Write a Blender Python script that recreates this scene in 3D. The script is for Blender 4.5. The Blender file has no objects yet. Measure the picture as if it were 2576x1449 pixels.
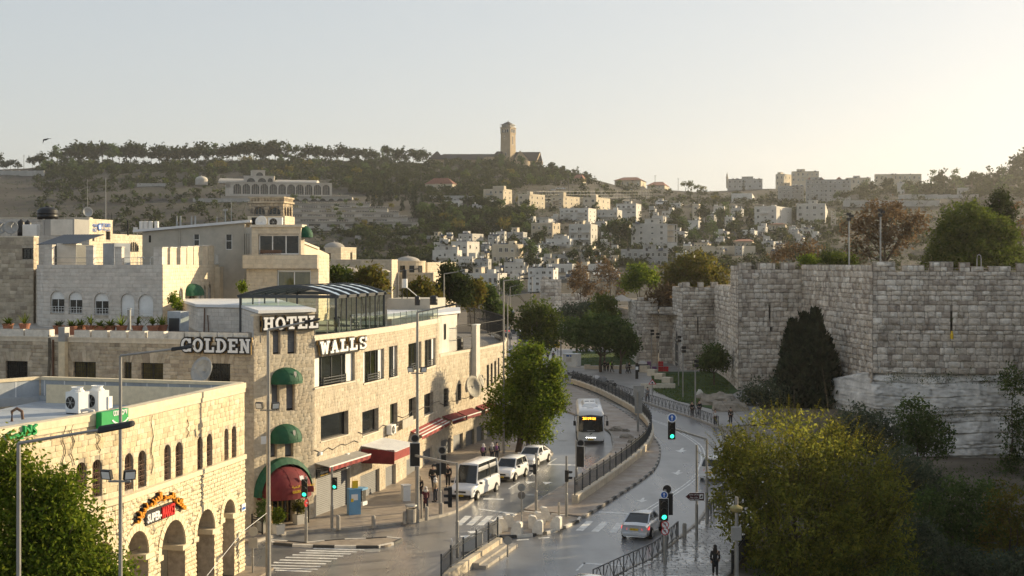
import bpy,math,random,unicodedata
import numpy as np
from mathutils import Vector,Matrix,noise
R=math.radians
random.seed(7)
RNG=np.random.default_rng(7)
S=bpy.context.scene
C=S.collection
F,UC,VH,CH=3354.0,1288.0,661.0,17.0
cam=bpy.data.cameras.new('camera')
cam.sensor_width=36; cam.lens=36*F/2576
cam.shift_y=-(724.5-VH)/2576
cam.clip_start=0.5; cam.clip_end=9000
camo=bpy.data.objects.new('camera',cam); C.objects.link(camo)
camo.location=(0,0,CH); camo.rotation_euler=(R(90),0,0)
S.camera=camo
SUN_AZ,SUN_EL=29.0,15.5
W_=bpy.data.worlds.new('World'); S.world=W_; W_.use_nodes=True
nt=W_.node_tree
sky=nt.nodes.new('ShaderNodeTexSky'); sky.sky_type='NISHITA'; sky.sun_disc=False
sky.sun_elevation=R(SUN_EL); sky.sun_rotation=R(90-SUN_AZ)
sky.altitude=750; sky.air_density=1.0; sky.dust_density=2.5; sky.ozone_density=1.0
bg=nt.nodes['Background']; bg.inputs['Strength'].default_value=0.15
hs0=nt.nodes.new('ShaderNodeHueSaturation'); hs0.inputs['Saturation'].default_value=.85
gm0=nt.nodes.new('ShaderNodeGamma'); gm0.inputs['Gamma'].default_value=.38
nt.links.new(sky.outputs[0],gm0.inputs['Color']); nt.links.new(gm0.outputs[0],hs0.inputs['Color']); nt.links.new(hs0.outputs[0],bg.inputs['Color'])
sl=bpy.data.lights.new('sun','SUN'); sl.energy=3.1; sl.angle=R(0.5); sl.color=(1.0,0.80,0.50)
so=bpy.data.objects.new('sun',sl); C.objects.link(so)
SD=Vector((math.cos(R(SUN_EL))*math.cos(R(SUN_AZ)),math.cos(R(SUN_EL))*math.sin(R(SUN_AZ)),math.sin(R(SUN_EL))))
so.rotation_euler=SD.to_track_quat('Z','Y').to_euler(); so.location=(120,40,80)
S.view_settings.view_transform='Standard'; S.view_settings.look='None'
S.view_settings.gamma=1; S.view_settings.use_curve_mapping=False
S.view_settings.exposure=1.45
S.render.engine='CYCLES'
S.cycles.use_denoising=True
S.cycles.max_bounces=6; S.cycles.transparent_max_bounces=24; S.cycles.volume_bounces=1
S.cycles.volume_step_rate=4; S.cycles.volume_max_steps=64
S.cycles.sample_clamp_indirect=6
def W(u,v,Y):return Vector(((u-UC)/F*Y,Y,CH+(VH-v)/F*Y))
def G(u,v,z=0.0):
 Y=(CH-z)*F/(v-VH)
 return Vector(((u-UC)/F*Y,Y,z))
def U(p):return UC+F*p[0]/p[1]
def V2(a):return Vector((a[0],a[1]))
MATS={}
def M(name,cols,rough=.8,metal=0.0,amt=.25,sc=1.2,bump=0.0,bsc=9.0,spec=.35,stain=0.0,stc=(.06,.055,.045),ssc=.5,wet=None,smap=(1,1,.45)):
 m=bpy.data.materials.new(name); m.use_nodes=True; MATS[name]=m
 n=m.node_tree.nodes; L=m.node_tree.links; b=n['Principled BSDF']
 if isinstance(cols[0],(int,float)):cols=[cols]
 geo=n.new('ShaderNodeNewGeometry')
 if len(cols)>1:
  oi=n.new('ShaderNodeObjectInfo'); ad=n.new('ShaderNodeMath'); ad.operation='ADD'
  fr=n.new('ShaderNodeMath'); fr.operation='FRACT'
  L.new(oi.outputs['Random'],ad.inputs[0]); L.new(geo.outputs['Random Per Island'],ad.inputs[1]); L.new(ad.outputs[0],fr.inputs[0])
  cr=n.new('ShaderNodeValToRGB'); e=cr.color_ramp.elements
  while len(e)<len(cols):e.new(.5)
  for i,c in enumerate(cols):
   e[i].position=i/(len(cols)-1); e[i].color=(*c,1)
  L.new(fr.outputs[0],cr.inputs[0]); col=cr.outputs[0]
 else:
  rgb=n.new('ShaderNodeRGB'); rgb.outputs[0].default_value=(*cols[0],1); col=rgb.outputs[0]
 nz=n.new('ShaderNodeTexNoise'); nz.inputs['Scale'].default_value=sc; nz.inputs['Detail'].default_value=6; nz.inputs['Roughness'].default_value=.65
 L.new(geo.outputs['Position'],nz.inputs['Vector'])
 mr=n.new('ShaderNodeMapRange'); mr.inputs[1].default_value=.3; mr.inputs[2].default_value=.7
 mr.inputs[3].default_value=1-amt; mr.inputs[4].default_value=1+amt
 L.new(nz.outputs[0],mr.inputs[0])
 mx=n.new('ShaderNodeMix'); mx.data_type='RGBA'; mx.blend_type='MULTIPLY'; mx.inputs[0].default_value=1
 L.new(col,mx.inputs[6]); L.new(mr.outputs[0],mx.inputs[7]); col=mx.outputs[2]
 if stain:
  n2=n.new('ShaderNodeTexNoise'); n2.inputs['Scale'].default_value=ssc; n2.inputs['Detail'].default_value=8; n2.inputs['Roughness'].default_value=.7
  mp=n.new('ShaderNodeMapping'); mp.inputs['Scale'].default_value=smap
  L.new(geo.outputs['Position'],mp.inputs[0]); L.new(mp.outputs[0],n2.inputs['Vector'])
  r2=n.new('ShaderNodeMapRange'); r2.inputs[1].default_value=.52; r2.inputs[2].default_value=.72; r2.inputs[3].default_value=0; r2.inputs[4].default_value=stain
  L.new(n2.outputs[0],r2.inputs[0])
  m2=n.new('ShaderNodeMix'); m2.data_type='RGBA'; m2.inputs[7].default_value=(*stc,1)
  L.new(r2.outputs[0],m2.inputs[0]); L.new(col,m2.inputs[6]); col=m2.outputs[2]
 L.new(col,b.inputs['Base Color'])
 b.inputs['Roughness'].default_value=rough; b.inputs['Metallic'].default_value=metal
 b.inputs['Specular IOR Level'].default_value=spec
 if wet:
  n3=n.new('ShaderNodeTexNoise'); n3.inputs['Scale'].default_value=wet[2]; n3.inputs['Detail'].default_value=4
  mp=n.new('ShaderNodeMapping'); mp.inputs['Scale'].default_value=wet[3]if len(wet)>3 else(1,1,1)
  L.new(geo.outputs['Position'],mp.inputs[0]); L.new(mp.outputs[0],n3.inputs['Vector'])
  r3=n.new('ShaderNodeMapRange'); r3.inputs[1].default_value=.35; r3.inputs[2].default_value=.65; r3.inputs[3].default_value=wet[0]; r3.inputs[4].default_value=wet[1]
  L.new(n3.outputs[0],r3.inputs[0]); L.new(r3.outputs[0],b.inputs['Roughness'])
 if bump:
  nb=n.new('ShaderNodeTexNoise'); nb.inputs['Scale'].default_value=bsc; nb.inputs['Detail'].default_value=5
  L.new(geo.outputs['Position'],nb.inputs['Vector'])
  bp=n.new('ShaderNodeBump'); bp.inputs['Strength'].default_value=bump; bp.inputs['Distance'].default_value=.05
  L.new(nb.outputs[0],bp.inputs['Height']); L.new(bp.outputs[0],b.inputs['Normal'])
 return m
def ME(name,col,st):
 m=bpy.data.materials.new(name); m.use_nodes=True; b=m.node_tree.nodes['Principled BSDF']
 b.inputs['Base Color'].default_value=(*[c*.2 for c in col],1); b.inputs['Emission Color'].default_value=(*col,1); b.inputs['Emission Strength'].default_value=st
 MATS[name]=m; return m
def MG(name,tint,gl=.12):
 m=bpy.data.materials.new(name); m.use_nodes=True; n=m.node_tree.nodes; L=m.node_tree.links
 n.remove(n['Principled BSDF']); t=n.new('ShaderNodeBsdfTransparent'); t.inputs[0].default_value=(*tint,1)
 g=n.new('ShaderNodeBsdfGlossy'); g.inputs['Roughness'].default_value=.03; g.inputs['Color'].default_value=(.9,.95,.95,1)
 fz=n.new('ShaderNodeFresnel'); fz.inputs[0].default_value=1.5
 ad=n.new('ShaderNodeMath'); ad.operation='ADD'; ad.inputs[1].default_value=gl; L.new(fz.outputs[0],ad.inputs[0])
 x=n.new('ShaderNodeMixShader'); L.new(ad.outputs[0],x.inputs[0]); L.new(t.outputs[0],x.inputs[1]); L.new(g.outputs[0],x.inputs[2])
 L.new(x.outputs[0],n['Material Output'].inputs[0]); MATS[name]=m; return m
def ML(name,cols,trans=.5,amt=.35,sc=.6):
 m=bpy.data.materials.new(name); m.use_nodes=True; n=m.node_tree.nodes; L=m.node_tree.links
 n.remove(n['Principled BSDF']); geo=n.new('ShaderNodeNewGeometry'); oi=n.new('ShaderNodeObjectInfo')
 ad=n.new('ShaderNodeMath'); ad.operation='ADD'; fr=n.new('ShaderNodeMath'); fr.operation='FRACT'
 L.new(oi.outputs['Random'],ad.inputs[0]); L.new(geo.outputs['Random Per Island'],ad.inputs[1]); L.new(ad.outputs[0],fr.inputs[0])
 cr=n.new('ShaderNodeValToRGB'); e=cr.color_ramp.elements
 while len(e)<len(cols):e.new(.5)
 for i,c in enumerate(cols):e[i].position=i/(len(cols)-1); e[i].color=(*c,1)
 L.new(fr.outputs[0],cr.inputs[0])
 nz=n.new('ShaderNodeTexNoise'); nz.inputs['Scale'].default_value=sc; nz.inputs['Detail'].default_value=3; L.new(geo.outputs['Position'],nz.inputs['Vector'])
 mr=n.new('ShaderNodeMapRange'); mr.inputs[1].default_value=.3; mr.inputs[2].default_value=.7; mr.inputs[3].default_value=1-amt; mr.inputs[4].default_value=1+amt
 L.new(nz.outputs[0],mr.inputs[0])
 mx=n.new('ShaderNodeMix'); mx.data_type='RGBA'; mx.blend_type='MULTIPLY'; mx.inputs[0].default_value=1
 L.new(cr.outputs[0],mx.inputs[6]); L.new(mr.outputs[0],mx.inputs[7])
 d=n.new('ShaderNodeBsdfDiffuse'); t=n.new('ShaderNodeBsdfTranslucent'); x=n.new('ShaderNodeMixShader'); x.inputs[0].default_value=trans
 for q in(d,t):L.new(mx.outputs[2],q.inputs[0])
 L.new(d.outputs[0],x.inputs[1]); L.new(t.outputs[0],x.inputs[2])
 L.new(x.outputs[0],n['Material Output'].inputs[0]); MATS[name]=m; return m
class MB:
 def __init__(s):s.v=[]; s.f=[]; s.m=[]; s.k=0
 def add(s,vs,fs):
  o=len(s.v); s.v+=[tuple(p)for p in vs]
  for f in fs:s.f.append(tuple(i+o for i in f)); s.m.append(s.k)
  return s
 def quad(s,*p):return s.add(p,[tuple(range(len(p)))])
 def hexa(s,p):return s.add(p,[(3,2,1,0),(4,5,6,7),(0,1,5,4),(1,2,6,5),(2,3,7,6),(3,0,4,7)])
 def cube(s,x0,x1,y0,y1,z0,z1):
  return s.hexa([(x0,y0,z0),(x1,y0,z0),(x1,y1,z0),(x0,y1,z0),(x0,y0,z1),(x1,y0,z1),(x1,y1,z1),(x0,y1,z1)])
 def box(s,c,d,rz=0.0,taper=1.0):
  ca,sa=math.cos(rz),math.sin(rz); P=[]
  for z,t in((-.5,1),(.5,taper)):
   for x,y in((-.5,-.5),(.5,-.5),(.5,.5),(-.5,.5)):
    X,Y=x*d[0]*t,y*d[1]*t
    P.append((c[0]+ca*X-sa*Y,c[1]+sa*X+ca*Y,c[2]+z*d[2]))
  return s.hexa(P)
 def bar(s,a,b,w,h=None,up=(0,0,1)):
  a,b=Vector(a),Vector(b); h=h or w; d=(b-a).normalized(); upv=Vector(up)
  if abs(d.dot(upv))>.98:upv=Vector((0,1,0))
  x=d.cross(upv).normalized()*w/2; y=x.cross(d).normalized()*h/2
  return s.hexa([a-x-y,a+x-y,a+x+y,a-x+y,b-x-y,b+x-y,b+x+y,b-x+y])
 def tube(s,pts,r,n=6,cap=True):
  pts=[Vector(p)for p in pts]; rs=r if isinstance(r,(list,tuple))else[r]*len(pts); vs=[]; fs=[]
  for i,p in enumerate(pts):
   d=(pts[min(i+1,len(pts)-1)]-pts[max(i-1,0)])
   d=d.normalized()if d.length>1e-9 else Vector((0,0,1))
   a=d.cross(Vector((0,0,1))if abs(d.z)<.95 else Vector((1,0,0))).normalized(); b=d.cross(a)
   for k in range(n):
    t=2*math.pi*k/n; vs.append(p+(a*math.cos(t)+b*math.sin(t))*rs[i])
  for i in range(len(pts)-1):
   for k in range(n):fs.append((i*n+k,i*n+(k+1)%n,(i+1)*n+(k+1)%n,(i+1)*n+k))
  if cap:fs.append(tuple(range(n))[::-1]); fs.append(tuple(range((len(pts)-1)*n,len(pts)*n)))
  return s.add(vs,fs)
 def lathe(s,prof,c=(0,0,0),n=12,a0=0,a1=2*math.pi):
  vs=[]; fs=[]; full=abs(a1-a0-2*math.pi)<1e-6; m=n if full else n+1
  for r,z in prof:
   for k in range(m):
    t=a0+(a1-a0)*k/n; vs.append((c[0]+r*math.cos(t),c[1]+r*math.sin(t),c[2]+z))
  for i in range(len(prof)-1):
   for k in range(n):fs.append((i*m+k,i*m+(k+1)%m,(i+1)*m+(k+1)%m,(i+1)*m+k))
  return s.add(vs,fs)
 def disc(s,c,nrm,r,th=.02,n=20):
  nrm=Vector(nrm).normalized(); return s.tube([Vector(c)-nrm*th/2,Vector(c)+nrm*th/2],r,n)
 def prism(s,poly,z0,z1):
  n=len(poly); vs=[(p[0],p[1],z0)for p in poly]+[(p[0],p[1],z1)for p in poly]
  return s.add(vs,[tuple(range(n))[::-1],tuple(range(n,2*n))]+[(i,(i+1)%n,n+(i+1)%n,n+i)for i in range(n)])
 def build(s,name,mats,parent=None,smooth=False,bevel=0.0,seg=1):
  me=bpy.data.meshes.new(name); me.from_pydata(s.v,[],s.f)
  for m in(mats if isinstance(mats,(list,tuple))else[mats]):me.materials.append(m)
  if any(s.m):me.polygons.foreach_set('material_index',s.m)
  if smooth:me.polygons.foreach_set('use_smooth',[True]*len(s.f))
  me.update(); o=link(name,me,parent)
  if bevel:
   b=o.modifiers.new('bevel','BEVEL'); b.width=bevel; b.segments=seg; b.limit_method='ANGLE'
  return o
def link(name,data,parent=None):
 o=bpy.data.objects.new(name,data); C.objects.link(o)
 if parent is not None:
  o.parent=parent; T=Vector((0,0,0)); p=parent
  while p is not None:T+=p.location+p.matrix_parent_inverse.translation; p=p.parent
  o.matrix_parent_inverse=Matrix.Translation(-T)
 return o
def tag(o,label=None,cat=None,group=None,kind=None):
 if label:o['label']=label
 if cat:o['category']=cat
 if group:o['group']=group
 if kind:o['kind']=kind
 return o
def thing(name,loc,label,cat,group=None):
 o=bpy.data.objects.new(name,None); C.objects.link(o); o.location=loc; o.empty_display_size=.3
 return tag(o,label,cat,group)
def copy_tree(o,parent=None):
 c=o.copy(); C.objects.link(c)
 if parent is not None:c.parent=parent
 for k in[k for k in o.children]:copy_tree(k,c)
 return c
def mesh_np(name,v,faces4,mats,mi=None):
 me=bpy.data.meshes.new(name); nv=len(v); nf=len(faces4); k=faces4.shape[1]
 me.vertices.add(nv); me.vertices.foreach_set('co',np.asarray(v,dtype=np.float32).ravel())
 me.loops.add(nf*k); me.loops.foreach_set('vertex_index',np.asarray(faces4,dtype=np.int32).ravel())
 me.polygons.add(nf); me.polygons.foreach_set('loop_start',np.arange(0,nf*k,k,dtype=np.int32))
 if mi is not None:me.polygons.foreach_set('material_index',np.asarray(mi,dtype=np.int32))
 for m in mats:me.materials.append(m)
 me.update(calc_edges=True); return me
_AR={}
for _c in range(0xFE70,0xFEFD):
 _d=unicodedata.decomposition(chr(_c)).split()
 if len(_d)>=2 and _d[0]in('<isolated>','<final>','<initial>','<medial>'):
  _AR[(''.join(chr(int(x,16))for x in _d[1:]),_d[0][1:4])]=chr(_c)
def arabic(t):
 t=list(t); out=[]; i=0; prev=False
 while i<len(t):
  ch=t[i]
  if ch=='ل' and i+1<len(t)and('ل'+t[i+1],'iso')in _AR:
   ch=ch+t[i+1]; i+=1
  nx=t[i+1]if i+1<len(t)else ' '
  fwd=(ch,'ini')in _AR and(nx,'fin')in _AR
  k=('med' if fwd else 'fin')if prev else('ini' if fwd else 'iso')
  out.append(_AR.get((ch,k),ch)); prev=fwd; i+=1
 return ''.join(out[::-1])
def hebrew(t):return t[::-1]
_TM={}
def text_mesh(body,depth=.0,bold=0.0):
 key=(body,depth,bold)
 if key not in _TM:
  cu=bpy.data.curves.new('lettering','FONT'); cu.body=body; cu.extrude=depth; cu.offset=bold; cu.resolution_u=2
  o=bpy.data.objects.new('lettering',cu); C.objects.link(o)
  me=bpy.data.meshes.new_from_object(o.evaluated_get(bpy.context.evaluated_depsgraph_get()))
  bpy.data.objects.remove(o)
  a=np.zeros(len(me.vertices)*3); me.vertices.foreach_get('co',a); a=a.reshape(-1,3)
  _TM[key]=(me,a.min(0)if len(a)else np.zeros(3),a.max(0)if len(a)else np.ones(3))
 return _TM[key]
def text(body,org,dx,dz,w,h,mat,parent,name='lettering',depth=.01,bold=0.0,keep=False):
 """text standing on org (lower-left), running along unit dx, upright dz, fitted into w x h"""
 me0,lo,hi=text_mesh(body,0.02,bold); me=me0.copy(); me.materials.clear(); me.materials.append(mat)
 sx=w/max(hi[0]-lo[0],1e-6); sy=h/max(hi[1]-lo[1],1e-6)
 if keep:sx=sy=min(sx,sy)
 dx,dz=Vector(dx),Vector(dz); n=dx.cross(dz); mt=Matrix.Identity(4)
 o3=Vector(org)-dx*lo[0]*sx-dz*lo[1]*sy
 for i in range(3):
  mt[i][0]=dx[i]*sx; mt[i][1]=dz[i]*sy; mt[i][2]=n[i]*depth/.02; mt[i][3]=o3[i]
 me.transform(mt); return link(name,me,parent)
class Fac:
 """vertical wall plane; A to B runs left to right as seen from outside"""
 def __init__(s,A,B):
  s.A=V2(A); s.B=V2(B); s.L=(s.B-s.A).length; s.d=(s.B-s.A)/s.L; s.n=Vector((s.d.y,-s.d.x))
 def P(s,a,z,o=0.0):
  p=s.A+s.d*a+s.n*o; return Vector((p.x,p.y,z))
 def su(s,u):
  k=(u-UC)/F; return(k*s.A.y-s.A.x)/(s.d.x-k*s.d.y)
 def zv(s,a,v):return CH-(v-VH)*(s.A.y+s.d.y*a)/F
 def sz(s,u,v):a=s.su(u); return a,s.zv(a,v)
 def box(s,mb,a0,a1,z0,z1,o0,o1):
  return mb.hexa([s.P(a0,z0,o1),s.P(a1,z0,o1),s.P(a1,z0,o0),s.P(a0,z0,o0),s.P(a0,z1,o1),s.P(a1,z1,o1),s.P(a1,z1,o0),s.P(a0,z1,o0)])
 def bb(s,a0,a1,z0,z1,o0,o1,*r,**k):m=MB(); s.box(m,a0,a1,z0,z1,o0,o1); return m.build(*r,**k)
 def rect(s,u0,u1,vt,vb):
  """opening from picture columns u0..u1, rows vt..vb taken at its middle"""
  a0,a1=s.su(u0),s.su(u1); m=(a0+a1)/2; return a0,a1,s.zv(m,vb),s.zv(m,vt)
def clean_ops(op):return[o if len(o)>4 else(*o,False)for o in op]
def half_block(o,z):
 a0,a1,z0,z1,arch=o
 if z<=z0 or z>=z1:return None
 if arch:
  r=(a1-a0)/2; sp=z1-r*arch
  if z>sp:
   t=(z-sp)/(r*arch); w=r*math.sqrt(max(0,1-t*t)); c=(a0+a1)/2; return c-w,c+w
 return a0,a1
def wall_panel(mb,f,a0,a1,z0,z1,op=(),rev=.3,o=0.0):
 op=clean_ops(op)
 ss=sorted({a0,a1,*[min(max(q,a0),a1)for t in op for q in t[:2]]}); zz=sorted({z0,z1,*[min(max(q,z0),z1)for t in op for q in t[2:4]]})
 for i in range(len(ss)-1):
  for j in range(len(zz)-1):
   cs,cz=(ss[i]+ss[i+1])/2,(zz[j]+zz[j+1])/2
   if any(t[0]<cs<t[1]and t[2]<cz<t[3]for t in op):continue
   mb.quad(f.P(ss[i],zz[j],o),f.P(ss[i+1],zz[j],o),f.P(ss[i+1],zz[j+1],o),f.P(ss[i],zz[j+1],o))
 for(b0,b1,y0,y1,arch)in op:
  if arch:
   r=(b1-b0)/2; sp=y1-r*arch; c=(b0+b1)/2; N=10
   arc=[(c-r*math.cos(math.pi*k/N),sp+r*arch*math.sin(math.pi*k/N))for k in range(N+1)]
   for k in range(N//2):
    mb.quad(f.P(b0,y1,o),f.P(*arc[k],o),f.P(*arc[k+1],o)); mb.quad(f.P(b1,y1,o),f.P(*arc[N-k-1],o),f.P(*arc[N-k],o))
   mb.quad(f.P(b0,y1,o),f.P(*arc[N//2],o),f.P(b1,y1,o))
   for k in range(N):mb.quad(f.P(*arc[k],o),f.P(*arc[k+1],o),f.P(*arc[k+1],o-rev),f.P(*arc[k],o-rev))
  else:
   sp=y1; mb.quad(f.P(b0,y1,o),f.P(b1,y1,o),f.P(b1,y1,o-rev),f.P(b0,y1,o-rev))
  mb.quad(f.P(b0,y0,o),f.P(b0,sp,o),f.P(b0,sp,o-rev),f.P(b0,y0,o-rev))
  mb.quad(f.P(b1,y0,o),f.P(b1,sp,o),f.P(b1,sp,o-rev),f.P(b1,y0,o-rev))
  mb.quad(f.P(b0,y0,o),f.P(b1,y0,o),f.P(b1,y0,o-rev),f.P(b0,y0,o-rev))
def courses(a0,a1,z0,z1,h,w,op=(),seed=1,wj=.35,hj=.0):
 rg=random.Random(seed); out=[]; op=clean_ops(op); n=max(1,round((z1-z0)/h)); hh=[1+rg.uniform(-hj,hj)for _ in range(n)]
 k=(z1-z0)/sum(hh); z=z0
 for i in range(n):
  h_=hh[i]*k; zc=z+h_/2; bl=[]
  for o in op:
   b=[half_block(o,q)for q in(z+h_*.08,zc,z+h_*.92)]; b=[x for x in b if x]
   if b:bl.append((min(x[0]for x in b),max(x[1]for x in b)))
  bl.sort(); free=[]; p=a0
  for b in bl:
   if b[0]>p:free.append((p,min(b[0],a1)))
   p=max(p,b[1])
  if p<a1:free.append((p,a1))
  for(p,q)in free:
   if q-p<.03:continue
   x=p; first=True
   while x<q-.01:
    ww=w*(1+rg.uniform(-wj,wj))*((rg.uniform(.4,1))if first else 1); first=False
    e=q if q-x-ww<w*.4 else x+ww
    out.append((x,e,z,z+h_)); x=e
  z+=h_
 return out
_UN={}
def unit_stone(kind,i,inset=(.05,.09)):
 key=(kind,i,inset)
 if key in _UN:return _UN[key]
 rg=random.Random(hash((kind,i))%9999 if False else i*17+len(kind)); ix,iz=inset
 vs=[]; fs=[]
 if kind=='flat':
  for(y,a,b)in((0,0,0),(.6,0,0),(1,ix,iz)):
   for sx,sz in((-1,-1),(1,-1),(1,1),(-1,1)):
    vs.append((sx*(.5-a),y+(rg.uniform(-.12,.12)if y==1 else 0),sz*(.5-b)))
  for r in(0,4):
   for k in range(4):fs.append((r+k,r+(k+1)%4,r+4+(k+1)%4,r+4+k))
  fs.append((8,9,10,11))
 else:
  n=4
  for j in range(n):
   for k in range(n):
    ex=k in(0,n-1); ez=j in(0,n-1); x=(k/(n-1)-.5); z=(j/(n-1)-.5)
    if ex or ez:y=.35+rg.uniform(-.12,.12); x+=rg.uniform(-.025,.025)*(not ex); z+=rg.uniform(-.03,.03)*(not ez)
    else:y=1+rg.uniform(-.35,.3); x*=1.25; z*=1.25
    if ex and ez:x*=.95; z*=.93
    vs.append((x,y,z))
  for j in range(n-1):
   for k in range(n-1):a=j*n+k; fs.append((a,a+1,a+n+1,a+n))
  rim=[k for k in range(n)]+[j*n+n-1 for j in range(1,n)]+[(n-1)*n+k for k in range(n-2,-1,-1)]+[j*n for j in range(n-2,0,-1)]
  b=len(vs)
  for r in rim:vs.append((vs[r][0],0,vs[r][2]))
  m=len(rim)
  for q in range(m):fs.append((rim[q],rim[(q+1)%m],b+(q+1)%m,b+q))
 _UN[key]=(vs,fs,{}); return _UN[key]
def lay(parent,f,rects,mat,proud=.03,gap=.012,npart=300,kind='flat',name='stone',o=0.0,inset=(.05,.09),jit=.3):
 """block courses on a facade: the ones showing largest are objects sharing mesh data, the rest one joined mesh"""
 rg=random.Random(len(rects)+int(f.L*10)); pc=Matrix.Translation(-parent.location)
 def app(r):
  p=f.P((r[0]+r[1])/2,(r[2]+r[3])/2); u=U(p)
  return(1 if-40<u<2616 else.01)*(r[1]-r[0])*(r[3]-r[2])*abs(f.n.dot(V2(p)))/p.y**3
 rs=sorted(rects,key=app,reverse=True)
 for r in rs[:npart]:
  i=rg.randrange(5); vs,fs,cache=unit_stone(kind,i,inset)
  if mat.name not in cache:
   me=bpy.data.meshes.new(name); me.from_pydata(vs,[],fs); me.materials.append(mat); cache[mat.name]=me
  ob=bpy.data.objects.new(name,cache[mat.name]); C.objects.link(ob); ob.parent=parent; ob.matrix_parent_inverse=pc
  ob.matrix_basis=stone_mx(f,r,proud*(1+rg.uniform(-jit,jit)),gap,o)
 rest=rs[npart:]
 if rest:
  groups={}
  for r in rest:groups.setdefault(rg.randrange(5),[]).append(r)
  AV=[]; AF=[]; off=0
  for i,g in groups.items():
   vs,fs,_=unit_stone(kind,i,inset); va=np.c_[np.array(vs),np.ones(len(vs))]; fa=np.array(fs)
   for r in g:
    mx=np.array(stone_mx(f,r,proud*(1+rg.uniform(-jit,jit)),gap,o)); AV.append((va@mx.T)[:,:3]); AF.append(fa+off); off+=len(vs)
  ob=link('small_'+name+'s',mesh_np(name,np.concatenate(AV),np.concatenate(AF),[mat]),parent); ob['kind']='stuff'
def stone_mx(f,r,pr,gap,o):
 c=f.P((r[0]+r[1])/2,(r[2]+r[3])/2,o); w=r[1]-r[0]-gap; h=r[3]-r[2]-gap
 return Matrix(((-f.d.x*w,f.n.x*pr,0,c.x),(-f.d.y*w,f.n.y*pr,0,c.y),(0,0,h,c.z),(0,0,0,1)))
def arch_ring(parent,f,a0,a1,z1,mat,wd=.22,n=9,proud=.05,arch=1.0,name='voussoir',dep=.0):
 r=(a1-a0)/2; c=(a0+a1)/2; sp=z1-r*arch
 for k in range(n):
  t0,t1=math.pi*k/n+.012,math.pi*(k+1)/n-.012; mb=MB(); q=[]
  for(rr,t)in((r,t0),(r+wd,t0),(r+wd,t1),(r,t1)):
   q.append((c-rr*math.cos(t),sp+rr*arch*math.sin(t)))
  mb.hexa([f.P(*x,-dep)for x in q]+[f.P(*x,proud)for x in q]); mb.build(name,mat,parent)
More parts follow.
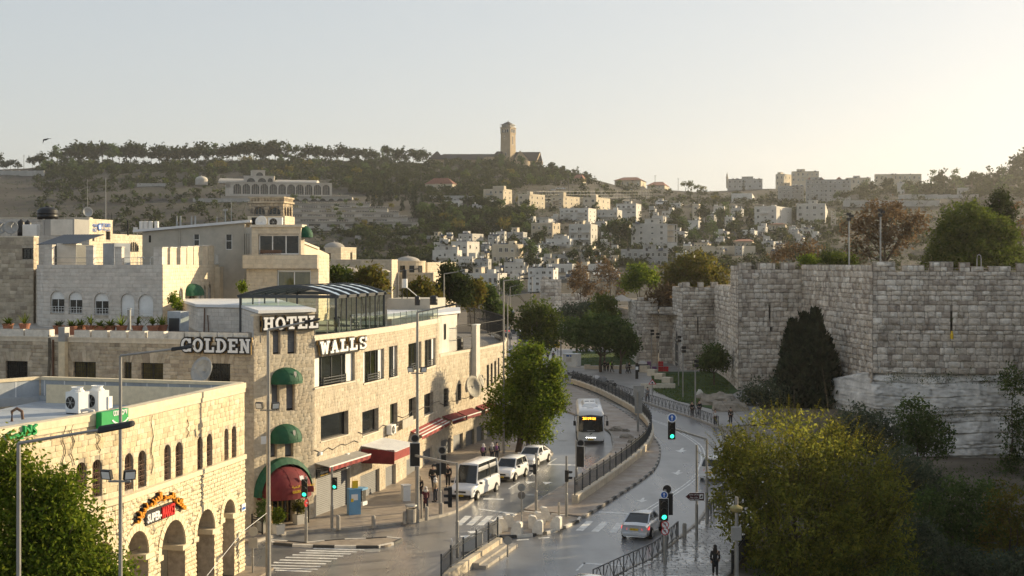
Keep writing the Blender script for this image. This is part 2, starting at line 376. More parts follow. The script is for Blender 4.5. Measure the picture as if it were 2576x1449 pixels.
def window(parent,f,a0,a1,z0,z1,rec=.16,fr=None,pane=None,arch=0,mull=1,trans=0,fw=.06,curtain=None,grille=None,shutter=0.0,shm=None,sill=None,name='window'):
 """a framed opening: window > pane, grille, shutter, curtain"""
 fr=fr or MATS['dark_frame']; pane=pane or MATS['dark_glass']; mb=MB()
 r=(a1-a0)/2; sp=z1-r*arch if arch else z1; c=(a0+a1)/2
 f.box(mb,a0,a0+fw,z0,sp,-rec-.04,-rec+.03); f.box(mb,a1-fw,a1,z0,sp,-rec-.04,-rec+.03)
 f.box(mb,a0+fw,a1-fw,z0,z0+fw,-rec-.04,-rec+.03)
 if not arch:f.box(mb,a0+fw,a1-fw,z1-fw,z1,-rec-.04,-rec+.03)
 else:
  for k in range(8):
   t0,t1=math.pi*k/8,math.pi*(k+1)/8; q=[(c-x*math.cos(t),sp+x*arch*math.sin(t))for x,t in((r-fw,t0),(r,t0),(r,t1),(r-fw,t1))]
   mb.hexa([f.P(*x,-rec-.04)for x in q]+[f.P(*x,-rec+.03)for x in q])
 for k in range(mull):x=a0+(a1-a0)*(k+1)/(mull+1); f.box(mb,x-fw*.45,x+fw*.45,z0+fw,(sp if not arch else z1)-fw,-rec-.035,-rec+.025)
 for k in range(trans):z=z0+(z1-z0)*(k+1)/(trans+1); f.box(mb,a0+fw,a1-fw,z-fw*.4,z+fw*.4,-rec-.033,-rec+.022)
 w=mb.build(name,fr,parent)
 def sheet(nm,m,y0,y1,o,x0=a0,x1=a1):
  b=MB()
  if arch and y1>sp:
   pts=[(x0,y0),(x1,y0)]+[(c+r*math.cos(math.pi*k/10),sp+r*arch*math.sin(math.pi*k/10))for k in range(11)]
   b.quad(*[f.P(*p,o)for p in pts])
  else:b.quad(f.P(x0,y0,o),f.P(x1,y0,o),f.P(x1,y1,o),f.P(x0,y1,o))
  return b.build(nm,m,w)
 sheet('pane',pane,z0,z1,-rec-.01)
 if curtain:
  b=MB(); n=max(4,int((a1-a0)/.12))
  for k in range(n):
   x0=a0+(a1-a0)*k/n; x1=a0+(a1-a0)*(k+1)/n; xm=(x0+x1)/2
   b.quad(f.P(x0,z0,-rec-.1),f.P(xm,z0,-rec-.05),f.P(xm,z1,-rec-.05),f.P(x0,z1,-rec-.1)); b.quad(f.P(xm,z0,-rec-.05),f.P(x1,z0,-rec-.1),f.P(x1,z1,-rec-.1),f.P(xm,z1,-rec-.05))
  b.build('curtain',curtain,w)
 if shutter:
  b=MB(); zz=z1-(z1-z0)*shutter; n=max(3,int((z1-zz)/.1))
  for k in range(n):
   y0=zz+(z1-zz)*k/n; y1=zz+(z1-zz)*(k+1)/n; x0,x1=a0+fw*.5,a1-fw*.5
   hb=half_block((a0,a1,z0,z1+1e-4,arch),(y0+y1)/2)if arch else None
   if hb:x0,x1=max(hb[0],x0),min(hb[1],x1)
   b.quad(f.P(x0,y0,-rec+.06),f.P(x1,y0,-rec+.06),f.P(x1,y1-.012,-rec+.035),f.P(x0,y1-.012,-rec+.035))
   b.quad(f.P(x0,y1-.012,-rec+.035),f.P(x1,y1-.012,-rec+.035),f.P(x1,y1,-rec+.06),f.P(x0,y1,-rec+.06))
  b.build('shutter',shm or MATS['white_paint'],w)
 if grille:
  b=MB(); n=max(2,round((a1-a0)/.13));
  for k in range(1,n):
   x=a0+(a1-a0)*k/n; hb=r*math.sqrt(max(0,1-((x-c)/r)**2))*arch if arch else 0; b.bar(f.P(x,z0,-.05),f.P(x,sp+hb,-.05),.022)
  n=max(2,round((z1-z0)/.32))
  for k in range(1,n):z=z0+(sp-z0)*k/n; b.bar(f.P(a0,z,-.05),f.P(a1,z,-.05),.024)
  for k in range(n):
   z=z0+(sp-z0)*(k+.5)/n
   for q in(.25,.5,.75):x=a0+(a1-a0)*q; b.bar(f.P(x-.05,z,-.045),f.P(x+.05,z+.08,-.045),.02)
  b.build('grille',grille,w)
 if sill:
  b=MB(); f.box(b,a0-.08,a1+.08,z0-.09,z0,-.02,.07); b.build('sill',sill,w)
 return w
hotel_stone=M('hotel_limestone',[(.47,.40,.30),(.53,.46,.35),(.50,.42,.31),(.57,.50,.39),(.45,.385,.29)],.9,amt=.2,sc=2.5,bump=.2,bsc=14,stain=.42,stc=(.2,.17,.13),smap=(1,1,.22),ssc=.8)
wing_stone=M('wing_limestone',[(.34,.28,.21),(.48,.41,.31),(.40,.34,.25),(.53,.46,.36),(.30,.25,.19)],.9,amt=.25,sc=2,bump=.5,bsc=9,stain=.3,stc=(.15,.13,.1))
market_stone=M('market_limestone',[(.56,.46,.30),(.66,.56,.39),(.60,.48,.30),(.70,.60,.43),(.52,.42,.27)],.9,amt=.18,sc=2.5,bump=.4,bsc=12,stain=.2,stc=(.3,.23,.14))
rough_stone=M('rough_limestone',[(.62,.53,.36),(.70,.61,.44),(.66,.55,.37)],.92,amt=.2,sc=4,bump=.9,bsc=7)
pale_stone=M('pale_limestone',[(.52,.48,.43),(.60,.56,.50),(.56,.51,.45),(.64,.59,.53)],.9,amt=.15,sc=2,bump=.25,bsc=14)
cream_stone=M('cream_limestone',[(.55,.47,.35),(.63,.55,.42),(.58,.49,.36)],.9,amt=.15,sc=2,bump=.25,bsc=14)
city_stone=M('city_wall_limestone',[(.44,.375,.305),(.62,.56,.485),(.52,.455,.38),(.74,.685,.605),(.33,.28,.235),(.57,.50,.42)],.95,amt=.32,sc=1.6,bump=.8,bsc=7,stain=.7,stc=(.10,.09,.078),ssc=.35)
mortar=M('mortar',(.42,.365,.29),.95,amt=.3,sc=3)
dark_mortar=M('weathered_mortar',(.2,.18,.155),.95,amt=.35,sc=2)
trim=M('dressed_limestone',(.62,.55,.44),.85,amt=.15,sc=3,bump=.15)
market_trim=M('arch_limestone',(.70,.60,.42),.85,amt=.12,sc=3,bump=.15)
plaster=M('grey_plaster',(.44,.41,.35),.9,amt=.12,sc=1.2,stain=.2,stc=(.28,.26,.22))
white_paint=M('white_paint',(.74,.74,.72),.55,amt=.08,sc=2)
offwhite=M('off_white_plaster',(.62,.59,.53),.85,amt=.12,sc=1.5,stain=.2,stc=(.35,.32,.27))
roof_white=M('white_roof_coating',(.66,.67,.68),.5,amt=.1,sc=.8,stain=.25,stc=(.4,.4,.4))
roof_grey=M('grey_roof_membrane',(.36,.39,.42),.6,amt=.25,sc=.7,stain=.3,stc=(.5,.52,.54))
roof_dirt=M('old_roof',(.36,.33,.29),.9,amt=.3,sc=.6)
dark_frame=M('dark_frame',(.035,.033,.03),.5,amt=.1)
anthracite=M('anthracite_metal',(.045,.05,.055),.4,amt=.1,spec=.5)
dark_glass=M('dark_glass',(.016,.019,.02),.07,amt=.5,sc=.8,spec=.6)
warm_glass=M('amber_glass',(.10,.085,.035),.12,amt=.6,sc=1.5,spec=.6)
green_glass=M('green_window_glass',(.06,.075,.05),.1,amt=.5,sc=1.5,spec=.6)
clear_glass=MG('clear_glass',(.84,.92,.80),.06)
fence_grey=M('fence_grey',(.13,.13,.13),.5,metal=.3,amt=.15)
iron=M('black_iron',(.02,.02,.02),.55,amt=.2)
rust_iron=M('rusty_grille',(.13,.075,.05),.7,amt=.3)
galv=M('galvanised_steel',(.33,.33,.32),.5,metal=.35,amt=.15,sc=2,spec=.5)
pole_mat=M('pole_steel',(.30,.29,.27),.5,metal=.3,amt=.2,sc=1.5)
shutter_mat=M('steel_shutter',(.125,.13,.14),.5,amt=.15,sc=1.5,spec=.4)
curtain_mat=M('beige_curtain',(.34,.27,.19),.9,amt=.2)
curtain_white=M('white_curtain',(.6,.58,.53),.9,amt=.1)
green_cloth=M('green_canvas',(.008,.075,.035),.7,amt=.25,sc=3)
red_cloth=M('maroon_canvas',(.16,.022,.025),.8,amt=.25,sc=2)
stripe_cloth=M('red_striped_canvas',(.28,.05,.045),.8,amt=.3,sc=2)
black_plastic=M('black_plastic',(.018,.018,.019),.4,amt=.2)
rubber=M('rubber',(.015,.015,.016),.8,amt=.2)
terracotta=M('terracotta',(.30,.13,.08),.85,amt=.2)
soil=M('soil',(.08,.06,.045),.95,amt=.3)
tile_red=M('red_roof_tiles',[(.20,.085,.055),(.26,.11,.07),(.17,.075,.05)],.85,amt=.25,sc=1)
asphalt=M('wet_asphalt',(.15,.15,.155),.4,amt=.3,sc=.35,spec=.9,stain=.2,stc=(.035,.035,.037),ssc=.3,smap=(1.2,.25,1),wet=(.24,.34,.3,(1.2,.12,1)))
paint_white=M('worn_road_paint',(.64,.64,.62),.5,amt=.35,sc=1.6)
paint_dark=M('black_kerb_paint',(.05,.05,.05),.6,amt=.3)
kerb_mat=M('kerb_stone',(.34,.31,.27),.75,amt=.25,sc=2)
paver_mat=M('wet_pavers',[(.15,.145,.14),(.21,.2,.19),(.17,.165,.16),(.25,.235,.22)],.3,amt=.25,sc=2,spec=1.0,wet=(.03,.42,.18))
brick_pave=M('brick_paving',[(.26,.21,.17),(.3,.25,.2),(.23,.19,.15)],.7,amt=.3,sc=2,wet=(.4,.7,.5))
plaza_mat=M('plaza_paving',[(.24,.225,.21),(.3,.285,.27)],.45,amt=.25,sc=.8,wet=(.3,.55,.2))
earth=M('earth',(.14,.115,.085),.95,amt=.4,sc=.15,bump=.3)
hill_mat=M('dry_hillside',(.043,.037,.027),.95,amt=.5,sc=.025,stain=.6,stc=(.045,.052,.026),ssc=.012)
rock_mat=M('bedrock',[(.56,.53,.485),(.66,.635,.59)],.95,amt=.4,sc=.6,bump=1.0,bsc=2.5,stain=.75,stc=(.12,.11,.095),ssc=.9,smap=(.22,.22,2.4))
boulder_mat=M('boulder',(.27,.235,.19),.95,amt=.35,sc=1.5,bump=.8,bsc=4)
lawn_mat=M('lawn',(.03,.065,.014),.95,amt=.4,sc=.6,bump=.5,bsc=15)
bark=M('bark',(.08,.06,.045),.95,amt=.35,sc=4,bump=.6)
car_white=M('white_car_paint',(.72,.72,.72),.22,amt=.03,spec=.5)
car_silver=M('silver_car_paint',(.52,.54,.57),.22,metal=.45,amt=.03,spec=.5)
car_dark=M('dark_car_paint',(.05,.055,.065),.2,amt=.05,spec=.5)
car_grey=M('grey_car_paint',(.2,.21,.22),.25,metal=.3,amt=.05,spec=.5)
car_red=M('red_car_paint',(.2,.025,.02),.25,amt=.05)
plate_yellow=M('yellow_plate',(.75,.5,.03),.5,amt=.05)
chrome=M('chrome',(.6,.6,.6),.15,metal=1,amt=.05)
lens_clear=M('headlamp_lens',(.5,.5,.52),.08,amt=.1,spec=.8)
lens_red=M('tail_lamp_lens',(.25,.012,.012),.15,amt=.1,spec=.6)
blue_kiosk=M('blue_kiosk_paint',(.14,.32,.52),.5,amt=.12)
yellow_paint=M('yellow_paint',(.75,.52,.02),.6,amt=.1)
sign_blue=M('sign_blue',(.02,.11,.42),.5,amt=.05)
sign_red=M('sign_red',(.5,.015,.02),.5,amt=.05)
sign_white=M('sign_white',(.78,.78,.78),.5,amt=.05)
sign_brown=M('sign_brown',(.07,.012,.015),.5,amt=.05)
sign_green=M('sign_green',(.01,.32,.08),.5,amt=.05)
sign_back=M('sign_back_grey',(.3,.29,.27),.6,amt=.15)
gold=M('gold_edge',(.32,.21,.08),.4,metal=.4,amt=.1)
orange_letters=M('orange_letters',(.75,.3,.015),.5,amt=.05)
red_letters=M('red_letters',(.65,.015,.015),.5,amt=.05)
black_board=M('black_board',(.016,.015,.015),.5,amt=.1)
white_block=M('white_stone_block',(.66,.62,.55),.8,amt=.2,sc=3,bump=.3)
tank_black=M('black_tank',(.02,.02,.021),.45,amt=.2)
panel_blue=M('solar_panel',(.03,.04,.06),.15,amt=.1)
wall_white=M('render_white',[(.50,.475,.43),(.58,.555,.51),(.46,.43,.38),(.62,.60,.56)],.9,amt=.14,sc=.25,stain=.3,stc=(.32,.3,.26),ssc=.15)
wall_cream=M('render_cream',[(.50,.43,.32),(.56,.49,.38),(.46,.39,.29)],.9,amt=.14,sc=.25,stain=.2,stc=(.3,.26,.2),ssc=.15)
wall_grey=M('render_grey',[(.34,.33,.31),(.42,.41,.39)],.9,amt=.15,sc=.25,stain=.3,stc=(.22,.2,.18),ssc=.15)
church_stone=M('church_stone',(.36,.28,.19),.9,amt=.15,sc=.15)
slate=M('dark_slate_roof',(.06,.055,.052),.8,amt=.2,sc=.15)
lit_green=ME('green_lamp',(.03,.85,.45),1.1)
lit_red=ME('red_lamp',(1,.05,.02),3)
lit_orange=ME('display_orange',(1,.32,.02),3)
lit_white=ME('led_white',(1,1,.95),3)
lit_tail=ME('tail_lamp',(.9,.04,.03),.9)
flood_face=M('floodlight_face',(.7,.7,.68),.3,amt=.05)
skin=M('skin',(.42,.26,.18),.6,amt=.1)
cl_black=M('black_clothes',(.016,.016,.018),.9,amt=.2)
cl_navy=M('navy_clothes',(.03,.035,.05),.9,amt=.2)
cl_maroon=M('maroon_coat',(.09,.02,.03),.9,amt=.2)
cl_grey=M('grey_clothes',(.2,.2,.2),.9,amt=.2)
cl_white=M('white_scarf',(.6,.58,.56),.9,amt=.1)
cl_tan=M('tan_jacket',(.28,.22,.15),.9,amt=.1)
cl_lime=M('lime_backpack',(.35,.6,.04),.8,amt=.1)
cl_purple=M('purple_cloth',(.2,.08,.2),.9,amt=.1)
hair_mat=M('dark_hair',(.02,.016,.014),.7,amt=.2)
leaf_olive=ML('olive_leaves',[(.05,.08,.015),(.085,.115,.02),(.12,.14,.025)],.45)
leaf_bright=ML('bright_green_leaves',[(.08,.13,.016),(.13,.185,.022),(.22,.25,.03)],.55)
leaf_dark=ML('dark_green_leaves',[(.05,.08,.028),(.075,.115,.036),(.105,.145,.042)],.3)
leaf_pine=ML('pine_needles',[(.025,.036,.014),(.04,.055,.018),(.06,.075,.024)],.25)
leaf_cyp=ML('cypress_scales',[(.02,.03,.019),(.03,.042,.025),(.042,.056,.032)],.2)
leaf_yellow=ML('yellow_green_leaves',[(.10,.12,.028),(.15,.165,.034),(.21,.21,.04),(.28,.26,.04)],.55,amt=.45)
leaf_shoot=ML('yellow_shoot_leaves',[(.12,.12,.015),(.2,.19,.02),(.3,.26,.025)],.6,amt=.3)
leaf_brown=ML('autumn_leaves',[(.11,.075,.045),(.16,.105,.06),(.18,.13,.075)],.45)
leaf_autumn=ML('yellowing_leaves',[(.11,.09,.02),(.19,.16,.03),(.10,.12,.025),(.16,.11,.035)],.5)
leaf_grey=ML('grey_green_leaves',[(.055,.075,.05),(.085,.105,.065),(.115,.135,.085)],.3)
# the setting
YK=np.array([330,450,600,850,1150,1500]); VK=np.array([834,760,661,560,480,430])
UR=[-400,0,200,600,1000,1280,1450,1550,1700,2000,2200,2350,2500,2576,3000]
VR=[425,425,412,402,405,408,432,470,478,474,468,462,447,425,410]
def hill_v(u,Y):
 v=np.interp(Y,YK,VK)
 if v<VH:v=VH-(VH-v)*(VH-np.interp(u,UR,VR))/231.0
 return v
def terrain_z(X,Y):
 if Y<330:
  e=np.interp(Y,(48,72.4,82.9,92,103,121,138,151),(4,13,16.6,19.8,24,27,28,28))
  if 8<Y<151.5 and X>e:return-.15-4.25*min(1,(X-e)/4)
  return-.15
 u=UC+F*X/Y
 if Y<=1500:z=CH+(VH-hill_v(u,Y))*Y/F
 else:z=CH+(VH-hill_v(u,1500))*1500/F-(Y-1500)*.16
 if Y>420:z+=noise.noise(Vector((X*.012,Y*.012,3)))*4*min(1,(Y-420)/200)
 return z
def yof(u,v):
 lo,hi=331.0,1500.0
 for _ in range(40):
  m=(lo+hi)/2
  if hill_v(u,m)>v:lo=m
  else:hi=m
 return lo
def hill_pt(u,v):
 Y=yof(u,v); X=(u-UC)/F*Y; return Vector((X,Y,terrain_z(X,Y)))
gx=np.unique(np.r_[np.arange(-1500,-60,40),np.arange(-60,84,3),np.arange(84,1500,40)]); gy=np.unique(np.r_[[-300,-100],np.arange(0,336,4),np.arange(340,700,14),np.arange(700,2500,30),[3000,5000]])
tv=[(x,y,terrain_z(x,y))for y in gy for x in gx]; nx=len(gx)
tf=np.array([(j*nx+i,j*nx+i+1,(j+1)*nx+i+1,(j+1)*nx+i)for j in range(len(gy)-1)for i in range(nx-1)])
ter=link('hillside',mesh_np('hillside',tv,tf,[earth,hill_mat],[1 if gy[j]>400 else 0 for j in range(len(gy)-1)for i in range(nx-1)]))
ter.data.polygons.foreach_set('use_smooth',[True]*len(tf)); tag(ter,'dry scrubby hillside rising behind the town to the ridge',kind='structure')
def slab(name,pts,h,mat,parent=None,base=0.0):
 mb=MB(); mb.prism([(p[0],p[1])for p in pts],base,h); return mb.build(name,mat,parent)
def dd(*uv):return[G(u,v)for u,v in uv]
def z3(x,y):return(1140.4+x*.3703,912.3+y*.3703)
def z2(x,y):return(603.7+x*.3703,912.3+y*.3703)
road=MB(); road.quad(*[(x,y,0)for x,y in((-30,6),(0,6),(5,52),(11,72),(15,83),(18.2,92),(22,103),(24.6,120),(25,150),(18,205),(9,240),(7,430),(-4,430),(-6,240),(-30,160))])
tag(road.build('road',asphalt),'dark wet asphalt road sweeping through the junction',kind='structure')
def smooth(pts,n=4):
 P=[Vector((p[0],p[1],0))for p in pts]; out=[]
 for i in range(len(P)-1):
  a,b,c,d=P[max(i-1,0)],P[i],P[i+1],P[min(i+2,len(P)-1)]
  for k in range(n):
   t=k/n; out.append(.5*((2*b)+(c-a)*t+(2*a-5*b+4*c-d)*t*t+(3*b-a-3*c+d)*t**3))
 return out+[P[-1]]
def resample(pts,step):
 P=[Vector(p)for p in pts]; out=[P[0]]; need=step
 for i in range(len(P)-1):
  a,b=P[i],P[i+1]; L=(b-a).length; t=0
  while L-t>=need:t+=need; out.append(a.lerp(b,t/L)); need=step
  need-=L-t
 if(out[-1]-P[-1]).length>step*.4:out.append(P[-1])
 return out
_KM={}
def kerb(parent,pts,mats,L=1.0,w=.2,h=.17,name='kerb_stone'):
 q=resample(pts,L)
 for i in range(len(q)-1):
  m=mats[i%len(mats)]
  if m.name not in _KM:
   mb=MB(); mb.hexa([(-.5,-.5,0),(.5,-.5,0),(.5,.5,0),(-.5,.5,0),(-.5,-.42,1),(.5,-.42,1),(.5,.42,1),(-.5,.42,1)])
   me=bpy.data.meshes.new(name); me.from_pydata(mb.v,[],mb.f); me.materials.append(m); _KM[m.name]=me
  a,b=q[i],q[i+1]; d=b-a; c=(a+b)/2
  o=bpy.data.objects.new(name,_KM[m.name]); C.objects.link(o); o.parent=parent
  o.location=(c.x,c.y,0); o.rotation_euler=(0,0,math.atan2(d.y,d.x)); o.scale=(d.length-.015,w,h+.004*(i%3))
hk=smooth(dd((640,1366),(726,1342),(811,1338),(937,1329),(1011,1320),(1074,1308),(1130,1295),(1178,1270),(1215,1235),(1262,1195),(1310,1165),(1380,1148),(1386,1138),(1352,1100),(1368,1062),(1388,1020),(1382,975),(1350,930),(1318,880),(1306,850)))
hs=slab('hotel_sidewalk',hk+[Vector(p)for p in((-4,300,0),(-4,150,0),(-9,104,0),(-15,89,0),(-22,86,0),(-22,80,0))],.13,brick_pave)
tag(hs,'brick paved sidewalk along the hotel and the shuttered shops',kind='structure'); kerb(hs,hk,[kerb_mat])
ms=slab('shop_sidewalk',[(-13.2,73.8),(-16,59.5),(-19,48),(-23,48),(-19,60),(-16,74.5)],.13,brick_pave); tag(ms,'paved strip in front of the supermarket arches',kind='structure')
pl=smooth(dd((1425,962),(1500,978),(1560,993),(1640,1020),(1740,1052),(1806,1077)))
pz=slab('plaza',pl+[Vector(p)for p in((27,141,0),(31,172,0),(36,215,0),(24,262,0),(9,262,0),(6.3,222,0))],.13,plaza_mat)
tag(pz,'pale paved plaza between the curved road and the city wall',kind='structure'); kerb(pz,pl,[kerb_mat])
sk=smooth([(-4,52),(5.8,72.4),(8,76.3),(10.4,82.4),(12.4,88),(15.2,98.8),(18,108),(20.3,119),(21.3,130),(21.3,137.7)])
sr=[(27,138),(26,121),(22.4,103),(18.5,92),(15.4,82.9),(11.8,72.4),(2,48)]
sw=slab('wet_sidewalk',sk+[Vector((*p,0))for p in sr],.10,dark_mortar); tag(sw,'wet shiny stone sidewalk at the lower right',kind='structure'); kerb(sw,sk,[kerb_mat],h=.14)
pv=[]; base=Vector((5.8,72.4)); dv=Vector((4.6,10.0)).normalized(); nv=Vector((dv.y,-dv.x))
def left_x(y):return np.interp(y,[p.y for p in sk],[p.x for p in sk])
def right_x(y):return np.interp(y,[p[1]for p in sr][::-1],[p[0]for p in sr][::-1])
rgp=random.Random(3); y=66.0
while y<112:
 hgt=rgp.choice((.3,.38,.45)); x0=left_x(y)+.25; x1=right_x(y)-.05; x=x0+rgp.uniform(0,.2)
 while x<x1-.2:
  wd=rgp.uniform(.35,.75); wd=min(wd,x1-x); pv.append((x,x+wd,y,y+hgt)); x+=wd
 y+=hgt
pv.sort(key=lambda q:0 if abs(UC+F*(q[0]+q[1])/2/q[2]-1720)<150 and 72<q[2]else 1)
pm=[]
for k in range(4):
 mb=MB(); rr=[rgp.uniform(-.012,.012)for _ in range(4)]
 mb.hexa([(-.5,-.5,0),(.5,-.5,0),(.5,.5,0),(-.5,.5,0),(-.48,-.47,.035+rr[0]),(.48,-.47,.035+rr[1]),(.48,.47,.035+rr[2]),(-.48,.47,.035+rr[3])])
 me=bpy.data.meshes.new('paving_stone'); me.from_pydata(mb.v,[],mb.f); me.materials.append(paver_mat); pm.append(me)
rest=MB()
for i,(x0,x1,y0,y1)in enumerate(pv):
 if i<300:
  o=bpy.data.objects.new('paving_stone',rgp.choice(pm)); C.objects.link(o); o.parent=sw
  o.location=((x0+x1)/2,(y0+y1)/2,.1); o.scale=(x1-x0-.014,y1-y0-.014,1); o.rotation_euler=(rgp.uniform(-.008,.008),rgp.uniform(-.008,.008),0)
 else:t=.132+rgp.uniform(-.006,.006); rest.cube(x0+.007,x1-.007,y0+.007,y1-.007,.1,t)
o=rest.build('small_paving_stones',paver_mat,sw); o['kind']='stuff'
mp=smooth(dd((1318,1286),(1400,1295),(1463,1303)))+smooth(dd((1468,1301),(1560,1243),(1640,1186),(1659,1142),(1648,1110),(1600,1062),(1540,1022),(1480,990),(1425,970)))+smooth(dd((1400,985),(1380,1010),(1385,1024),(1440,1042),(1525,1082),(1541,1110),(1536,1142),(1470,1190),(1325,1282)))
md=slab('median',mp,.15,brick_pave); tag(md,'curving paved median between the two carriageways',kind='structure')
kerb(md,smooth(dd((1468,1303),(1560,1245),(1641,1187),(1660,1142),(1649,1110),(1601,1062),(1541,1022),(1480,990))),[kerb_mat,paint_dark])
kerb(md,smooth(dd((1385,1024),(1440,1042),(1525,1082),(1541,1110),(1536,1142),(1470,1190),(1320,1286))),[kerb_mat])
wl=smooth(dd((1446,1272),(1540,1206),(1598,1160),(1630,1125),(1638,1088),(1612,1052),(1560,1018),(1500,988),(1440,966)))
wl_r=resample(wl,.9)
mw=thing('median_wall',wl_r[0],'low curving stone wall carrying the dark railing on the median','wall')
um={}
for i in range(len(wl_r)-1):
 a,b=wl_r[i],wl_r[i+1]; mb=MB()
 for z0,z1,t in((.12,.62,0),(.625,.74,.05)):
  nm='block' if not t else 'capstone'
  k=MB(); d=b-a; k.box((*((a+b)/2).xy,(z0+z1)/2),(d.length-.02,.42+t,z1-z0),math.atan2(d.y,d.x)); k.build(nm,hotel_stone if not t else trim,mw)
isl=[z3(*p)for p in((265,1150),(340,1095),(400,1062),(470,1024),(620,1040),(860,1062),(800,1105),(705,1145),(590,1172),(440,1190),(300,1192))]
ip=smooth(dd(*isl,isl[0])); it=slab('traffic_island',ip[:-1],.14,brick_pave); tag(it,'paved corner island with white stone blocks',kind='structure')
kerb(it,ip,[white_block,paint_dark],L=1.1)
rfg=[z2(*p)for p in((190,1218),(350,1228),(500,1238),(620,1216),(880,1208),(1050,1196),(1096,1210),(1040,1238),(985,1256),(860,1260),(520,1256),(350,1248),(188,1232))]
rp=smooth(dd(*rfg,rfg[0])); rf=slab('refuge_island',rp[:-1],.12,brick_pave); tag(rf,'low refuge island at the zebra crossing by the hotel corner',kind='structure')
kerb(rf,rp,[white_block,paint_dark],L=1.3,h=.15)
def mark(parent,uvs,name='stripe',z=.006,mat=None):
 mb=MB(); mb.quad(*[G(*p,z)for p in uvs]); return mb.build(name,mat or paint_white,parent)
cw=tag(link('zebra_crossing',None),'worn zebra crossing in the sunlit road before the hotel corner',kind='structure')
for y,xl,xr in zip((1262,1276,1290,1305,1322,1340,1357,1376,1394,1409),(495,445,400,352,305,265,225,190,186,235),(845,790,748,697,657,617,580,543,525,482)):
 mark(cw,[z2(xl+8,y-4),z2(xr+8,y+6),z2(xr,y+13),z2(xl,y+4)])
cr=tag(link('zebra_crossing',None),'zebra crossing behind the silver sedan on the shaded road',kind='structure')
for q in(((905,1073),(955,1076),(880,1143),(830,1140)),((1010,1080),(1060,1083),(985,1150),(935,1147)),((1110,1088),(1160,1090),(1105,1157),(1055,1155)),((1215,1094),(1262,1096),(1225,1163),(1178,1161))):mark(cr,[z3(*p)for p in q])
cl_=tag(link('zebra_crossing',None),'faint zebra crossing in front of the white minibus',kind='structure')
for x in(20,95,170,245):mark(cl_,[z3(x+60,1040),z3(x+105,1042),z3(x+35,1106),z3(x-12,1104)])
lm=tag(link('lane_marking',None),'white arrows, stop lines and double centre line on the wet road',kind='structure')
for x,y in((1545,597),(1520,748),(1278,935)):
 mark(lm,[z3(x-42,y-2),z3(x+42,y-2),z3(x+3,y+14)],'arrow')
 mark(lm,[z3(x+8,y-18),z3(x+22,y-18),z3(x+16,y-2),z3(x-8,y-2)],'arrow_stem')
for x,y in((650,815),(530,812)):mark(lm,[z3(x-45,y-5),z3(x+30,y-3),z3(x-25,y+12)],'arrow')
for q in([(990,1010),(1290,1028),(1290,1036),(985,1018)],[(885,1358),(1190,1378),(1190,1386),(880,1366)],[(830,1412),(885,1358),(900,1360),(848,1412)],[(640,688),(835,692),(835,699),(636,695)],[(170,990),(410,1022),(410,1030),(170,997)],[(205,920),(345,924),(340,932),(200,930)],[(430,1203),(510,1198),(515,1203),(430,1208)],[(575,1190),(650,1185),(655,1190),(580,1195)]):mark(lm,[z3(*p)for p in q],'stop_line')
cl0=smooth(dd((1612,1293),(1688,1245.6),(1744,1205),(1764,1171.5),(1768,1149),(1757,1119.7),(1714,1090),(1677,1069.7),(1614,1047.5),(1540,1018),(1480,996)),6)
for off in(-.2,.12):
 mb=MB()
 for i in range(len(cl0)-1):
  a,b=cl0[i],cl0[i+1]; d0=(cl0[min(i+1,len(cl0)-1)]-cl0[max(i-1,0)]).normalized(); d1=(cl0[min(i+2,len(cl0)-1)]-cl0[i]).normalized()
  n0,n1=Vector((d0.y,-d0.x,0)),Vector((d1.y,-d1.x,0)); h=Vector((0,0,.006))
  mb.quad(a+n0*off+h,b+n1*off+h,b+n1*(off+.13)+h,a+n0*(off+.13)+h)
 mb.build('centre_line',paint_white,lm)
for(pa,pb)in(((1306,830),(1316,960)),((1318,830),(1340,960)),((1280,1230),(1420,1140)),((1500,1050),(1440,1010))):
 a,b=G(*pa,.006),G(*pb,.006); n=int((b-a).length/5)
 for k in range(max(n,1)):
  p=a.lerp(b,k/n); q=a.lerp(b,(k+.5)/n); d=(q-p).normalized(); s=Vector((d.y,-d.x,0))*.07
  mb=MB(); mb.quad(p-s,q-s,q+s,p+s); mb.build('lane_dash',paint_white,lm)
for u,v,r in((1416,1108,.45),(1335,1245,.4),(935,1385,.5)):
 c=G(u,v,.006); mb=MB(); mb.disc(c+Vector((0,0,.002)),(0,0,1),r,.008,18); tag(mb.build('manhole_cover',galv),kind='structure')
lw=slab('lawn',dd((1636,938),(1840,938),(1860,985),(1812,1010),(1790,1032),(1700,1010),(1645,984)),.2,lawn_mat,base=.12); tag(lw,'mown green lawn below the city wall',kind='structure')
lw2=slab('lawn',dd((1445,922),(1600,919),(1592,888),(1440,886)),.2,lawn_mat,base=.12); tag(lw2,'shaded lawn under the broad dark trees',kind='structure')
gv=[]; gf=[]
for k in range(9000):
 a=random.random(); u,v=random.uniform(1640,1835),random.uniform(940,1012)
 if v>1008-(1700-u)*.4:continue
 if random.random()<.25:u,v=random.uniform(1450,1590),random.uniform(890,919)
 p=G(u,v,.2); t=random.uniform(0,6.28); w=Vector((math.cos(t),math.sin(t),0))*.05; n=len(gv)
 gv+=[p-w,p+w,p+w*random.uniform(-2,2)+Vector((0,0,random.uniform(.06,.16)))]; gf.append((n,n+1,n+2))
tag(link('grass',mesh_np('grass',gv,np.array(gf),[leaf_olive])),kind='stuff')
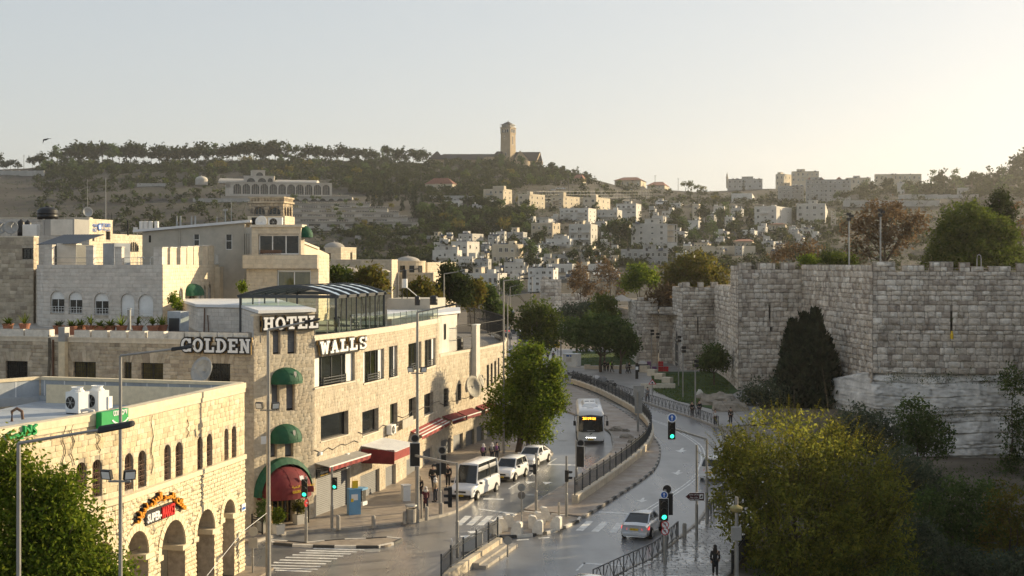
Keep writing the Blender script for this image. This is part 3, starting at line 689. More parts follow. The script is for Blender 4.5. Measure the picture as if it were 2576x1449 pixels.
# city wall
def block_wall(name,label,faces,h=.62,w=.85,npart=300,mat=None,cat='wall',core=True,merl=True,seed=5,kind='rough',proud=.15,gap=.032):
 """faces: (A, B, z0, z1, merlons[(a0,a1,z1)], slits[(a0,a1,z0,z1)])"""
 mat=mat or city_stone; A=faces[0][0]
 th=thing(name,(A[0],A[1],faces[0][2]),label,cat); share=npart//len(faces)
 for i,(A,B,z0,z1,mer,ops)in enumerate(faces):
  f=Fac(A,B); mb=MB(); wall_panel(mb,f,0,f.L,z0,z1,ops,rev=.5); f.box(mb,.02,f.L-.02,z1-.02,z1+.0,-2.2,-.01); f.box(mb,min(2.5,f.L*.4),f.L-min(2.5,f.L*.4),z0,z1-.03,-2.4,-1.2)
  mb.build('core',dark_mortar,th)
  rects=courses(0,f.L,z0,z1,h,w,ops,seed+i,.6,.34)
  for k,(a0,a1,zt)in enumerate(mer):
   f.bb(a0+.04,a1-.04,z1,zt-.03,-.75,-.02,'merlon',dark_mortar,th)
   for q in courses(a0,a1,z1,zt,.6,.75,(),seed+k,.3):rects.append(q)
   sd=Fac(f.P(a1,0,0).xy,f.P(a1,0,-.78).xy); lay(th,sd,courses(0,.78,z1,zt,.6,.8,(),seed),mat,.05,gap,6,kind)
   f.bb(a0,a1,zt,zt+.06,-.8,.05,'coping',mat,th)
  for(a0,a1,y0,y1,*_)in ops:
   m=MB(); m.quad(f.P(a0,y0,-.49),f.P(a1,y0,-.49),f.P(a1,y1,-.49),f.P(a0,y1,-.49)); m.build('arrow_slit',iron,th)
  lay(th,f,rects,mat,proud,gap,share,kind,o=-.01)
 return th
fN=Fac((40.6,150),(63,147)); mer=[]
for(u0,u1,vt)in((2196,2252,659),(2268,2325,668),(2340,2398,660),(2414,2440,662),(2442,2474,672),(2487,2543,671),(2558,2620,663),(2640,2700,664)):mer.append((fN.su(u0),fN.su(u1),fN.zv(fN.su((u0+u1)/2),vt)))
sl=fN.su(2393); near_wall=block_wall('city_wall','near stretch of the old city wall with battlements above the pale cliff',[((40.6,150),(63,147),4.6,fN.zv(5,683),mer,[(sl-.1,sl+.12,9.2,11.6)])])
side_wall=block_wall('city_wall','receding face of the city wall between the two big corners',[((38.5,177),(40.6,150.02),.5,16.75,[],[])],npart=300,seed=22,w=.8)
t1=Fac((29.9,176),(38.5,177)); mer1=[(t1.su(a),t1.su(b),16.95)for a,b in((1858,1890),(1905,1950),(1965,2000))]
tower1=block_wall('wall_tower','large square tower of the city wall behind the cypress',[((29.9,176),(38.5,177),0,16.1,mer1,[(t1.su(1934),t1.su(1938),t1.zv(4,802),t1.zv(4,768)),(t1.su(1937),t1.su(1943),t1.zv(4,832),t1.zv(4,824))]),((30.75,187),(29.9,176.02),0,16.6,[],[])],seed=40)
cw1=block_wall('city_wall','dark stretch of city wall linking the two square towers',[((31.7,208),(30.8,186.9),0,13.6,[],[])],seed=50,npart=200)
t2=Fac((26.75,209),(32.4,210)); mer2=[(t2.su(a),t2.su(b),13.9)for a,b in((1718,1735),(1757,1770),(1790,1806))]
gate_f=Fac((26.9,223),(26.75,209.02))
tower2=block_wall('wall_tower','square gate tower with pointed doorway beside the lawn',[((26.75,209),(32.4,210),0,13.1,mer2,[(t2.su(1754),t2.su(1757),t2.zv(3,836),t2.zv(3,807))]),((26.9,223),(26.75,209.02),0,13.1,[(9,13,13.7)],[])],seed=60,h=.6,w=.8)
mb=MB(); mb.quad(*[gate_f.P(a,z,.16)for a,z in((5,.1),(9,.1),(9,4),(8,5.4),(7,6),(6,5.4),(5,4))]); mb.build('door',iron,tower2)  # flat black shape, the dark of the arch opening put into colour
t3=Fac((21.1,224),(24.5,224.5))
tower3=block_wall('wall_tower','plain square wall tower farthest along the plaza',[((21.0,224),(24.6,224.5),0,10.6,[(.2,1.2,11.1),(2,3.4,11.1)],[]),((21.0,240),(21.0,224.02),0,10.6,[],[])],seed=70,h=.6,w=.8)
cw2=block_wall('city_wall','short stretch of city wall between gate tower and plain tower',[((24.6,223),(27.0,223.2),0,9.6,[],[])],seed=80,npart=120)
fw1=block_wall('wall_tower','distant ruined wall tower with notched top above the trees',[((7.2,329),(12.2,329.5),0,12.9,[(.2,1.6,13.6)],[]),((7.3,340),(7.2,329.02),0,12.9,[],[])],seed=90,h=.9,w=1.4,npart=120)
fw2=block_wall('wall_tower','distant low wall tower with merlons right of the ruined one',[((11.1,300),(17.1,301),0,9.3,[(.1,2.3,10),(3.1,6,10)],[])],seed=95,h=.8,w=1.2,npart=120)
fw3=block_wall('city_wall','long low wall behind the gazebo and bare trees',[((17.2,262),(36,258),0,8.6,[],[])],seed=99,h=.8,w=1.3,npart=150)
ow=thing('city_wall',(63,147,0),'city wall continuing round outside the right edge of the view','wall')
pts=[(63,147),(53.5,122),(46.5,70),(40,18),(38,-20)]  # unseen stretch, its line and height shaped for the shade it casts
for i in range(4):
 f=Fac(pts[i],pts[i+1]); zt_=16.5 if i==0 else 14.9; f.bb(0,f.L,-4.5,zt_,-2.4,0,'wall_stretch',dark_mortar,ow)
 k=0
 while k*3.2+2<f.L:
  f.bb(k*3.2,k*3.2+2,zt_,zt_+.8,-.8,-.02,'merlon',city_stone,ow); k+=1
mb=MB(); mb.quad((31.5,178.5,13),(39.5,178.5,13),(42.5,152.5,13),(64,149.5,13),(140,149.5,13),(140,235,13),(33,235,13)); tag(mb.build('old_city_ground',earth),kind='structure')
mb=MB(); mb.quad((28,211,8.5),(32.9,211.5,8.5),(32.9,260,8.5),(20,260,8.5),(22,226,8.5)); tag(mb.build('old_city_ground',earth),kind='structure')
wr=thing('wall_railing',fN.P(2,15.9,-1),'pale metal railing showing in the gaps of the near battlements','railing')
mb=MB()
for z in(16.1,16.4):mb.bar(fN.P(1,z,-1.2),fN.P(20,z,-1.2),.05)
for k in range(40):mb.bar(fN.P(1+k*.48,15.7,-1.2),fN.P(1+k*.48,16.4,-1.2),.03)
mb.build('rails',galv,wr)
mb=MB(); c0=fN.su(2462); mb.tube([fN.P(c0,15.8,-.9),fN.P(c0,17.4,-.9),fN.P(c0+.05,17.8,-.9),fN.P(c0+.22,17.95,-.9),fN.P(c0+.4,17.8,-.9),fN.P(c0+.45,17.4,-.9),fN.P(c0+.45,15.8,-.9)],.05,6)
tag(mb.build('ladder_rail',galv),'looped metal ladder rail standing above the near battlements','ladder rail')
lt=MB(); c0=fN.su(2393); lt.lathe([(.0,0),(.16,.02),(.19,.5),(.12,.62),(.1,.9),(0,.92)],(*fN.P(c0,0,.35).xy,8.5),10); lt.bar(fN.P(c0,9.0,.02),fN.P(c0,9.0,.3),.05)
tag(lt.build('wall_lantern',plate_yellow),'yellow lantern on the near city wall below an arrow slit','lantern')
cv=[]; cf=[]; NU,NT=230,120; rgk=random.Random(4); LZ=[-4.7]
while LZ[-1]<6.5:LZ.append(LZ[-1]+rgk.choice((.35,.5,.8,1.2,1.5)))
LO=[(rgk.uniform(1.2,4.5),rgk.uniform(0,9),rgk.uniform(-.12,.5))for _ in LZ]
def ledge(X,z):
 k=max(0,int(np.searchsorted(LZ,z))-1); ln,sh,of=LO[k]; q=X/ln+sh+noise.noise(Vector((X*.3,z*.4,8)))*.3; c=math.floor(q); e=min(q-c,1-q+c)*ln; zz=min(z-LZ[k],(LZ[min(k+1,len(LZ)-1)]-z)); h=noise.noise(Vector((c*3.7,k*5.1,2.2)))
 return of+h*.42-(.22 if e<.07 else 0)-(.25 if zz<.05 else 0)
for j in range(NT+1):
 t=j/NT
 for i in range(NU+1):
  X=30.5+(80-30.5)*i/NU; yw=150-(X-40.6)*.134 if X>40.6 else 150+(40.6-X)*3.2
  top=np.interp(X,[30.5,34,38,40.5,42,60,80],[.2,1.4,3.2,4.6,5.0,4.8,6])+noise.noise(Vector((X*.4,0,9)))*.35; z=top*(1-t)+(-4.7)*t; d=noise.noise(Vector((X*.12,3,1)))*.5; zt_=z+d
  out=.35+2.6*t**1.4+ledge(X,zt_)+noise.noise(Vector((X*.25,z*.3,4)))*.8+noise.noise(Vector((X*1.9,z*3.2,2)))*.16+noise.noise(Vector((X*5,z*7,3)))*.06
  cv.append((X,yw+.6-out if j else yw+1.5,z if j else top))
for j in range(NT):
 for i in range(NU):q=j*(NU+1)+i; cf.append((q,q+1,q+NU+2,q+NU+1))
ck=link('cliff',mesh_np('cliff',cv,np.array(cf),[rock_mat])); tag(ck,'pale layered bedrock cliff under the near city wall',kind='structure')
# hotel
P2=lambda u,Y:Vector(((u-UC)/F*Y,Y))
hotel=thing('hotel_building',(-16.4,84.6,0),'curved limestone hotel at the street corner with dark windows and shuttered shops','hotel')
mpts=[(-13.08,88.1),(-10.9,94.2),(-8.78,102.3),(-6.3,115.8)]
fW=Fac((-46,93),(-16.4,84.6)); fC=Fac((-16.4,84.6),mpts[0]); fM=[Fac(mpts[i],mpts[i+1])for i in range(3)]
ZT=12.03
def fac_at(fs,u):
 for f in fs:
  if-1e-6<=f.su(u)<=f.L+1e-6:return f
 return fs[-1]if u>U(fs[-1].P(fs[-1].L,0))else fs[0]
def opens(fs,lst):
 d={id(f):[]for f in fs}
 for(u0,u1,vt,vb,*r)in lst:
  f=fac_at(fs,(u0+u1)/2); a0,a1,z0,z1=f.rect(u0,u1,vt,vb); a0=max(a0,.05); a1=min(a1,f.L-.05); d[id(f)].append((a0,a1,z0,z1,*r))
 return d
win_c=[(686,705,831,891),(723,745,830,890),(683,702,957,1034),(720,741,957,1033),(678,696,1104,1150),(716.6,737,1104,1149)]
door_c=(683,741,1236,1324)
oc=opens([fC],win_c+[door_c])[id(fC)]
win_m=[(789,892,893,966),(914,966,881,958),(978,1016,869,946),(1027,1060,862,930),(1068,1096,853,922)]
win_m2=[(806.6,876,1040,1101),(911,952,1031,1090),(981,1006,1014,1073),(1028,1046,1001,1057),(1066.6,1090,989,1042)]
shops=[(793,881,1182,1309),(904,955,1188,1292),(968,996,1172,1276),(1021,1052,1150,1235),(1062,1088,1130,1231)]
om={}
for k,l in(('a',win_m),('b',win_m2),('s',shops)):om[k]=opens(fM,l)
mb=MB()
wall_panel(mb,fC,0,fC.L,0,13.7,oc,.5)
for f in fM:wall_panel(mb,f,0,f.L,0,ZT,om['a'][id(f)]+om['b'][id(f)]+om['s'][id(f)],.5)
ww=[(14.6,69.6,908,960),(185,241,910,962),(312,331,911,962),(355,410.5,913,966),(524,579,914,968)]
ow_=[fW.rect(*w)for w in ww]
wall_panel(mb,fW,0,fW.L,0,12.1,ow_,.4)
mb.build('wall',mortar,hotel)
inner=MB()
core=[fC.P(0,0,-.5),fC.P(fC.L,0,-.5)]+[f.P(f.L,0,-.5)for f in fM]+[Vector((-22,118,0)),Vector((-46,112,0)),fW.P(0,0,-.45)]
inner.prism(core,0.05,11.9); inner.build('roof_terrace',roof_dirt,hotel)
rc=[]
lay(hotel,fC,courses(0,fC.L,.15,13.6,.23,.44,oc,1,.4),hotel_stone,.012,.007,70)
for i,f in enumerate(fM):
 z0=.15; lay(hotel,f,courses(0,f.L,z0,ZT-.25,.23,.44,om['a'][id(f)]+om['b'][id(f)]+om['s'][id(f)],5+i,.4),hotel_stone,.012,.007,(100,70,40)[i])
 m=MB(); f.box(m,-.02,f.L+.02,ZT-.25,ZT,-.35,.09); f.box(m,-.02,f.L+.02,ZT,ZT+.16,-.3,.04); m.build('parapet',trim,hotel)
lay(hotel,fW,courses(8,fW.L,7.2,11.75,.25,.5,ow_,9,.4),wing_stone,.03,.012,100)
m=MB(); fW.box(m,0,fW.L,11.75,12.0,-.4,.07); fW.box(m,0,fW.L,12.0,12.1,-.4,.12); m.build('parapet',trim,hotel)
fC.bb(-.03,fC.L+.03,13.6,13.75,-.3,.06,'cornice',trim,hotel)
for r in ow_:
 w=window(hotel,fW,*r,rec=.2,grille=iron,mull=1,pane=warm_glass if r[0]>15 and r[0]<24 else dark_glass)
 arch=MB()
 n=7; a0,a1,z0,z1=r[:4]
 for k in range(n):
  x0=a0-.1+(a1-a0+.2)*k/n; x1=a0-.1+(a1-a0+.2)*(k+1)/n; t0=(k/n-.5)*.5; t1=((k+1)/n-.5)*.5
  b=MB(); b.hexa([fW.P(x0+.01,z1,-.02),fW.P(x1-.01,z1,-.02),fW.P(x1-.01,z1,.05),fW.P(x0+.01,z1,.05),fW.P(x0+t0+.01,z1+.62,-.02),fW.P(x1+t1-.01,z1+.62,-.02),fW.P(x1+t1-.01,z1+.62,.05),fW.P(x0+t0+.01,z1+.62,.05)]); b.build('lintel_stone',wing_stone,hotel)
for i,r in enumerate(oc[:6]):window(hotel,fC,*r[:4],rec=.25,mull=0,shutter=.93,shm=shutter_mat)
for i,f in enumerate(fM):
 for r in om['a'][id(f)]:
  wide=r[1]-r[0]>3
  w=window(hotel,f,*r[:4],rec=.3,mull=3 if wide else 2,fw=.07,curtain=curtain_mat if wide else curtain_white,fr=anthracite,pane=clear_glass)
  b=MB(); a0,a1,z0,z1=r[:4]; q0,q1=a0+(a1-a0)*.22,a1-(a1-a0)*.22
  for z in(.12,.3,.48):f.box(b,q0,q1,z0+z,z0+z+.07,-.06,.02)
  for q in(q0,q1-.05):f.box(b,q,q+.05,z0+.05,z0+.6,-.05,.01)
  b.build('guard_rail',anthracite,w)
  b=MB(); b.quad(f.P(a0,z0,-.44),f.P(a1,z0,-.44),f.P(a1,z1,-.44),f.P(a0,z1,-.44)); b.build('dark_room_sheet',iron,w)  # black sheet, the dark of the unlit room put into its colour
  f.bb(a0-.05,a1+.05,z0-.12,z0,-.28,.07,'sill',trim,w)
  for s_ in((a0+.0,a0+(a1-a0)*.17),(a1-(a1-a0)*.17,a1)):
   f.bb(*s_,z0,z1,-.26,-.2,'side_panel',white_paint,w)
 for r in om['b'][id(f)]:window(hotel,f,*r[:4],rec=.34,mull=0 if r[1]-r[0]>1.8 else 1,pane=dark_glass if r[1]-r[0]>1.8 else green_glass,sill=trim)
 for r in om['s'][id(f)]:
  b=MB(); a0,a1,z0,z1=r[:4]; n=int((z1-z0)/.13); x0,x1=a0+.06,a1-.06
  for k in range(n):
   y0=z0+(z1-z0)*k/n; y1=z0+(z1-z0)*(k+1)/n
   f.hexa=None
   b.quad(f.P(x0,y0,-.2),f.P(x1,y0,-.2),f.P(x1,y1-.03,-.22),f.P(x0,y1-.03,-.22)); b.quad(f.P(x0,y1-.03,-.22),f.P(x1,y1-.03,-.22),f.P(x1,y1,-.2),f.P(x0,y1,-.2))
  b.build('roller_shutter',shutter_mat,hotel)
  b=MB(); f.box(b,a0,a0+.08,z0,z1,-.24,.03); f.box(b,a1-.08,a1,z0,z1,-.24,.03); b.build('door_frame',trim,hotel)
a0,a1,z0,z1=oc[6][:4]
fC.bb(a0,a1,.13,z1,-.5,-.44,'entrance_recess',iron,hotel)
for q in(.18,.42,.62,.84):
 b=MB(); x=a0+(a1-a0)*q; fC.box(b,x-.05,x+.05,.15,z1-.05,-.42,-.36); b.build('door_frame',gold,hotel)
fC.bb(a0+(a1-a0)*.2,a0+(a1-a0)*.82,.2,z1-.2,-.41,-.39,'door',dark_glass,hotel)
b=MB(); x=a0+(a1-a0)*.52; b.quad(fC.P(x-.15,1.7,-.37),fC.P(x+.15,1.7,-.37),fC.P(x+.15,2.1,-.37),fC.P(x-.15,2.1,-.37)); b.build('door_notice',sign_white,hotel)
def dome_awning(name,f,a0,a1,z0,z1,out,mat,label,val=.18,ribs=5):
 th=thing(name,f.P((a0+a1)/2,z0,0),label,'awning'); c=(a0+a1)/2; r=(a1-a0)/2; h=z1-z0; mb=MB(); N,K=16,7; vs=[]; fs=[]
 for j in range(K+1):
  ph=math.pi/2*j/K
  for i in range(N+1):
   t=math.pi*i/N; s=.0 if i%3 else.015
   vs.append(f.P(c-r*math.cos(t),z0+h*math.sin(t)**.8*math.cos(ph),.03+(out+s)*math.sin(t)**.8*math.sin(ph)))
 for j in range(K):
  for i in range(N):a=j*(N+1)+i; fs.append((a,a+1,a+N+2,a+N+1))
 mb.add(vs,fs); mb.build('canopy',mat,th,smooth=True)
 mb=MB()
 for i in range(N):
  t0,t1=math.pi*i/N,math.pi*(i+1)/N
  p=[(c-r*math.cos(t),.03+out*math.sin(t)**.8)for t in(t0,t1)]
  mb.quad(f.P(p[0][0],z0-val,p[0][1]),f.P(p[1][0],z0-val,p[1][1]),f.P(p[1][0],z0+.01,p[1][1]),f.P(p[0][0],z0+.01,p[0][1]))
 mb.build('valance',mat,th)
 for k in range(1,ribs):
  t=math.pi*k/ribs; mb=MB()
  mb.tube([f.P(c-r*math.cos(t),z0+h*math.sin(t)**.8*math.cos(p),.045+out*math.sin(t)**.8*math.sin(p))for p in(0,.3,.6,.9,1.2,1.57)],.012,4); mb.build('rib',mat,th)
 return th
for(u0,u1,vt,vb),lab in(((683,752,924,957),'upper green dome awning on the hotel corner between two floors'),((680,750,1066,1104),'lower green dome awning just above the maroon entrance canopy')):
 r=fC.rect(u0-2,u1,vt,vb); th=dome_awning('dome_awning',fC,max(r[0],.3),min(r[1],fC.L-.2),r[2],r[3],1.0,green_cloth,lab)
 b=MB(); b.quad(*[fC.P((r[0]+r[1])/2+x,r[2]+z,1.03-z*.18)for x,z in((.12,.22),(.22,.42),(.22,.62),(.02,.62),(.02,.42))]); b.build('crest',sign_back,th)
r=fC.rect(640,768,1165,1240); big=dome_awning('entrance_canopy',fC,.25,fC.L-.75,r[2]+.15,r[3]-.1,1.7,red_cloth,'big maroon dome canopy over the hotel entrance with gold lettering',.35,7)
b=MB(); N=14; c_=fC.L/2-.25; rr=fC.L/2-.38
for k in range(N):
 t0,t1=math.pi*k/N,math.pi*(k+1)/N; q=[]
 for(x,y)in((rr*1.0,r[3]-r[2]),(rr*1.08,r[3]-r[2]+.38)):q+=[(c_-x*math.cos(t0),r[2]+y*math.sin(t0)),(c_-x*math.cos(t1),r[2]+y*math.sin(t1))]
 b.hexa([fC.P(*q[0],.04),fC.P(*q[1],.04),fC.P(*q[3],.04),fC.P(*q[2],.04),fC.P(*q[0],.7),fC.P(*q[1],.7),fC.P(*q[3],.5),fC.P(*q[2],.5)])
b.build('green_hood',green_cloth,big)
dz=Vector((fC.n.x*-.1,fC.n.y*-.1,1)).normalized(); d3=Vector((fC.d.x,fC.d.y,0))
o_=fC.P(1.75,r[2]+.2,1.76); text('GOLDEN WALLS HOTEL',o_,d3,dz,1.75,.17,plate_yellow,big,depth=.01)
text(arabic('فندق الأسوار الذهبية'),fC.P(1.75,r[2]+.48,1.73),d3,dz,1.75,.24,plate_yellow,big,depth=.01)
b=MB(); b.quad(*[fC.P(2.6+x,r[2]+.85+z,1.66-z*.35)for x,z in((0,0),(.15,.15),(.15,.4),(.07,.34),(0,.4),(-.07,.34),(-.15,.4),(-.15,.15))]); b.build('crest',sign_white,big)
GL={
'G':[('c',.5,.625,.5,.625,.24,40,330),('r',.55,.3,1.0,.55),('r',.76,.05,1.0,.5),('r',.74,.8,.98,1.22)],
'O':[('c',.5,.625,.5,.625,.25,0,360)],
'D':[('c',.42,.625,.58,.625,.25,-90,90),('r',.12,0,.38,1.25),('r',0,0,.5,.2),('r',0,1.05,.5,1.25)],
'L':[('r',.15,0,.43,1.25),('r',0,0,.95,.22),('r',0,1.05,.58,1.25),('r',.75,.1,.95,.48)],
'E':[('r',.13,0,.4,1.25),('r',0,0,.95,.22),('r',0,1.03,.95,1.25),('r',.3,.53,.7,.73),('r',.77,.1,.95,.42),('r',.77,.85,.95,1.15)],
'N':[('r',.1,0,.32,1.25),('r',.68,0,.9,1.25),('q',(.08,1.25),(.34,1.25),(.92,0),(.66,0)),('r',0,0,.42,.18),('r',.58,1.07,1.0,1.25),('r',0,1.07,.3,1.25)],
'H':[('r',.1,0,.36,1.25),('r',.64,0,.9,1.25),('r',.3,.52,.7,.74),('r',0,0,.46,.2),('r',.54,0,1.0,.2),('r',0,1.05,.46,1.25),('r',.54,1.05,1.0,1.25)],
'T':[('r',.36,0,.64,1.25),('r',0,1.03,1.0,1.25),('r',0,.8,.17,1.1),('r',.83,.8,1.0,1.1),('r',.22,0,.78,.2)],
'W':[('q',(.0,1.25),(.26,1.25),(.42,0),(.22,0)),('q',(.4,1.1),(.58,1.1),(.4,0),(.24,0)),('q',(.42,1.1),(.6,1.1),(.78,0),(.6,0)),('q',(.76,1.25),(1.0,1.25),(.8,0),(.6,0)),('r',-.06,1.07,.34,1.25),('r',.68,1.07,1.06,1.25)],
'A':[('q',(.4,1.25),(.64,1.25),(.3,0),(.1,0)),('q',(.38,1.25),(.62,1.25),(.94,0),(.68,0)),('r',.28,.32,.74,.5),('r',0,0,.4,.18),('r',.58,0,1.0,.18)],
'S':[('c',.48,.92,.42,.33,.22,20,270),('c',.5,.33,.44,.34,.22,-160,90),('r',.74,.82,.92,1.22),('r',.06,.03,.24,.44)]}
def glyph(mb,f,a,z,sx,sz,ch,o0,o1,e=0.0):
 cnt=[0]
 def pt(x,y):return(a+x*sx,z+y*sz)
 def slabq(q):
  cnt[0]+=1; mb.hexa([f.P(*p,o0-cnt[0]*.0015)for p in q]+[f.P(*p,o1+cnt[0]*.0025)for p in q])
 for g in GL[ch]:
  if g[0]=='r':
   x0,y0=pt(g[1],g[2]); x1,y1=pt(g[3],g[4]); slabq([(x0-e,y0-e),(x1+e,y0-e),(x1+e,y1+e),(x0-e,y1+e)])
  elif g[0]=='q':
   q=[pt(*p)for p in g[1:]]; cx=sum(p[0]for p in q)/4; cz=sum(p[1]for p in q)/4
   slabq([(p[0]+e*(1 if p[0]>cx else-1),p[1]+e*(1 if p[1]>cz else-1))for p in q])
  else:
   _,cx,cy,rx,ry,t,d0,d1=g; n=max(6,int((d1-d0)/24)); c=pt(cx,cy); t2=t*.8
   for k in range(n):
    A0,A1=R(d0+(d1-d0)*k/n),R(d0+(d1-d0)*(k+1)/n); q=[]
    for(X,Y,T)in((rx*sx+e,ry*sz+e,A0),(rx*sx+e,ry*sz+e,A1),(max(.01,(rx-t)*sx-e),max(.01,(ry-t2)*sz-e),A1),(max(.01,(rx-t)*sx-e),max(.01,(ry-t2)*sz-e),A0)):q.append((c[0]+X*math.cos(T),c[1]+Y*math.sin(T)))
    slabq(q)
def slab_sign(word,f,a0,a1,z0,z1,label,o=.08):
 th=thing('hotel_sign',f.P(a0,z0,o),label,'sign'); n=len(word); wd=(a1-a0)/(n+.14*(n-1)); sz=(z1-z0)/1.25; a=a0
 for ch in word:
  mb=MB(); glyph(mb,f,a,z0,wd,sz,ch,o,o+.16,.085); bk=mb.build('letter',black_board,th)
  mb=MB(); glyph(mb,f,a,z0,wd,sz,ch,o-.01,o+.1,.095); mb.build('gold_edge',gold,bk)
  mb=MB(); glyph(mb,f,a,z0,wd,sz,ch,o+.1,o+.2,.0); mb.build('letter_face',sign_white,bk); a+=wd*1.14
 return th
r=fW.rect(461,634,851,887); slab_sign('GOLDEN',fW,r[0],r[1],r[2]+.02,r[3],'GOLDEN in white slab letters on the shaded hotel wing')
bd=MB(); r=fC.rect(655,788,792,832); a0_,a1_=max(r[0],.3),fC.L+.1; fC.box(bd,a0_-.1,a1_+.1,r[2],r[3],.07,.14)
hsg=slab_sign('HOTEL',fC,a0_,a1_,r[2]+.12,r[3]-.1,'HOTEL in white slab letters on a black board at the corner',.16); bd.build('back_board',black_board,hsg)
fS=Fac(fM[0].P(.15,0,.05).xy,fM[0].P(fM[0].L,0,.05).xy); r=fS.rect(797,914,853,880); slab_sign('WALLS',fS,r[0],r[1],r[2]-.1,r[3]+.02,'WALLS in white slab letters under the glass balustrade')
pp=[P2(647,84.9),P2(787,87.9),P2(692,112),P2(452,112),P2(498,97),P2(604,95.6)]
room=thing('rooftop_room',(*pp[0],12),'pale block rooftop room with a flat white roof behind the letter signs','rooftop room')
for i,j in((3,4),(4,5),(5,0)):
 f=Fac(pp[i],pp[j]); f.bb(0,f.L,11.9,13.75,-.25,-.03,'wall',mortar,room)
 lay(room,f,courses(0,f.L,12,13.7,.28,.55,(),i),pale_stone,.02,.012,60,o=-.03)
mb=MB(); cx=sum(p.x for p in pp)/6; cy=sum(p.y for p in pp)/6
mb.prism([(cx+(p.x-cx)*1.04,cy+(p.y-cy)*1.03)for p in pp],13.78,13.98); mb.build('roof',roof_white,room)
mb=MB(); f=Fac(pp[4],pp[5]); mb.tube([f.P(.6,12,.1),f.P(.65,13.7,.1)],.05); mb.tube([f.P(1.0,12,.1),f.P(.9,13.2,.08)],.04); mb.build('drain_pipe',rust_iron,room)
pg=thing('glass_pergola',(-12,93,12),'rooftop glass pergola with curved dark roof beams','pergola')
Fr,Br,Fl=Vector((-12.3,93.2)),Vector((-9.95,103.6)),Vector((-19.3,94.8)); dB=Br-Fr
def pgp(x,t,z):p=Fr+(Fl-Fr)*x+dB*t; return Vector((p.x,p.y,z))
def arcz(x):return 14.6+.75*math.sin(math.pi*min(1,max(0,x))**.9)
for k in range(6):
 t=k/5; mb=MB()
 for i in range(12):mb.bar(pgp(-.03+1.06*i/12,t,arcz(i/12)),pgp(-.03+1.06*(i+1)/12,t,arcz((i+1)/12)),.16,.2)
 mb.build('roof_beam',anthracite,pg)
 for x in(0,1):
  mb=MB(); mb.bar(pgp(x,t,12),pgp(x,t,14.6),.16 if k in(0,5)else.1); mb.build('post',anthracite,pg)
for k in range(5):
 mb=MB()
 for i in range(12):mb.quad(pgp(i/12,k/5+.01,arcz(i/12)+.06),pgp((i+1)/12,k/5+.01,arcz((i+1)/12)+.06),pgp((i+1)/12,k/5+.19,arcz((i+1)/12)+.06),pgp(i/12,k/5+.19,arcz(i/12)+.06))
 mb.build('roof_pane',roof_white if k%1 else clear_glass,pg)
 mb=MB(); mb.quad(pgp(0,k/5+.02,12.1),pgp(0,k/5+.18,12.1),pgp(0,k/5+.18,14.5),pgp(0,k/5+.02,14.5)); w=mb.build('wall_pane',clear_glass,pg)
 for q in(.1,):
  mb=MB(); mb.bar(pgp(0,k/5+q,12),pgp(0,k/5+q,14.55),.04); mb.build('mullion',anthracite,w)
for i in range(5):
 mb=MB(); mb.quad(pgp(i/5+.01,0,12.1),pgp((i+1)/5-.01,0,12.1),pgp((i+1)/5-.01,0,14.5),pgp(i/5+.01,0,14.5)); mb.build('wall_pane',clear_glass,pg)
mb=MB()
for a,b in(((0,0),(1,0)),((0,0),(0,1)),((0,1),(1,1)),((1,0),(1,1))):mb.bar(pgp(*a,14.62),pgp(*b,14.62),.16,.22); mb.bar(pgp(*a,12.08),pgp(*b,12.08),.12,.16)
mb.build('frame',anthracite,pg)
def chair(p,rz,lab):
 th=thing('terrace_chair',p,lab,'chair','chairs in the glass pergola'); ca=Matrix.Rotation(rz,3,'Z')
 def b(name,c,d):mb=MB(); mb.box(Vector(p)+ca@Vector(c),d,rz); mb.build(name,black_plastic,th)
 b('seat',(0,0,.45),(.46,.46,.05)); b('backrest',(0,.22,.75),(.46,.04,.55))
 for x in(-.2,.2):
  for y in(-.2,.2):b('leg',(x,y,.22),(.035,.035,.44))
for x,t,rz,lab in((.12,.25,.4,'dark terrace chair nearest the glass corner post'),(.2,.45,2.2,'dark terrace chair beside the small pergola table'),(.15,.65,1,'dark terrace chair farthest inside the pergola')):chair(pgp(x,t,12.05),rz,lab)
tb=thing('terrace_table',pgp(.3,.4,12.05),'small round dark table inside the glass pergola','table'); p=pgp(.3,.4,12.05)
mb=MB(); mb.disc(p+Vector((0,0,.73)),(0,0,1),.4,.04); mb.build('tabletop',offwhite,tb); mb=MB(); mb.tube([p,p+Vector((0,0,.7))],.04); mb.disc(p+Vector((0,0,.02)),(0,0,1),.25,.03); mb.build('leg',black_plastic,tb)
bl=thing('glass_balustrade',fM[0].P(0,12.2,-.1),'glass balustrade with slim posts along the curved hotel roof edge','balustrade')
bp_=resample([fM[0].P(.3,0,-.1)]+[f.P(f.L,0,-.1)for f in fM],1.75)
for i,p in enumerate(bp_):
 mb=MB(); mb.bar(p+Vector((0,0,ZT+.1)),p+Vector((0,0,ZT+1.15)),.05); mb.build('post',galv,bl)
 if i<len(bp_)-1:
  q=bp_[i+1]; mb=MB(); mb.quad(*[a+Vector((0,0,z))for a,z in((p,ZT+.2),(q,ZT+.2),(q,ZT+1.1),(p,ZT+1.1))]); mb.build('pane',clear_glass,bl)
an=[P2(985,109),P2(1112,117.3),P2(1150,121.5),P2(1150,131),P2(985,128)]
ax=thing('rooftop_annex',(*an[1],9),'white rooftop annex with a flat roof beyond the glass pergola','annex')
mb=MB(); mb.prism(an,9,12.4); mb.build('wall',offwhite,ax); mb=MB(); cx=sum(p.x for p in an)/5; cy=sum(p.y for p in an)/5
mb.prism([(cx+(p.x-cx)*1.12,cy+(p.y-cy)*1.05)for p in an],12.42,12.62); mb.build('roof',roof_white,ax)
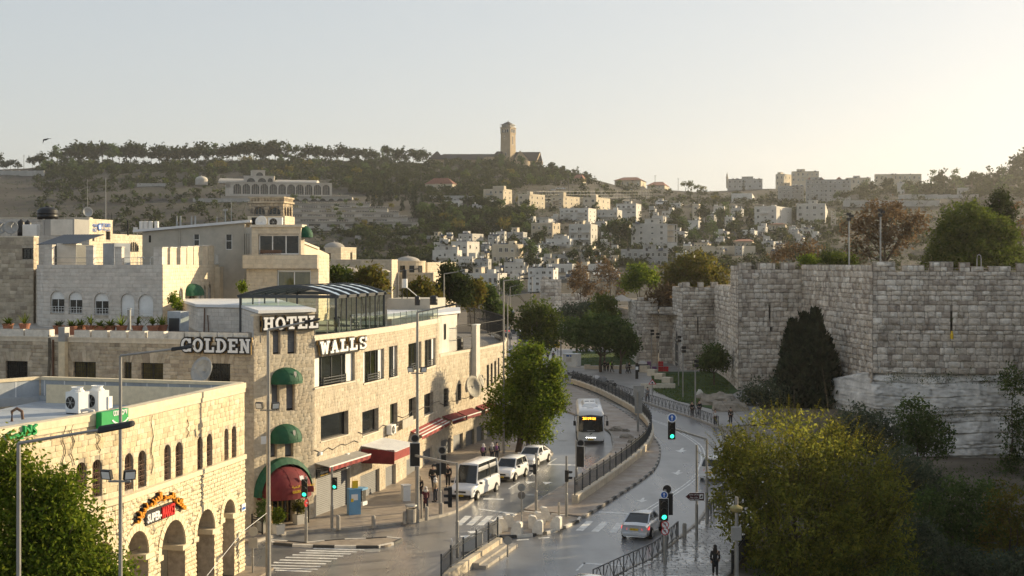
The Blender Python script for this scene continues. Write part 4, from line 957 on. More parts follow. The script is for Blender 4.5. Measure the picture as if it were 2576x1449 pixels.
f=Fac(an[1],an[2]); window(ax,f,.5,1.0,10.2,11.6,rec=-.02,mull=0)
sh=thing('shop_building',(-6.3,115.8,0),'low curved limestone shop building beyond the hotel with a railed roof','building')
spts=[(-6.3,115.85),(-3.4,124.5),(-.8,133.5),(-.6,141),(-2,152)]
fSh=[Fac(spts[i],spts[i+1])for i in range(4)]
w2=[(1116,1128,977,1023),(1152,1160,966,1008),(1207,1215,945,986),(1224,1230,918,977),(1234,1239,914,970),(1243,1248,908,962),(1252,1256,900,950)]
s2=[(1109,1134,1105,1187),(1140,1164,1093,1170),(1171,1193,1082,1160),(1199,1217,1070,1153),(1225,1238,1072,1140),(1246,1258,1062,1128)]
o1,o2=opens(fSh,w2),opens(fSh,s2); mb=MB()
for f in fSh:wall_panel(mb,f,0,f.L,0,9,o1[id(f)]+o2[id(f)],.4)
mb.build('wall',mortar,sh)
mb=MB(); mb.prism([f.P(0,0,-.45)for f in fSh]+[Vector((-3,158,0)),Vector((-14,158,0)),Vector((-14,117,0))],.05,8.6); mb.build('roof',roof_dirt,sh)
for i,f in enumerate(fSh):
 lay(sh,f,courses(0,f.L,.15,8.8,.3,.55,o1[id(f)]+o2[id(f)],30+i,.4),hotel_stone,.012,.008,90 if i<2 else 30)
 f.bb(-.02,f.L+.02,8.8,9.05,-.4,.08,'parapet',trim,sh)
 for r in o1[id(f)]:window(sh,f,*r[:4],rec=.2,grille=iron,mull=1)
 for r in o2[id(f)]:
  b=MB(); a0,a1,z0,z1=r[:4]; n=int((z1-z0)/.16)
  for k in range(n):
   y0=z0+(z1-z0)*k/n; y1=z0+(z1-z0)*(k+1)/n; b.quad(f.P(a0,y0,-.2),f.P(a1,y0,-.2),f.P(a1,y1,-.23),f.P(a0,y1,-.23))
  b.build('roller_shutter',shutter_mat,sh)
rl=thing('roof_railing',(-2.3,128,9),'tall black curved railing round the shop building roof','railing')
rpt=resample(smooth([(-5.0,119.6),(-3.5,124),(-2.2,128.4),(-1.0,133.5),(-.8,141),(-1.9,150),(-3.5,160),(-5.7,169)]),.22)
mb=MB(); b2=MB()
for i in range(len(rpt)-1):
 a,b=rpt[i],rpt[i+1]
 for z in(9.1,10.2,11.3):b2.bar(a+Vector((0,0,z)),b+Vector((0,0,z)),.05)
 mb.bar(a+Vector((0,0,9.0)),a+Vector((0,0,11.4)),.028)
b2.build('rails',iron,rl); o=mb.build('bars',iron,rl); o['kind']='stuff'
f=fSh[0]; a=f.su(1190); vp=thing('vent_shaft',f.P(a,4.5,.3),'tall white vertical shaft panel rising past the roof railing','shaft')
f.bb(a-.5,a+.5,4.6,11.2,.02,.5,'casing',offwhite,vp)
f.bb(a-.52,a+.52,11.2,11.3,0,.54,'cap',white_paint,vp)
mk=thing('market_building',(-14.7,73.2,0),'golden sunlit limestone supermarket building with an arched arcade','building')
kp=[(-22.9,46.0),(-20.3,52.8),(-17.5,59.9),(-14.7,73.2)]
fK=[Fac(kp[i],kp[i+1])for i in range(3)]
kw=[(191.7,217,1163,1236),(232,256,1156,1250),(312.5,334.6,1140,1233),(346.7,367.5,1133,1226),(412.5,429,1118,1207.7),(441,459,1112,1199),(496,509,1098.5,1182.7),(519.6,533.4,1091,1176),(563.8,574,1078,1160),(582.5,593.8,1072,1152.7)]
kop=opens(fK,[(*w,1.0)for w in kw]); karc=opens(fK,[(222,282,1362,1500,1.1),(312,371,1336,1500,1.1),(402,463.5,1308,1480,1.1),(491.7,537.5,1281,1470,1.1),(558,588,1256,1460,1.1)])
mb=MB()
for f in fK:
 karc[id(f)]=[(a0,a1,.13,z1,ar)for(a0,a1,z0,z1,ar)in karc[id(f)]]
 wall_panel(mb,f,0,f.L,6.3,10.1,kop[id(f)],.35); wall_panel(mb,f,0,f.L,0,6.3,karc[id(f)],.9,.02)
 f.box(mb,0,f.L,6.2,10.4,-.62,-.36)
mb.build('wall',mortar,mk)
mb=MB()
for f in fK:wall_panel(mb,f,-.5 if f is not fK[0]else 0,f.L,0,5.4,(),0,-3.2); mb.quad(f.P(0,5.2,-.9),f.P(f.L,5.2,-.9),f.P(f.L,5.2,-3.3),f.P(0,5.2,-3.3))
fe=Fac(fK[2].P(fK[2].L,0).xy,fK[2].P(fK[2].L,0,-12).xy); wall_panel(mb,fe,.9,fe.L,0,10.1); wall_panel(mb,fe,0,.9,0,10.1)
mb.build('arcade_wall',market_trim,mk)
for i,f in enumerate(fK):
 lay(mk,f,courses(0,f.L,6.55,9.85,.26,.55,kop[id(f)],50+i,.35),market_stone,.02,.012,(10,70,90)[i])
 lay(mk,f,courses(0,f.L,.15,6.2,.22,.34,karc[id(f)],60+i,.4),rough_stone,.07,.012,(0,40,90)[i],'rough',name='rough_stone',o=.02)
 f.bb(-.02,f.L+.02,6.25,6.5,-.3,.14,'string_course',market_trim,mk)
 m=MB(); f.box(m,-.02,f.L+.03,9.9,10.12,-.4,.06); f.box(m,-.02,f.L+.03,10.12,10.42,-.42,.1); m.build('parapet',market_trim,mk)
 for r in kop[id(f)]:
  window(mk,f,*r[:4],arch=1.0,rec=.22,mull=1,trans=2,fr=dark_frame,grille=rust_iron,fw=.05)
 for(a0,a1,z0,z1,ar)in karc[id(f)]:
  arch_ring(mk,f,a0,a1,z1,market_trim,.32,13,.1,ar)
  sp=z1-(a1-a0)/2*ar
  for q in(a0,a1):
   f.bb(q-.42,q+.12 if q==a0 else q+.42,sp-.25,sp,-.95,.14,'capital',market_trim,mk)
  c=a1+.45; m=MB(); zc=sp+1.0
  m.add([f.P(c,zc-.3,.06),f.P(c+.18,zc,.06),f.P(c,zc+.3,.06),f.P(c-.18,zc,.06),f.P(c,zc,.2)],[(0,1,4),(1,2,4),(2,3,4),(3,0,4)]); m.build('diamond_boss',market_trim,mk)
  f.bb(a0+.2,a1-.2,.15,3.2,-3.19,-3.1,'shop_door',red_cloth if a0<6 and i==2 else shutter_mat,mk)
lay(mk,fe,courses(0,4,.15,9.8,.3,.6,(),9),market_stone,.02,.012,20)
rf_=[f.P(0,0,-.6)for f in fK]+[fK[2].P(fK[2].L,0,-.6),Vector((-27.2,77.2,0)),Vector((-27.8,71.5,0)),Vector((-36,66,0)),Vector((-36,46,0))]
mb=MB(); mb.quad(*[Vector((p.x,p.y,9.05))for p in rf_]); mb.build('roof',roof_grey,mk)
fb=Fac((-27.2,77.0),(-14.9,73.25)); fb2=Fac((-36,66.2),(-27.3,77.0))
for f in(fb,fb2):
 m=MB(); f.box(m,0,f.L,8.9,10.25,-.3,0); f.box(m,0,f.L,8.9,9.35,0,.25); m.build('back_parapet',roof_grey,mk)
 f.bb(0,f.L,10.25,10.42,-.34,.06,'coping',market_trim,mk)
 for k in range(int(f.L/1.35)):
  f.bb(k*1.35+.2,k*1.35+.27,9.05,10.22,.0,.012+(0.25 if False else 0),'membrane_seam',roof_white,mk)
f=fK[1]; a0,a1,z0,z1=f.rect(236,304,1037,1072); a1=min(a1,f.L)
gs=thing('bank_sign',f.P(a0,z0,.1),'green box sign with white Hebrew lettering on the market parapet','sign')
f.bb(a0,a1,z0-.05,z1+.1,.12,.42,'board',sign_green,gs); d3=Vector((*f.d,0)); up=Vector((0,0,1))
text(hebrew('דיסקונט'),f.P(a0+(a1-a0)*.42,z0+.4,.43),d3,up,(a1-a0)*.52,.3,sign_white,gs,bold=.02)
mb=MB()
for k in range(8):t0,t1=R(200+140*k/8),R(200+140*(k+1)/8); mb.quad(*[f.P(a0+(a1-a0)*.68+r_*1.5*math.cos(t),z0+.42+r_*.8*math.sin(t),.44)for r_,t in((.42,t0),(.42,t1),(.35,t1),(.35,t0))])
mb.build('smile_mark',sign_white,gs)
f=fK[0]; cs=thing('clinic_sign',f.P(f.su(40),8.8,.1),'green Arabic letters on the market parapet at the left edge','sign')
a0,a1,z0,z1=f.rect(8,84,1071,1104); text(arabic('كلاليت'),f.P(a0,z0,.1),Vector((*f.d,0)),up,a1-a0,z1-z0,sign_green,cs,depth=.15,bold=.03)
f=fK[2]; d3=Vector((*f.d,0))
def z5(x,y):return 315.3+x*.09257,1207.4+y*.09257
asg=thing('market_sign',f.P(2,4.6,.1),'arched orange Arabic letters over the supermarket arcade','sign')
for wd,pa,pb,hh in(('اخوان',(200,1190),(490,790),.42),('الدين',(560,720),(865,545),.46),('ناصر',(895,545),(1215,535),.42),('محلات',(1240,575),(1500,800),.42)):
 A_,B_=f.sz(*z5(*pa)),f.sz(*z5(*pb)); dx=(d3*(B_[0]-A_[0])+up*(B_[1]-A_[1])); L=dx.length; dx.normalize(); dzv=(up-dx*dx.dot(up)).normalized()
 text(arabic(wd),f.P(*A_,.12)-dzv*.05,dx,dzv,L,hh,orange_letters,asg,depth=.18,bold=.035,name='letters')
 text(arabic(wd),f.P(*A_,.1)-dzv*.05,dx,dzv,L,hh,black_board,asg,depth=.14,bold=.06,name='letter_backs')
ssg=thing('market_sign',f.P(2,4,.1),'SUPER-MARKET board in white and red letters under the orange arch','sign')
A_,B_=f.sz(*z5(500,1130)),f.sz(*z5(1255,920)); zz=(A_[1]+B_[1])/2-.02
f.bb(A_[0]-.08,B_[0]+.08,zz-.1,zz+.58,.06,.14,'board',black_board,ssg); L=B_[0]-A_[0]
text('SUPER-',f.P(A_[0],zz,.15),d3,up,L*.5,.42,sign_white,ssg,bold=.03,depth=.05); text('MARKET',f.P(A_[0]+L*.53,zz-.04,.15),d3,up,L*.47,.54,red_letters,ssg,bold=.03,depth=.06)
st=thing('street_sign',fK[2].P(fK[2].L-.35,3.5,.1),'small blue and white street name plate on the market corner pier','sign')
m=MB(); a=fK[2].su(605); fK[2].box(m,fK[2].L-.62,fK[2].L-.1,3.45,3.85,.1,.13); m.build('plate',sign_white,st); m=MB(); fK[2].box(m,fK[2].L-.58,fK[2].L-.14,3.52,3.66,.13,.135); m.build('lettering_band',sign_blue,st)
def ac_unit(p,rz,lab,dims=(.95,.4,.75),grp=None,mat=None):
 th=thing('air_conditioner',p,lab,'air conditioner',grp); mb=MB(); w,d,h=dims; mt=Matrix.Translation(p)@Matrix.Rotation(rz,4,'Z')
 def b(name,x0,x1,y0,y1,z0_,z1_,m):k=MB(); k.cube(x0,x1,y0,y1,z0_,z1_); k.v=[tuple(mt@Vector(q))for q in k.v]; return k.build(name,m,th)
 b('casing',-w/2,w/2,-d/2,d/2,.06,h,mat or white_paint); b('foot',-w/2+.05,-w/2+.15,-d/2,d/2,0,.06,iron); b('foot',w/2-.15,w/2-.05,-d/2,d/2,0,.06,iron)
 k=MB(); k.disc((-w*.12,-d/2-.005,h*.52),(0,1,0),min(h*.4,w*.35),.02,18); k.v=[tuple(mt@Vector(q))for q in k.v]; fan=k.build('fan_grille',iron,th)
 k=MB(); k.disc((-w*.12,-d/2-.02,h*.52),(0,1,0),.08,.02,10)
 for j in range(6):t=R(60*j); k.bar((-w*.12,-d/2-.02,h*.52),(-w*.12+math.cos(t)*min(h*.38,w*.33),-d/2-.02,h*.52+math.sin(t)*min(h*.38,w*.33)),.025)
 k.v=[tuple(mt@Vector(q))for q in k.v]; k.build('fan_guard',galv,fan); return th
def G9(u,v,z):return G(u,v,z)
p=G9(195,1040,9.05)
for k,(dx,lab)in enumerate(((0,'tall white double-fan rooftop unit nearest the market parapet'),(1.05,'tall white rooftop unit standing behind the front one'))):
 q=p+Vector((dx*.75,dx*.8,0)); th=ac_unit(q,-.5,lab,(.95,.75,1.15)); mb=MB(); mb.lathe([(.36,0),(.36,.06),(.28,.1),(.28,.2),(.34,.24),(.32,.25),(.25,.2),(.0,.2)],(q.x,q.y,q.z+1.15),16); mb.build('fan_outlet',white_paint,th)
ac_unit(G9(257,1034,9.05)+Vector((0,0,.1)),-.25,'low white air conditioner beside the two tall rooftop units',(1.0,.4,.7))
def dish(p,aim,r,lab,mat=None,arm=True,grp=None,pole=.8):
 th=thing('satellite_dish',p,lab,'satellite dish',grp); aim=Vector(aim).normalized(); c=Vector(p)+Vector((0,0,pole)); mb=MB()
 a=aim.cross(Vector((0,0,1))).normalized(); b=a.cross(aim); vs=[]; fs=[]; N=20; K=4
 for j in range(K+1):
  q=r*j/K
  for i in range(N):t=2*math.pi*i/N; vs.append(c+(a*math.cos(t)+b*math.sin(t))*q+aim*(.35*q*q/r))
 for j in range(K):
  for i in range(N):fs.append((j*N+i,j*N+(i+1)%N,(j+1)*N+(i+1)%N,(j+1)*N+i))
 mb.add(vs,fs); o=mb.build('reflector',mat or galv,th,smooth=True); s=o.modifiers.new('thickness','SOLIDIFY'); s.thickness=.03
 mb=MB(); mb.bar(Vector(p),c-aim*.05,.07); mb.bar(c-aim*.06,c+aim*.0,.15); mb.build('mast',galv,th)
 if arm:
  mb=MB(); tip=c+aim*r*.9
  for t in(0,2.1,4.2):mb.bar(c+(a*math.cos(t)+b*math.sin(t))*r*.9+aim*.3*r,tip,.025)
  mb.box(tip,(.12,.12,.12)); mb.build('feed_arm',galv,th)
 return th
dish(G9(512,985,9.3)+Vector((0,.2,.2)),(-.45,-.75,.28),.82,'large grey weather-stained dish on the market roof parapet',galv,pole=1.0)
mb=MB(); pq=G9(30,1060,9.05); mb.tube([pq,pq+Vector((0,0,.5)),pq+Vector((.25,0,.65)),pq+Vector((.5,0,.5)),pq+Vector((.55,0,.1))],.08,8); tag(mb.build('roof_pipe',rust_iron),'rusty bent vent pipe on the market roof near the left edge','pipe')
mb=MB(); pq=G9(205,1048,9.05); mb.tube([pq,pq+Vector((0,0,.3)),pq+Vector((.3,0,.36)),pq+Vector((.6,0,.3)),pq+Vector((.7,.1,.0))],.09,8); tag(mb.build('roof_pipe',offwhite),'pale bent vent pipe beside the tall rooftop units','pipe')
# buildings behind the hotel
def corner_pts(u0,uc,u1,Y,psi):
 c=P2(uc,Y); d=Vector((math.cos(R(psi)),math.sin(R(psi)))); r=Vector((-d.y,d.x))
 L=c+d*Fac(c,c+d).su(u0); Rr=c+r*max(.5,Fac(c,c+r).su(u1))if u1 is not None else None
 return L,c,Rr
cb=thing('crenellated_building',(*P2(409,105),8),'pale stone building with roof piers and five arched windows behind the hotel','building')
cL,cC,cR=P2(110,106.5),P2(409,105),P2(620,136)
fF,fR,fL2=Fac(cL,cC),Fac(cC,cR),Fac(P2(93,109),cL)
zt=fF.zv(fF.L*.5,666)
aw=[(127,162,731,788),(173,207,733,790),(237.5,273,736,793),(304,338,738,795),(348,385.6,740,797)]
ao=[(*fF.rect(*w),1.0)for w in aw]; ro=[(*fR.rect(*w),1.0)for w in((450,460,724,762),(474,490,735,765),(500,507,718,760),(512,518,718,760),(524,531,714,756),(552,558,708,755),(576,580,705,752),(584,590,704,752),(594,600,703,750))]
mb=MB()
wall_panel(mb,fF,0,fF.L,7.5,zt,ao,.35); wall_panel(mb,fR,0,fR.L,7.5,zt,ro,.35); wall_panel(mb,fL2,0,fL2.L,7.5,zt)
mb.prism([p for p in(fF.P(0,0,-.4),fF.P(fF.L-.4,0,-.4),fR.P(fR.L,0,-.4),Vector((-40,136,0)),Vector((-40,112,0)))],7.5,zt-.35); mb.build('wall',mortar,cb)
lay(cb,fF,courses(0,fF.L,8,zt,.3,.62,ao,3,.35),pale_stone,.018,.012,150); lay(cb,fR,courses(0,fR.L,8,zt,.3,.62,ro,4,.35),cream_stone,.018,.012,90); lay(cb,fL2,courses(0,fL2.L,8,zt,.3,.6,(),4,.3),pale_stone,.018,.012,20)  # right face and its piers in warmer stone, sunlight put into the colour
for i,r in enumerate(ao):
 window(cb,fF,*r[:4],arch=1.0,rec=.18,fr=white_paint,mull=1,shutter=.38 if i<3 else.97,shm=white_paint); arch_ring(cb,fF,r[0],r[1],r[3],pale_stone,.22,9,.045)
 m=MB(); z0=r[2]
 for z in(.15,.35,.55):m.bar(fF.P(r[0],z0+z,.06),fF.P(r[1],z0+z,.06),.025)
 for q in range(6):x=r[0]+(r[1]-r[0])*q/5; m.bar(fF.P(x,z0+.05,.06),fF.P(x,z0+.55,.06),.02)
 m.build('guard_rail',white_paint,cb)
for r in ro:window(cb,fR,*r[:4],arch=1.0,rec=.2,fr=white_paint,mull=0)
def pier(f,u0,u1,vt):
 a0,a1=f.su(u0),f.su(u1); z1=f.zv((a0+a1)/2,vt); m=MB(); f.box(m,a0+.02,a1-.02,zt,z1-.06,-.5,-.02); p=m.build('roof_pier',mortar,cb)
 for q in courses(a0,a1,zt,z1-.06,.3,.6,(),int(u0)):
  f.bb(q[0]+.006,q[1]-.006,q[2]+.006,q[3]-.006,-.5,.0,'stone',pale_stone if f is fF else cream_stone,p)
 f.bb(a0-.04,a1+.04,z1-.055,z1+.02,-.55,.05,'cap',pale_stone,p)
for q in((112,131,616),(216,235,619),(288,306,621),(386,408,622)):pier(fF,*q)
for q in((412,421,622),(428,444,622),(454,469,621),(471,486,620),(488,500,619),(509,523,618),(525,539,617)):pier(fR,*q)
for q in((540,562,560),(565,578,560),(605,618,560)):
 m=MB(); a0,a1=fR.su(q[0]),fR.su(q[1]); fR.box(m,a0,a1,8,zt-.2,0,.45); m.build('pilaster',cream_stone,cb)
m=MB()
for z in(.45,.85):m.bar(fF.P(.5,zt+z-.3,-.3),fF.P(fF.L-.6,zt+z-.3,-.3),.04)
m.build('roof_rail',galv,cb)
rr_=thing('white_railing',fR.P(fR.su(545),zt,0),'white railing on the roof right of the stone piers','railing')
m=MB(); a0,a1=fR.su(541),fR.su(619)
for z in(.1,.95):m.bar(fR.P(a0,zt+z,0),fR.P(a1,zt+z,0),.06)
for k in range(26):x=a0+(a1-a0)*k/25; m.bar(fR.P(x,zt,0),fR.P(x,zt+.95,0),.04)
m.build('bars',white_paint,rr_)
r=fR.rect(466,494,713,738); dome_awning('dome_awning',fR,r[0],r[1],r[2],r[3],1.0,green_cloth,'small green awning with gold lettering over the crenellated building terrace')
for u,lab in((345,'curved white pool ladder rail on the piered roof, left one'),(378,'curved white pool ladder rail on the piered roof, right one')):
 m=MB(); p=Vector((*P2(u,110),zt-.35))
 for dx in(0,.3):m.tube([p+Vector((dx,0,0)),p+Vector((dx,0,.75)),p+Vector((dx+.05,.05,.95)),p+Vector((dx+.15,.2,1.0)),p+Vector((dx+.22,.35,.85))],.03,5)
 tag(m.build('ladder_rail',white_paint),lab,'ladder rail')
gsd=thing('grey_shed',(*P2(280,112),16.6),'plain grey metal shed standing on the piered roof','shed'); m=MB(); f=Fac(P2(259,113),P2(287,112)); f.box(m,0,f.L,16.5,f.zv(0,612),-1.6,0); m.build('body',roof_grey,gsd)
f2=Fac(P2(287,112),P2(301,115)); f2.bb(.3,1.1,16.6,18.2,-.1,.02,'door',anthracite,gsd)
msd=thing('roof_shed',(*P2(160,112),17),'roof shed with sloping dark corrugated roof on the pale building','shed')
f=Fac(P2(132,108.5),P2(191,107.5)); m=MB(); f.box(m,0,f.L,16.7,f.zv(0,616),-2,0)
m.build('wall',anthracite,msd)
for k in range(int(f.L/.2)):f.bb(k*.2+.03,k*.2+.1,16.75,f.zv(0,617),0,.03,'panel_rib',anthracite,msd)
f3=Fac(P2(191.5,107.5),P2(206,110)); f3.bb(0,f3.L,16.7,f3.zv(0,612),-1.5,0,'side_wall',offwhite,msd)
A,B=f.P(-1.1,f.zv(0,616),.6),f.P(f.L+.7,f.zv(0,614),.6); Cc,D=f.P(f.L+1.2,f.zv(0,590),-2),f.P(-.6,f.zv(0,590),-2); n=14
for k in range(n):
 a,b,c,d=A.lerp(B,k/n),A.lerp(B,(k+.92)/n),D.lerp(Cc,(k+.92)/n),D.lerp(Cc,k/n); m=MB(); h=Vector((0,0,.05)); m.hexa([a,b,c,d,a+h,b+h*.4,c+h*.4,d+h]); m.build('roof_sheet',anthracite,msd)
ct=thing('concrete_tank',(*P2(160,117),19),'weathered concrete roof tank in three panels under the big black tank','tank')
f=Fac(P2(110,118),P2(186,117)); f.bb(0,f.L,f.zv(0,592),f.zv(0,552),-2.2,0,'body',wall_grey,ct)
for k in range(4):m=MB(); x=f.L*k/3; f.box(m,x-.08,x+.08,f.zv(0,592),f.zv(0,551),0,.06); m.build('rib',wall_grey,ct)
f=Fac(P2(186.2,117),P2(207,120)); f.bb(0,f.L,f.zv(0,592),f.zv(0,552),-2,0,'end_panel',offwhite,ct)  # end face paler than the body, its sunlight put into the colour
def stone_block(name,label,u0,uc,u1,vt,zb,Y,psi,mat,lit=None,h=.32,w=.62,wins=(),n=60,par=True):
 L,c,Rr=corner_pts(u0,uc,u1,Y,psi); th=thing(name,(*c,zb),label,'building'); fa=Fac(L,c); fb_=Fac(c,Rr); z1=CH-(vt-VH)*Y/F
 oa=[fa.rect(*q[:4])for q in wins if q[4]==0]; ob=[fb_.rect(*q[:4])for q in wins if q[4]==1]; m=MB()
 wall_panel(m,fa,0,fa.L,zb,z1,oa,.3); wall_panel(m,fb_,0,fb_.L,zb,z1,ob,.3)
 bk=Rr-(c-L); m.prism([fa.P(0,0,-.35),fa.P(fa.L-.3,0,-.35),fb_.P(fb_.L,0,-.35),bk],zb,z1-.2); m.build('wall',mortar,th)
 lay(th,fa,courses(0,fa.L,zb,z1,h,w,oa,1,.35),mat,.02,.014,n); lay(th,fb_,courses(0,fb_.L,zb,z1,h,w,ob,2,.35),lit or mat,.02,.014,n//2)  # lit swaps in a warmer stone, painting sunlight onto the right face
 for o,q in zip(oa,[q for q in wins if q[4]==0]):window(th,fa,*o,rec=.2,mull=(q[5]if len(q)>5 else 1),fr=white_paint if len(q)>6 else dark_frame,pane=q[7]if len(q)>7 else dark_glass)
 for o in ob:window(th,fb_,*o,rec=.2,mull=1)
 if par:
  m=MB(); fa.box(m,-.05,fa.L,z1,z1+.12,-.3,.05); fb_.box(m,0,fb_.L,z1,z1+.12,-.3,.05); m.build('coping',trim,th)
 return th,fa,fb_,z1
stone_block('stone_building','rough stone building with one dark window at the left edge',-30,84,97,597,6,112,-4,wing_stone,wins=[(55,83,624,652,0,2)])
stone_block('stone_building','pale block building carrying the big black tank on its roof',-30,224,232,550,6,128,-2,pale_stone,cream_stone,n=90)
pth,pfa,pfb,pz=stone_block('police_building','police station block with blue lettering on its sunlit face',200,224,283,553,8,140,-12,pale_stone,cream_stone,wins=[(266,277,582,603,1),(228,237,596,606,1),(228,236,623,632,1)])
d3=Vector((*pfb.d,0)); ps=thing('police_sign',pfb.P(1,19,.1),'blue police lettering in Hebrew, English and Arabic with a star emblem','sign')
def on(fb,u,v,o=.12):a,z=fb.sz(u,v); return fb.P(a,z,o)
text(hebrew('משטרת'),on(pfb,254,571),d3,up,pfb.su(276)-pfb.su(254),.42,sign_blue,ps,bold=.02); text(hebrew('ישראל'),on(pfb,224.5,571),d3,up,pfb.su(243)-pfb.su(224.5),.42,sign_blue,ps,bold=.02)
text('POLICE',on(pfb,224.8,582),d3,up,pfb.su(241)-pfb.su(224.8),.34,sign_blue,ps,bold=.02); text(arabic('شرطة'),on(pfb,256,582),d3,up,pfb.su(274)-pfb.su(256),.42,sign_blue,ps)
a_,z_=pfb.sz(249,571); m=MB()
for(o_,rr_)in((0,.38),):m.disc(pfb.P(a_,z_,.1),(*pfb.n,0),.4,.06,14)
m.build('emblem',sign_blue,ps); m=MB()
for s_ in(1,-1):m.quad(*[pfb.P(a_+.3*math.cos(R(90*s_+k*120)),z_+.3*math.sin(R(90*s_+k*120)),.14+.004*s_)for k in range(3)])
m.build('star',sign_white,ps)
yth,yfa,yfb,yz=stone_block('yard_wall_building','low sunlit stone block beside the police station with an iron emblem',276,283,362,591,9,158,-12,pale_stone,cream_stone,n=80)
m=MB(); ea=yfb.su(335); zc=yfb.zv(ea,628)
for k in range(9):t=math.pi*k/8; m.bar(yfb.P(ea-1.2*math.cos(t)*.9,zc-.2,.08),yfb.P(ea-1.2*math.cos(t),zc+.25+.7*math.sin(t),.08),.09)
m.bar(yfb.P(ea-1.2,zc-.2,.08),yfb.P(ea+1.2,zc-.2,.08),.1); tag(m.build('iron_emblem',iron),'dark iron emblem of branching bars on the sunlit stone block','emblem')
hl=thing('sloped_hall',(*P2(480,124),12),'grey plastered hall with a long white mono-pitch roof','building')
A,B=P2(358,123),P2(616,124); f=Fac(A,B); za,zb_=f.zv(0,584),f.zv(f.L,560); hw=[f.rect(487,502,584.5,622),f.rect(567.6,584,584,628),f.rect(374,380,592,610)]
m=MB(); wall_panel(m,f,0,f.L,12,za-.2,hw,.2)
m.hexa([f.P(0,za-.2,0),f.P(f.L,za-.2,0),f.P(f.L,za-.2,-8),f.P(0,za-.2,-8),f.P(0,za,0),f.P(f.L,zb_,0),f.P(f.L,zb_,-8),f.P(0,za,-8)]); f.box(m,0,f.L,12,za-.21,-8,-.25); m.build('wall',plaster,hl)
m=MB(); m.hexa([f.P(-.8,za-.02,.35),f.P(f.L+.5,zb_+.03,.35),f.P(f.L+.5,zb_+.03,-8.3),f.P(-.8,za-.02,-8.3),f.P(-.8,za+.2,.35),f.P(f.L+.5,zb_+.26,.35),f.P(f.L+.5,zb_+.26,-8.3),f.P(-.8,za+.2,-8.3)]); m.build('roof',roof_white,hl)
for r in hw[:2]:window(hl,f,*r,rec=.1,fr=white_paint,mull=0,trans=1)
window(hl,f,*hw[2],rec=.1,mull=0)
m=MB(); m.tube([f.P(f.su(452),12,.08),f.P(f.su(452),za+.2,.08)],.05); m.build('down_pipe',plaster,hl)
lo=thing('terrace_building',(*P2(801,118),10),'limestone terrace building with a wide curtained window','building')
L,c,Rr=corner_pts(620,801,828,118,-6); fa,fb_=Fac(L,c),Fac(c,Rr); z1=fa.zv(fa.L,641); zm=fa.zv(fa.L,676); ow2=[fa.rect(697,782,679,722)]
m=MB(); wall_panel(m,fa,0,fa.L,9,zm,ow2,.3); wall_panel(m,fb_,0,fb_.L,9,z1); bk=Rr-(c-L); m.prism([fa.P(0,0,-.35),fa.P(fa.L-.3,0,-.35),fb_.P(fb_.L,0,-.35),bk],9,z1-.9); m.build('wall',mortar,lo)
lay(lo,fa,courses(0,fa.L,9,zm,.3,.6,ow2,1),cream_stone,.02,.012,60); lay(lo,fb_,courses(0,fb_.L,9,z1,.3,.6,(),1),cream_stone,.02,.012,40)
m=MB(); fa.box(m,-.2,fa.L+.02,zm,z1,-.3,.5); pb=m.build('parapet',mortar,lo); fo=Fac(fa.P(-.2,0,.5).xy,fa.P(fa.L+.02,0,.5).xy); lay(lo,fo,courses(0,fo.L,zm+.05,z1-.05,.4,.9,(),5),cream_stone,.02,.015,30)
window(lo,fa,*ow2[0],rec=.2,fr=white_paint,mull=1,curtain=curtain_mat,pane=clear_glass,shutter=.12,fw=.1)
um_=thing('glazed_room',(*P2(758,121),17.5),'rooftop room with wide sliding windows and a roof slab','rooftop room')
L,c,Rr=corner_pts(633,757,766,121,-6); fa,fb_=Fac(L,c),Fac(c,Rr); zb0=17.3; z1=fa.zv(fa.L,571); op=[fa.rect(650,752,590.7,640)]
m=MB(); wall_panel(m,fa,0,fa.L,zb0,z1,op,.3); wall_panel(m,fb_,0,fb_.L,zb0,z1); m.build('wall',mortar,um_); lay(um_,fa,courses(0,fa.L,zb0,z1,.3,.6,op,1),cream_stone,.02,.012,40)
m=MB(); bk=Rr+(L-c); m.prism([fa.P(-.1,0,.2),fa.P(fa.L+.15,0,.2),fb_.P(fb_.L,0,.2),bk],z1,z1+.22); m.build('roof',trim,um_)
w=window(um_,fa,*op[0],rec=.25,fr=white_paint,mull=2,fw=.1,pane=dark_glass); m=MB(); a0,a1,q0,q1=op[0]; fa.box(m,a0,a0+.55*(a1-a0),q0,q0+.4,-.24,-.22); m.build('interior_counter',rust_iron,w)
fg=Fac(P2(602,126),L); m=MB(); wall_panel(m,fg,0,fg.L,15,fg.zv(0,574)); m.build('grey_wing',plaster,um_)
for q in(.45,.62,.79):m=MB(); x=fg.L*q; fg.box(m,x,x+.12,fg.zv(x,640),fg.zv(x,588),.0,.03); m.build('slit_window',dark_glass,um_)
sp_=thing('roof_block',(*P2(712,127),20),'pale block base under the old stone turret','building'); L,c,Rr=corner_pts(623,716,741,126,-8); f=Fac(L,c); f2=Fac(c,Rr); m=MB()
for ff in(f,f2):wall_panel(m,ff,0,ff.L,19.5,f.zv(f.L,543))
m.prism([L,c,Rr,Rr+(L-c)],f.zv(f.L,543)-.1,f.zv(f.L,543)); m.build('wall',mortar,sp_); lay(sp_,f,courses(0,f.L,20,f.zv(f.L,543),.45,.9,(),1),cream_stone,.02,.012,20); lay(sp_,f2,courses(0,f2.L,20,f.zv(f.L,543),.45,.9,(),1),cream_stone,.02,.012,12)
f.bb(.4,1.3,20,f.zv(0,547),0,.03,'door',iron,sp_)
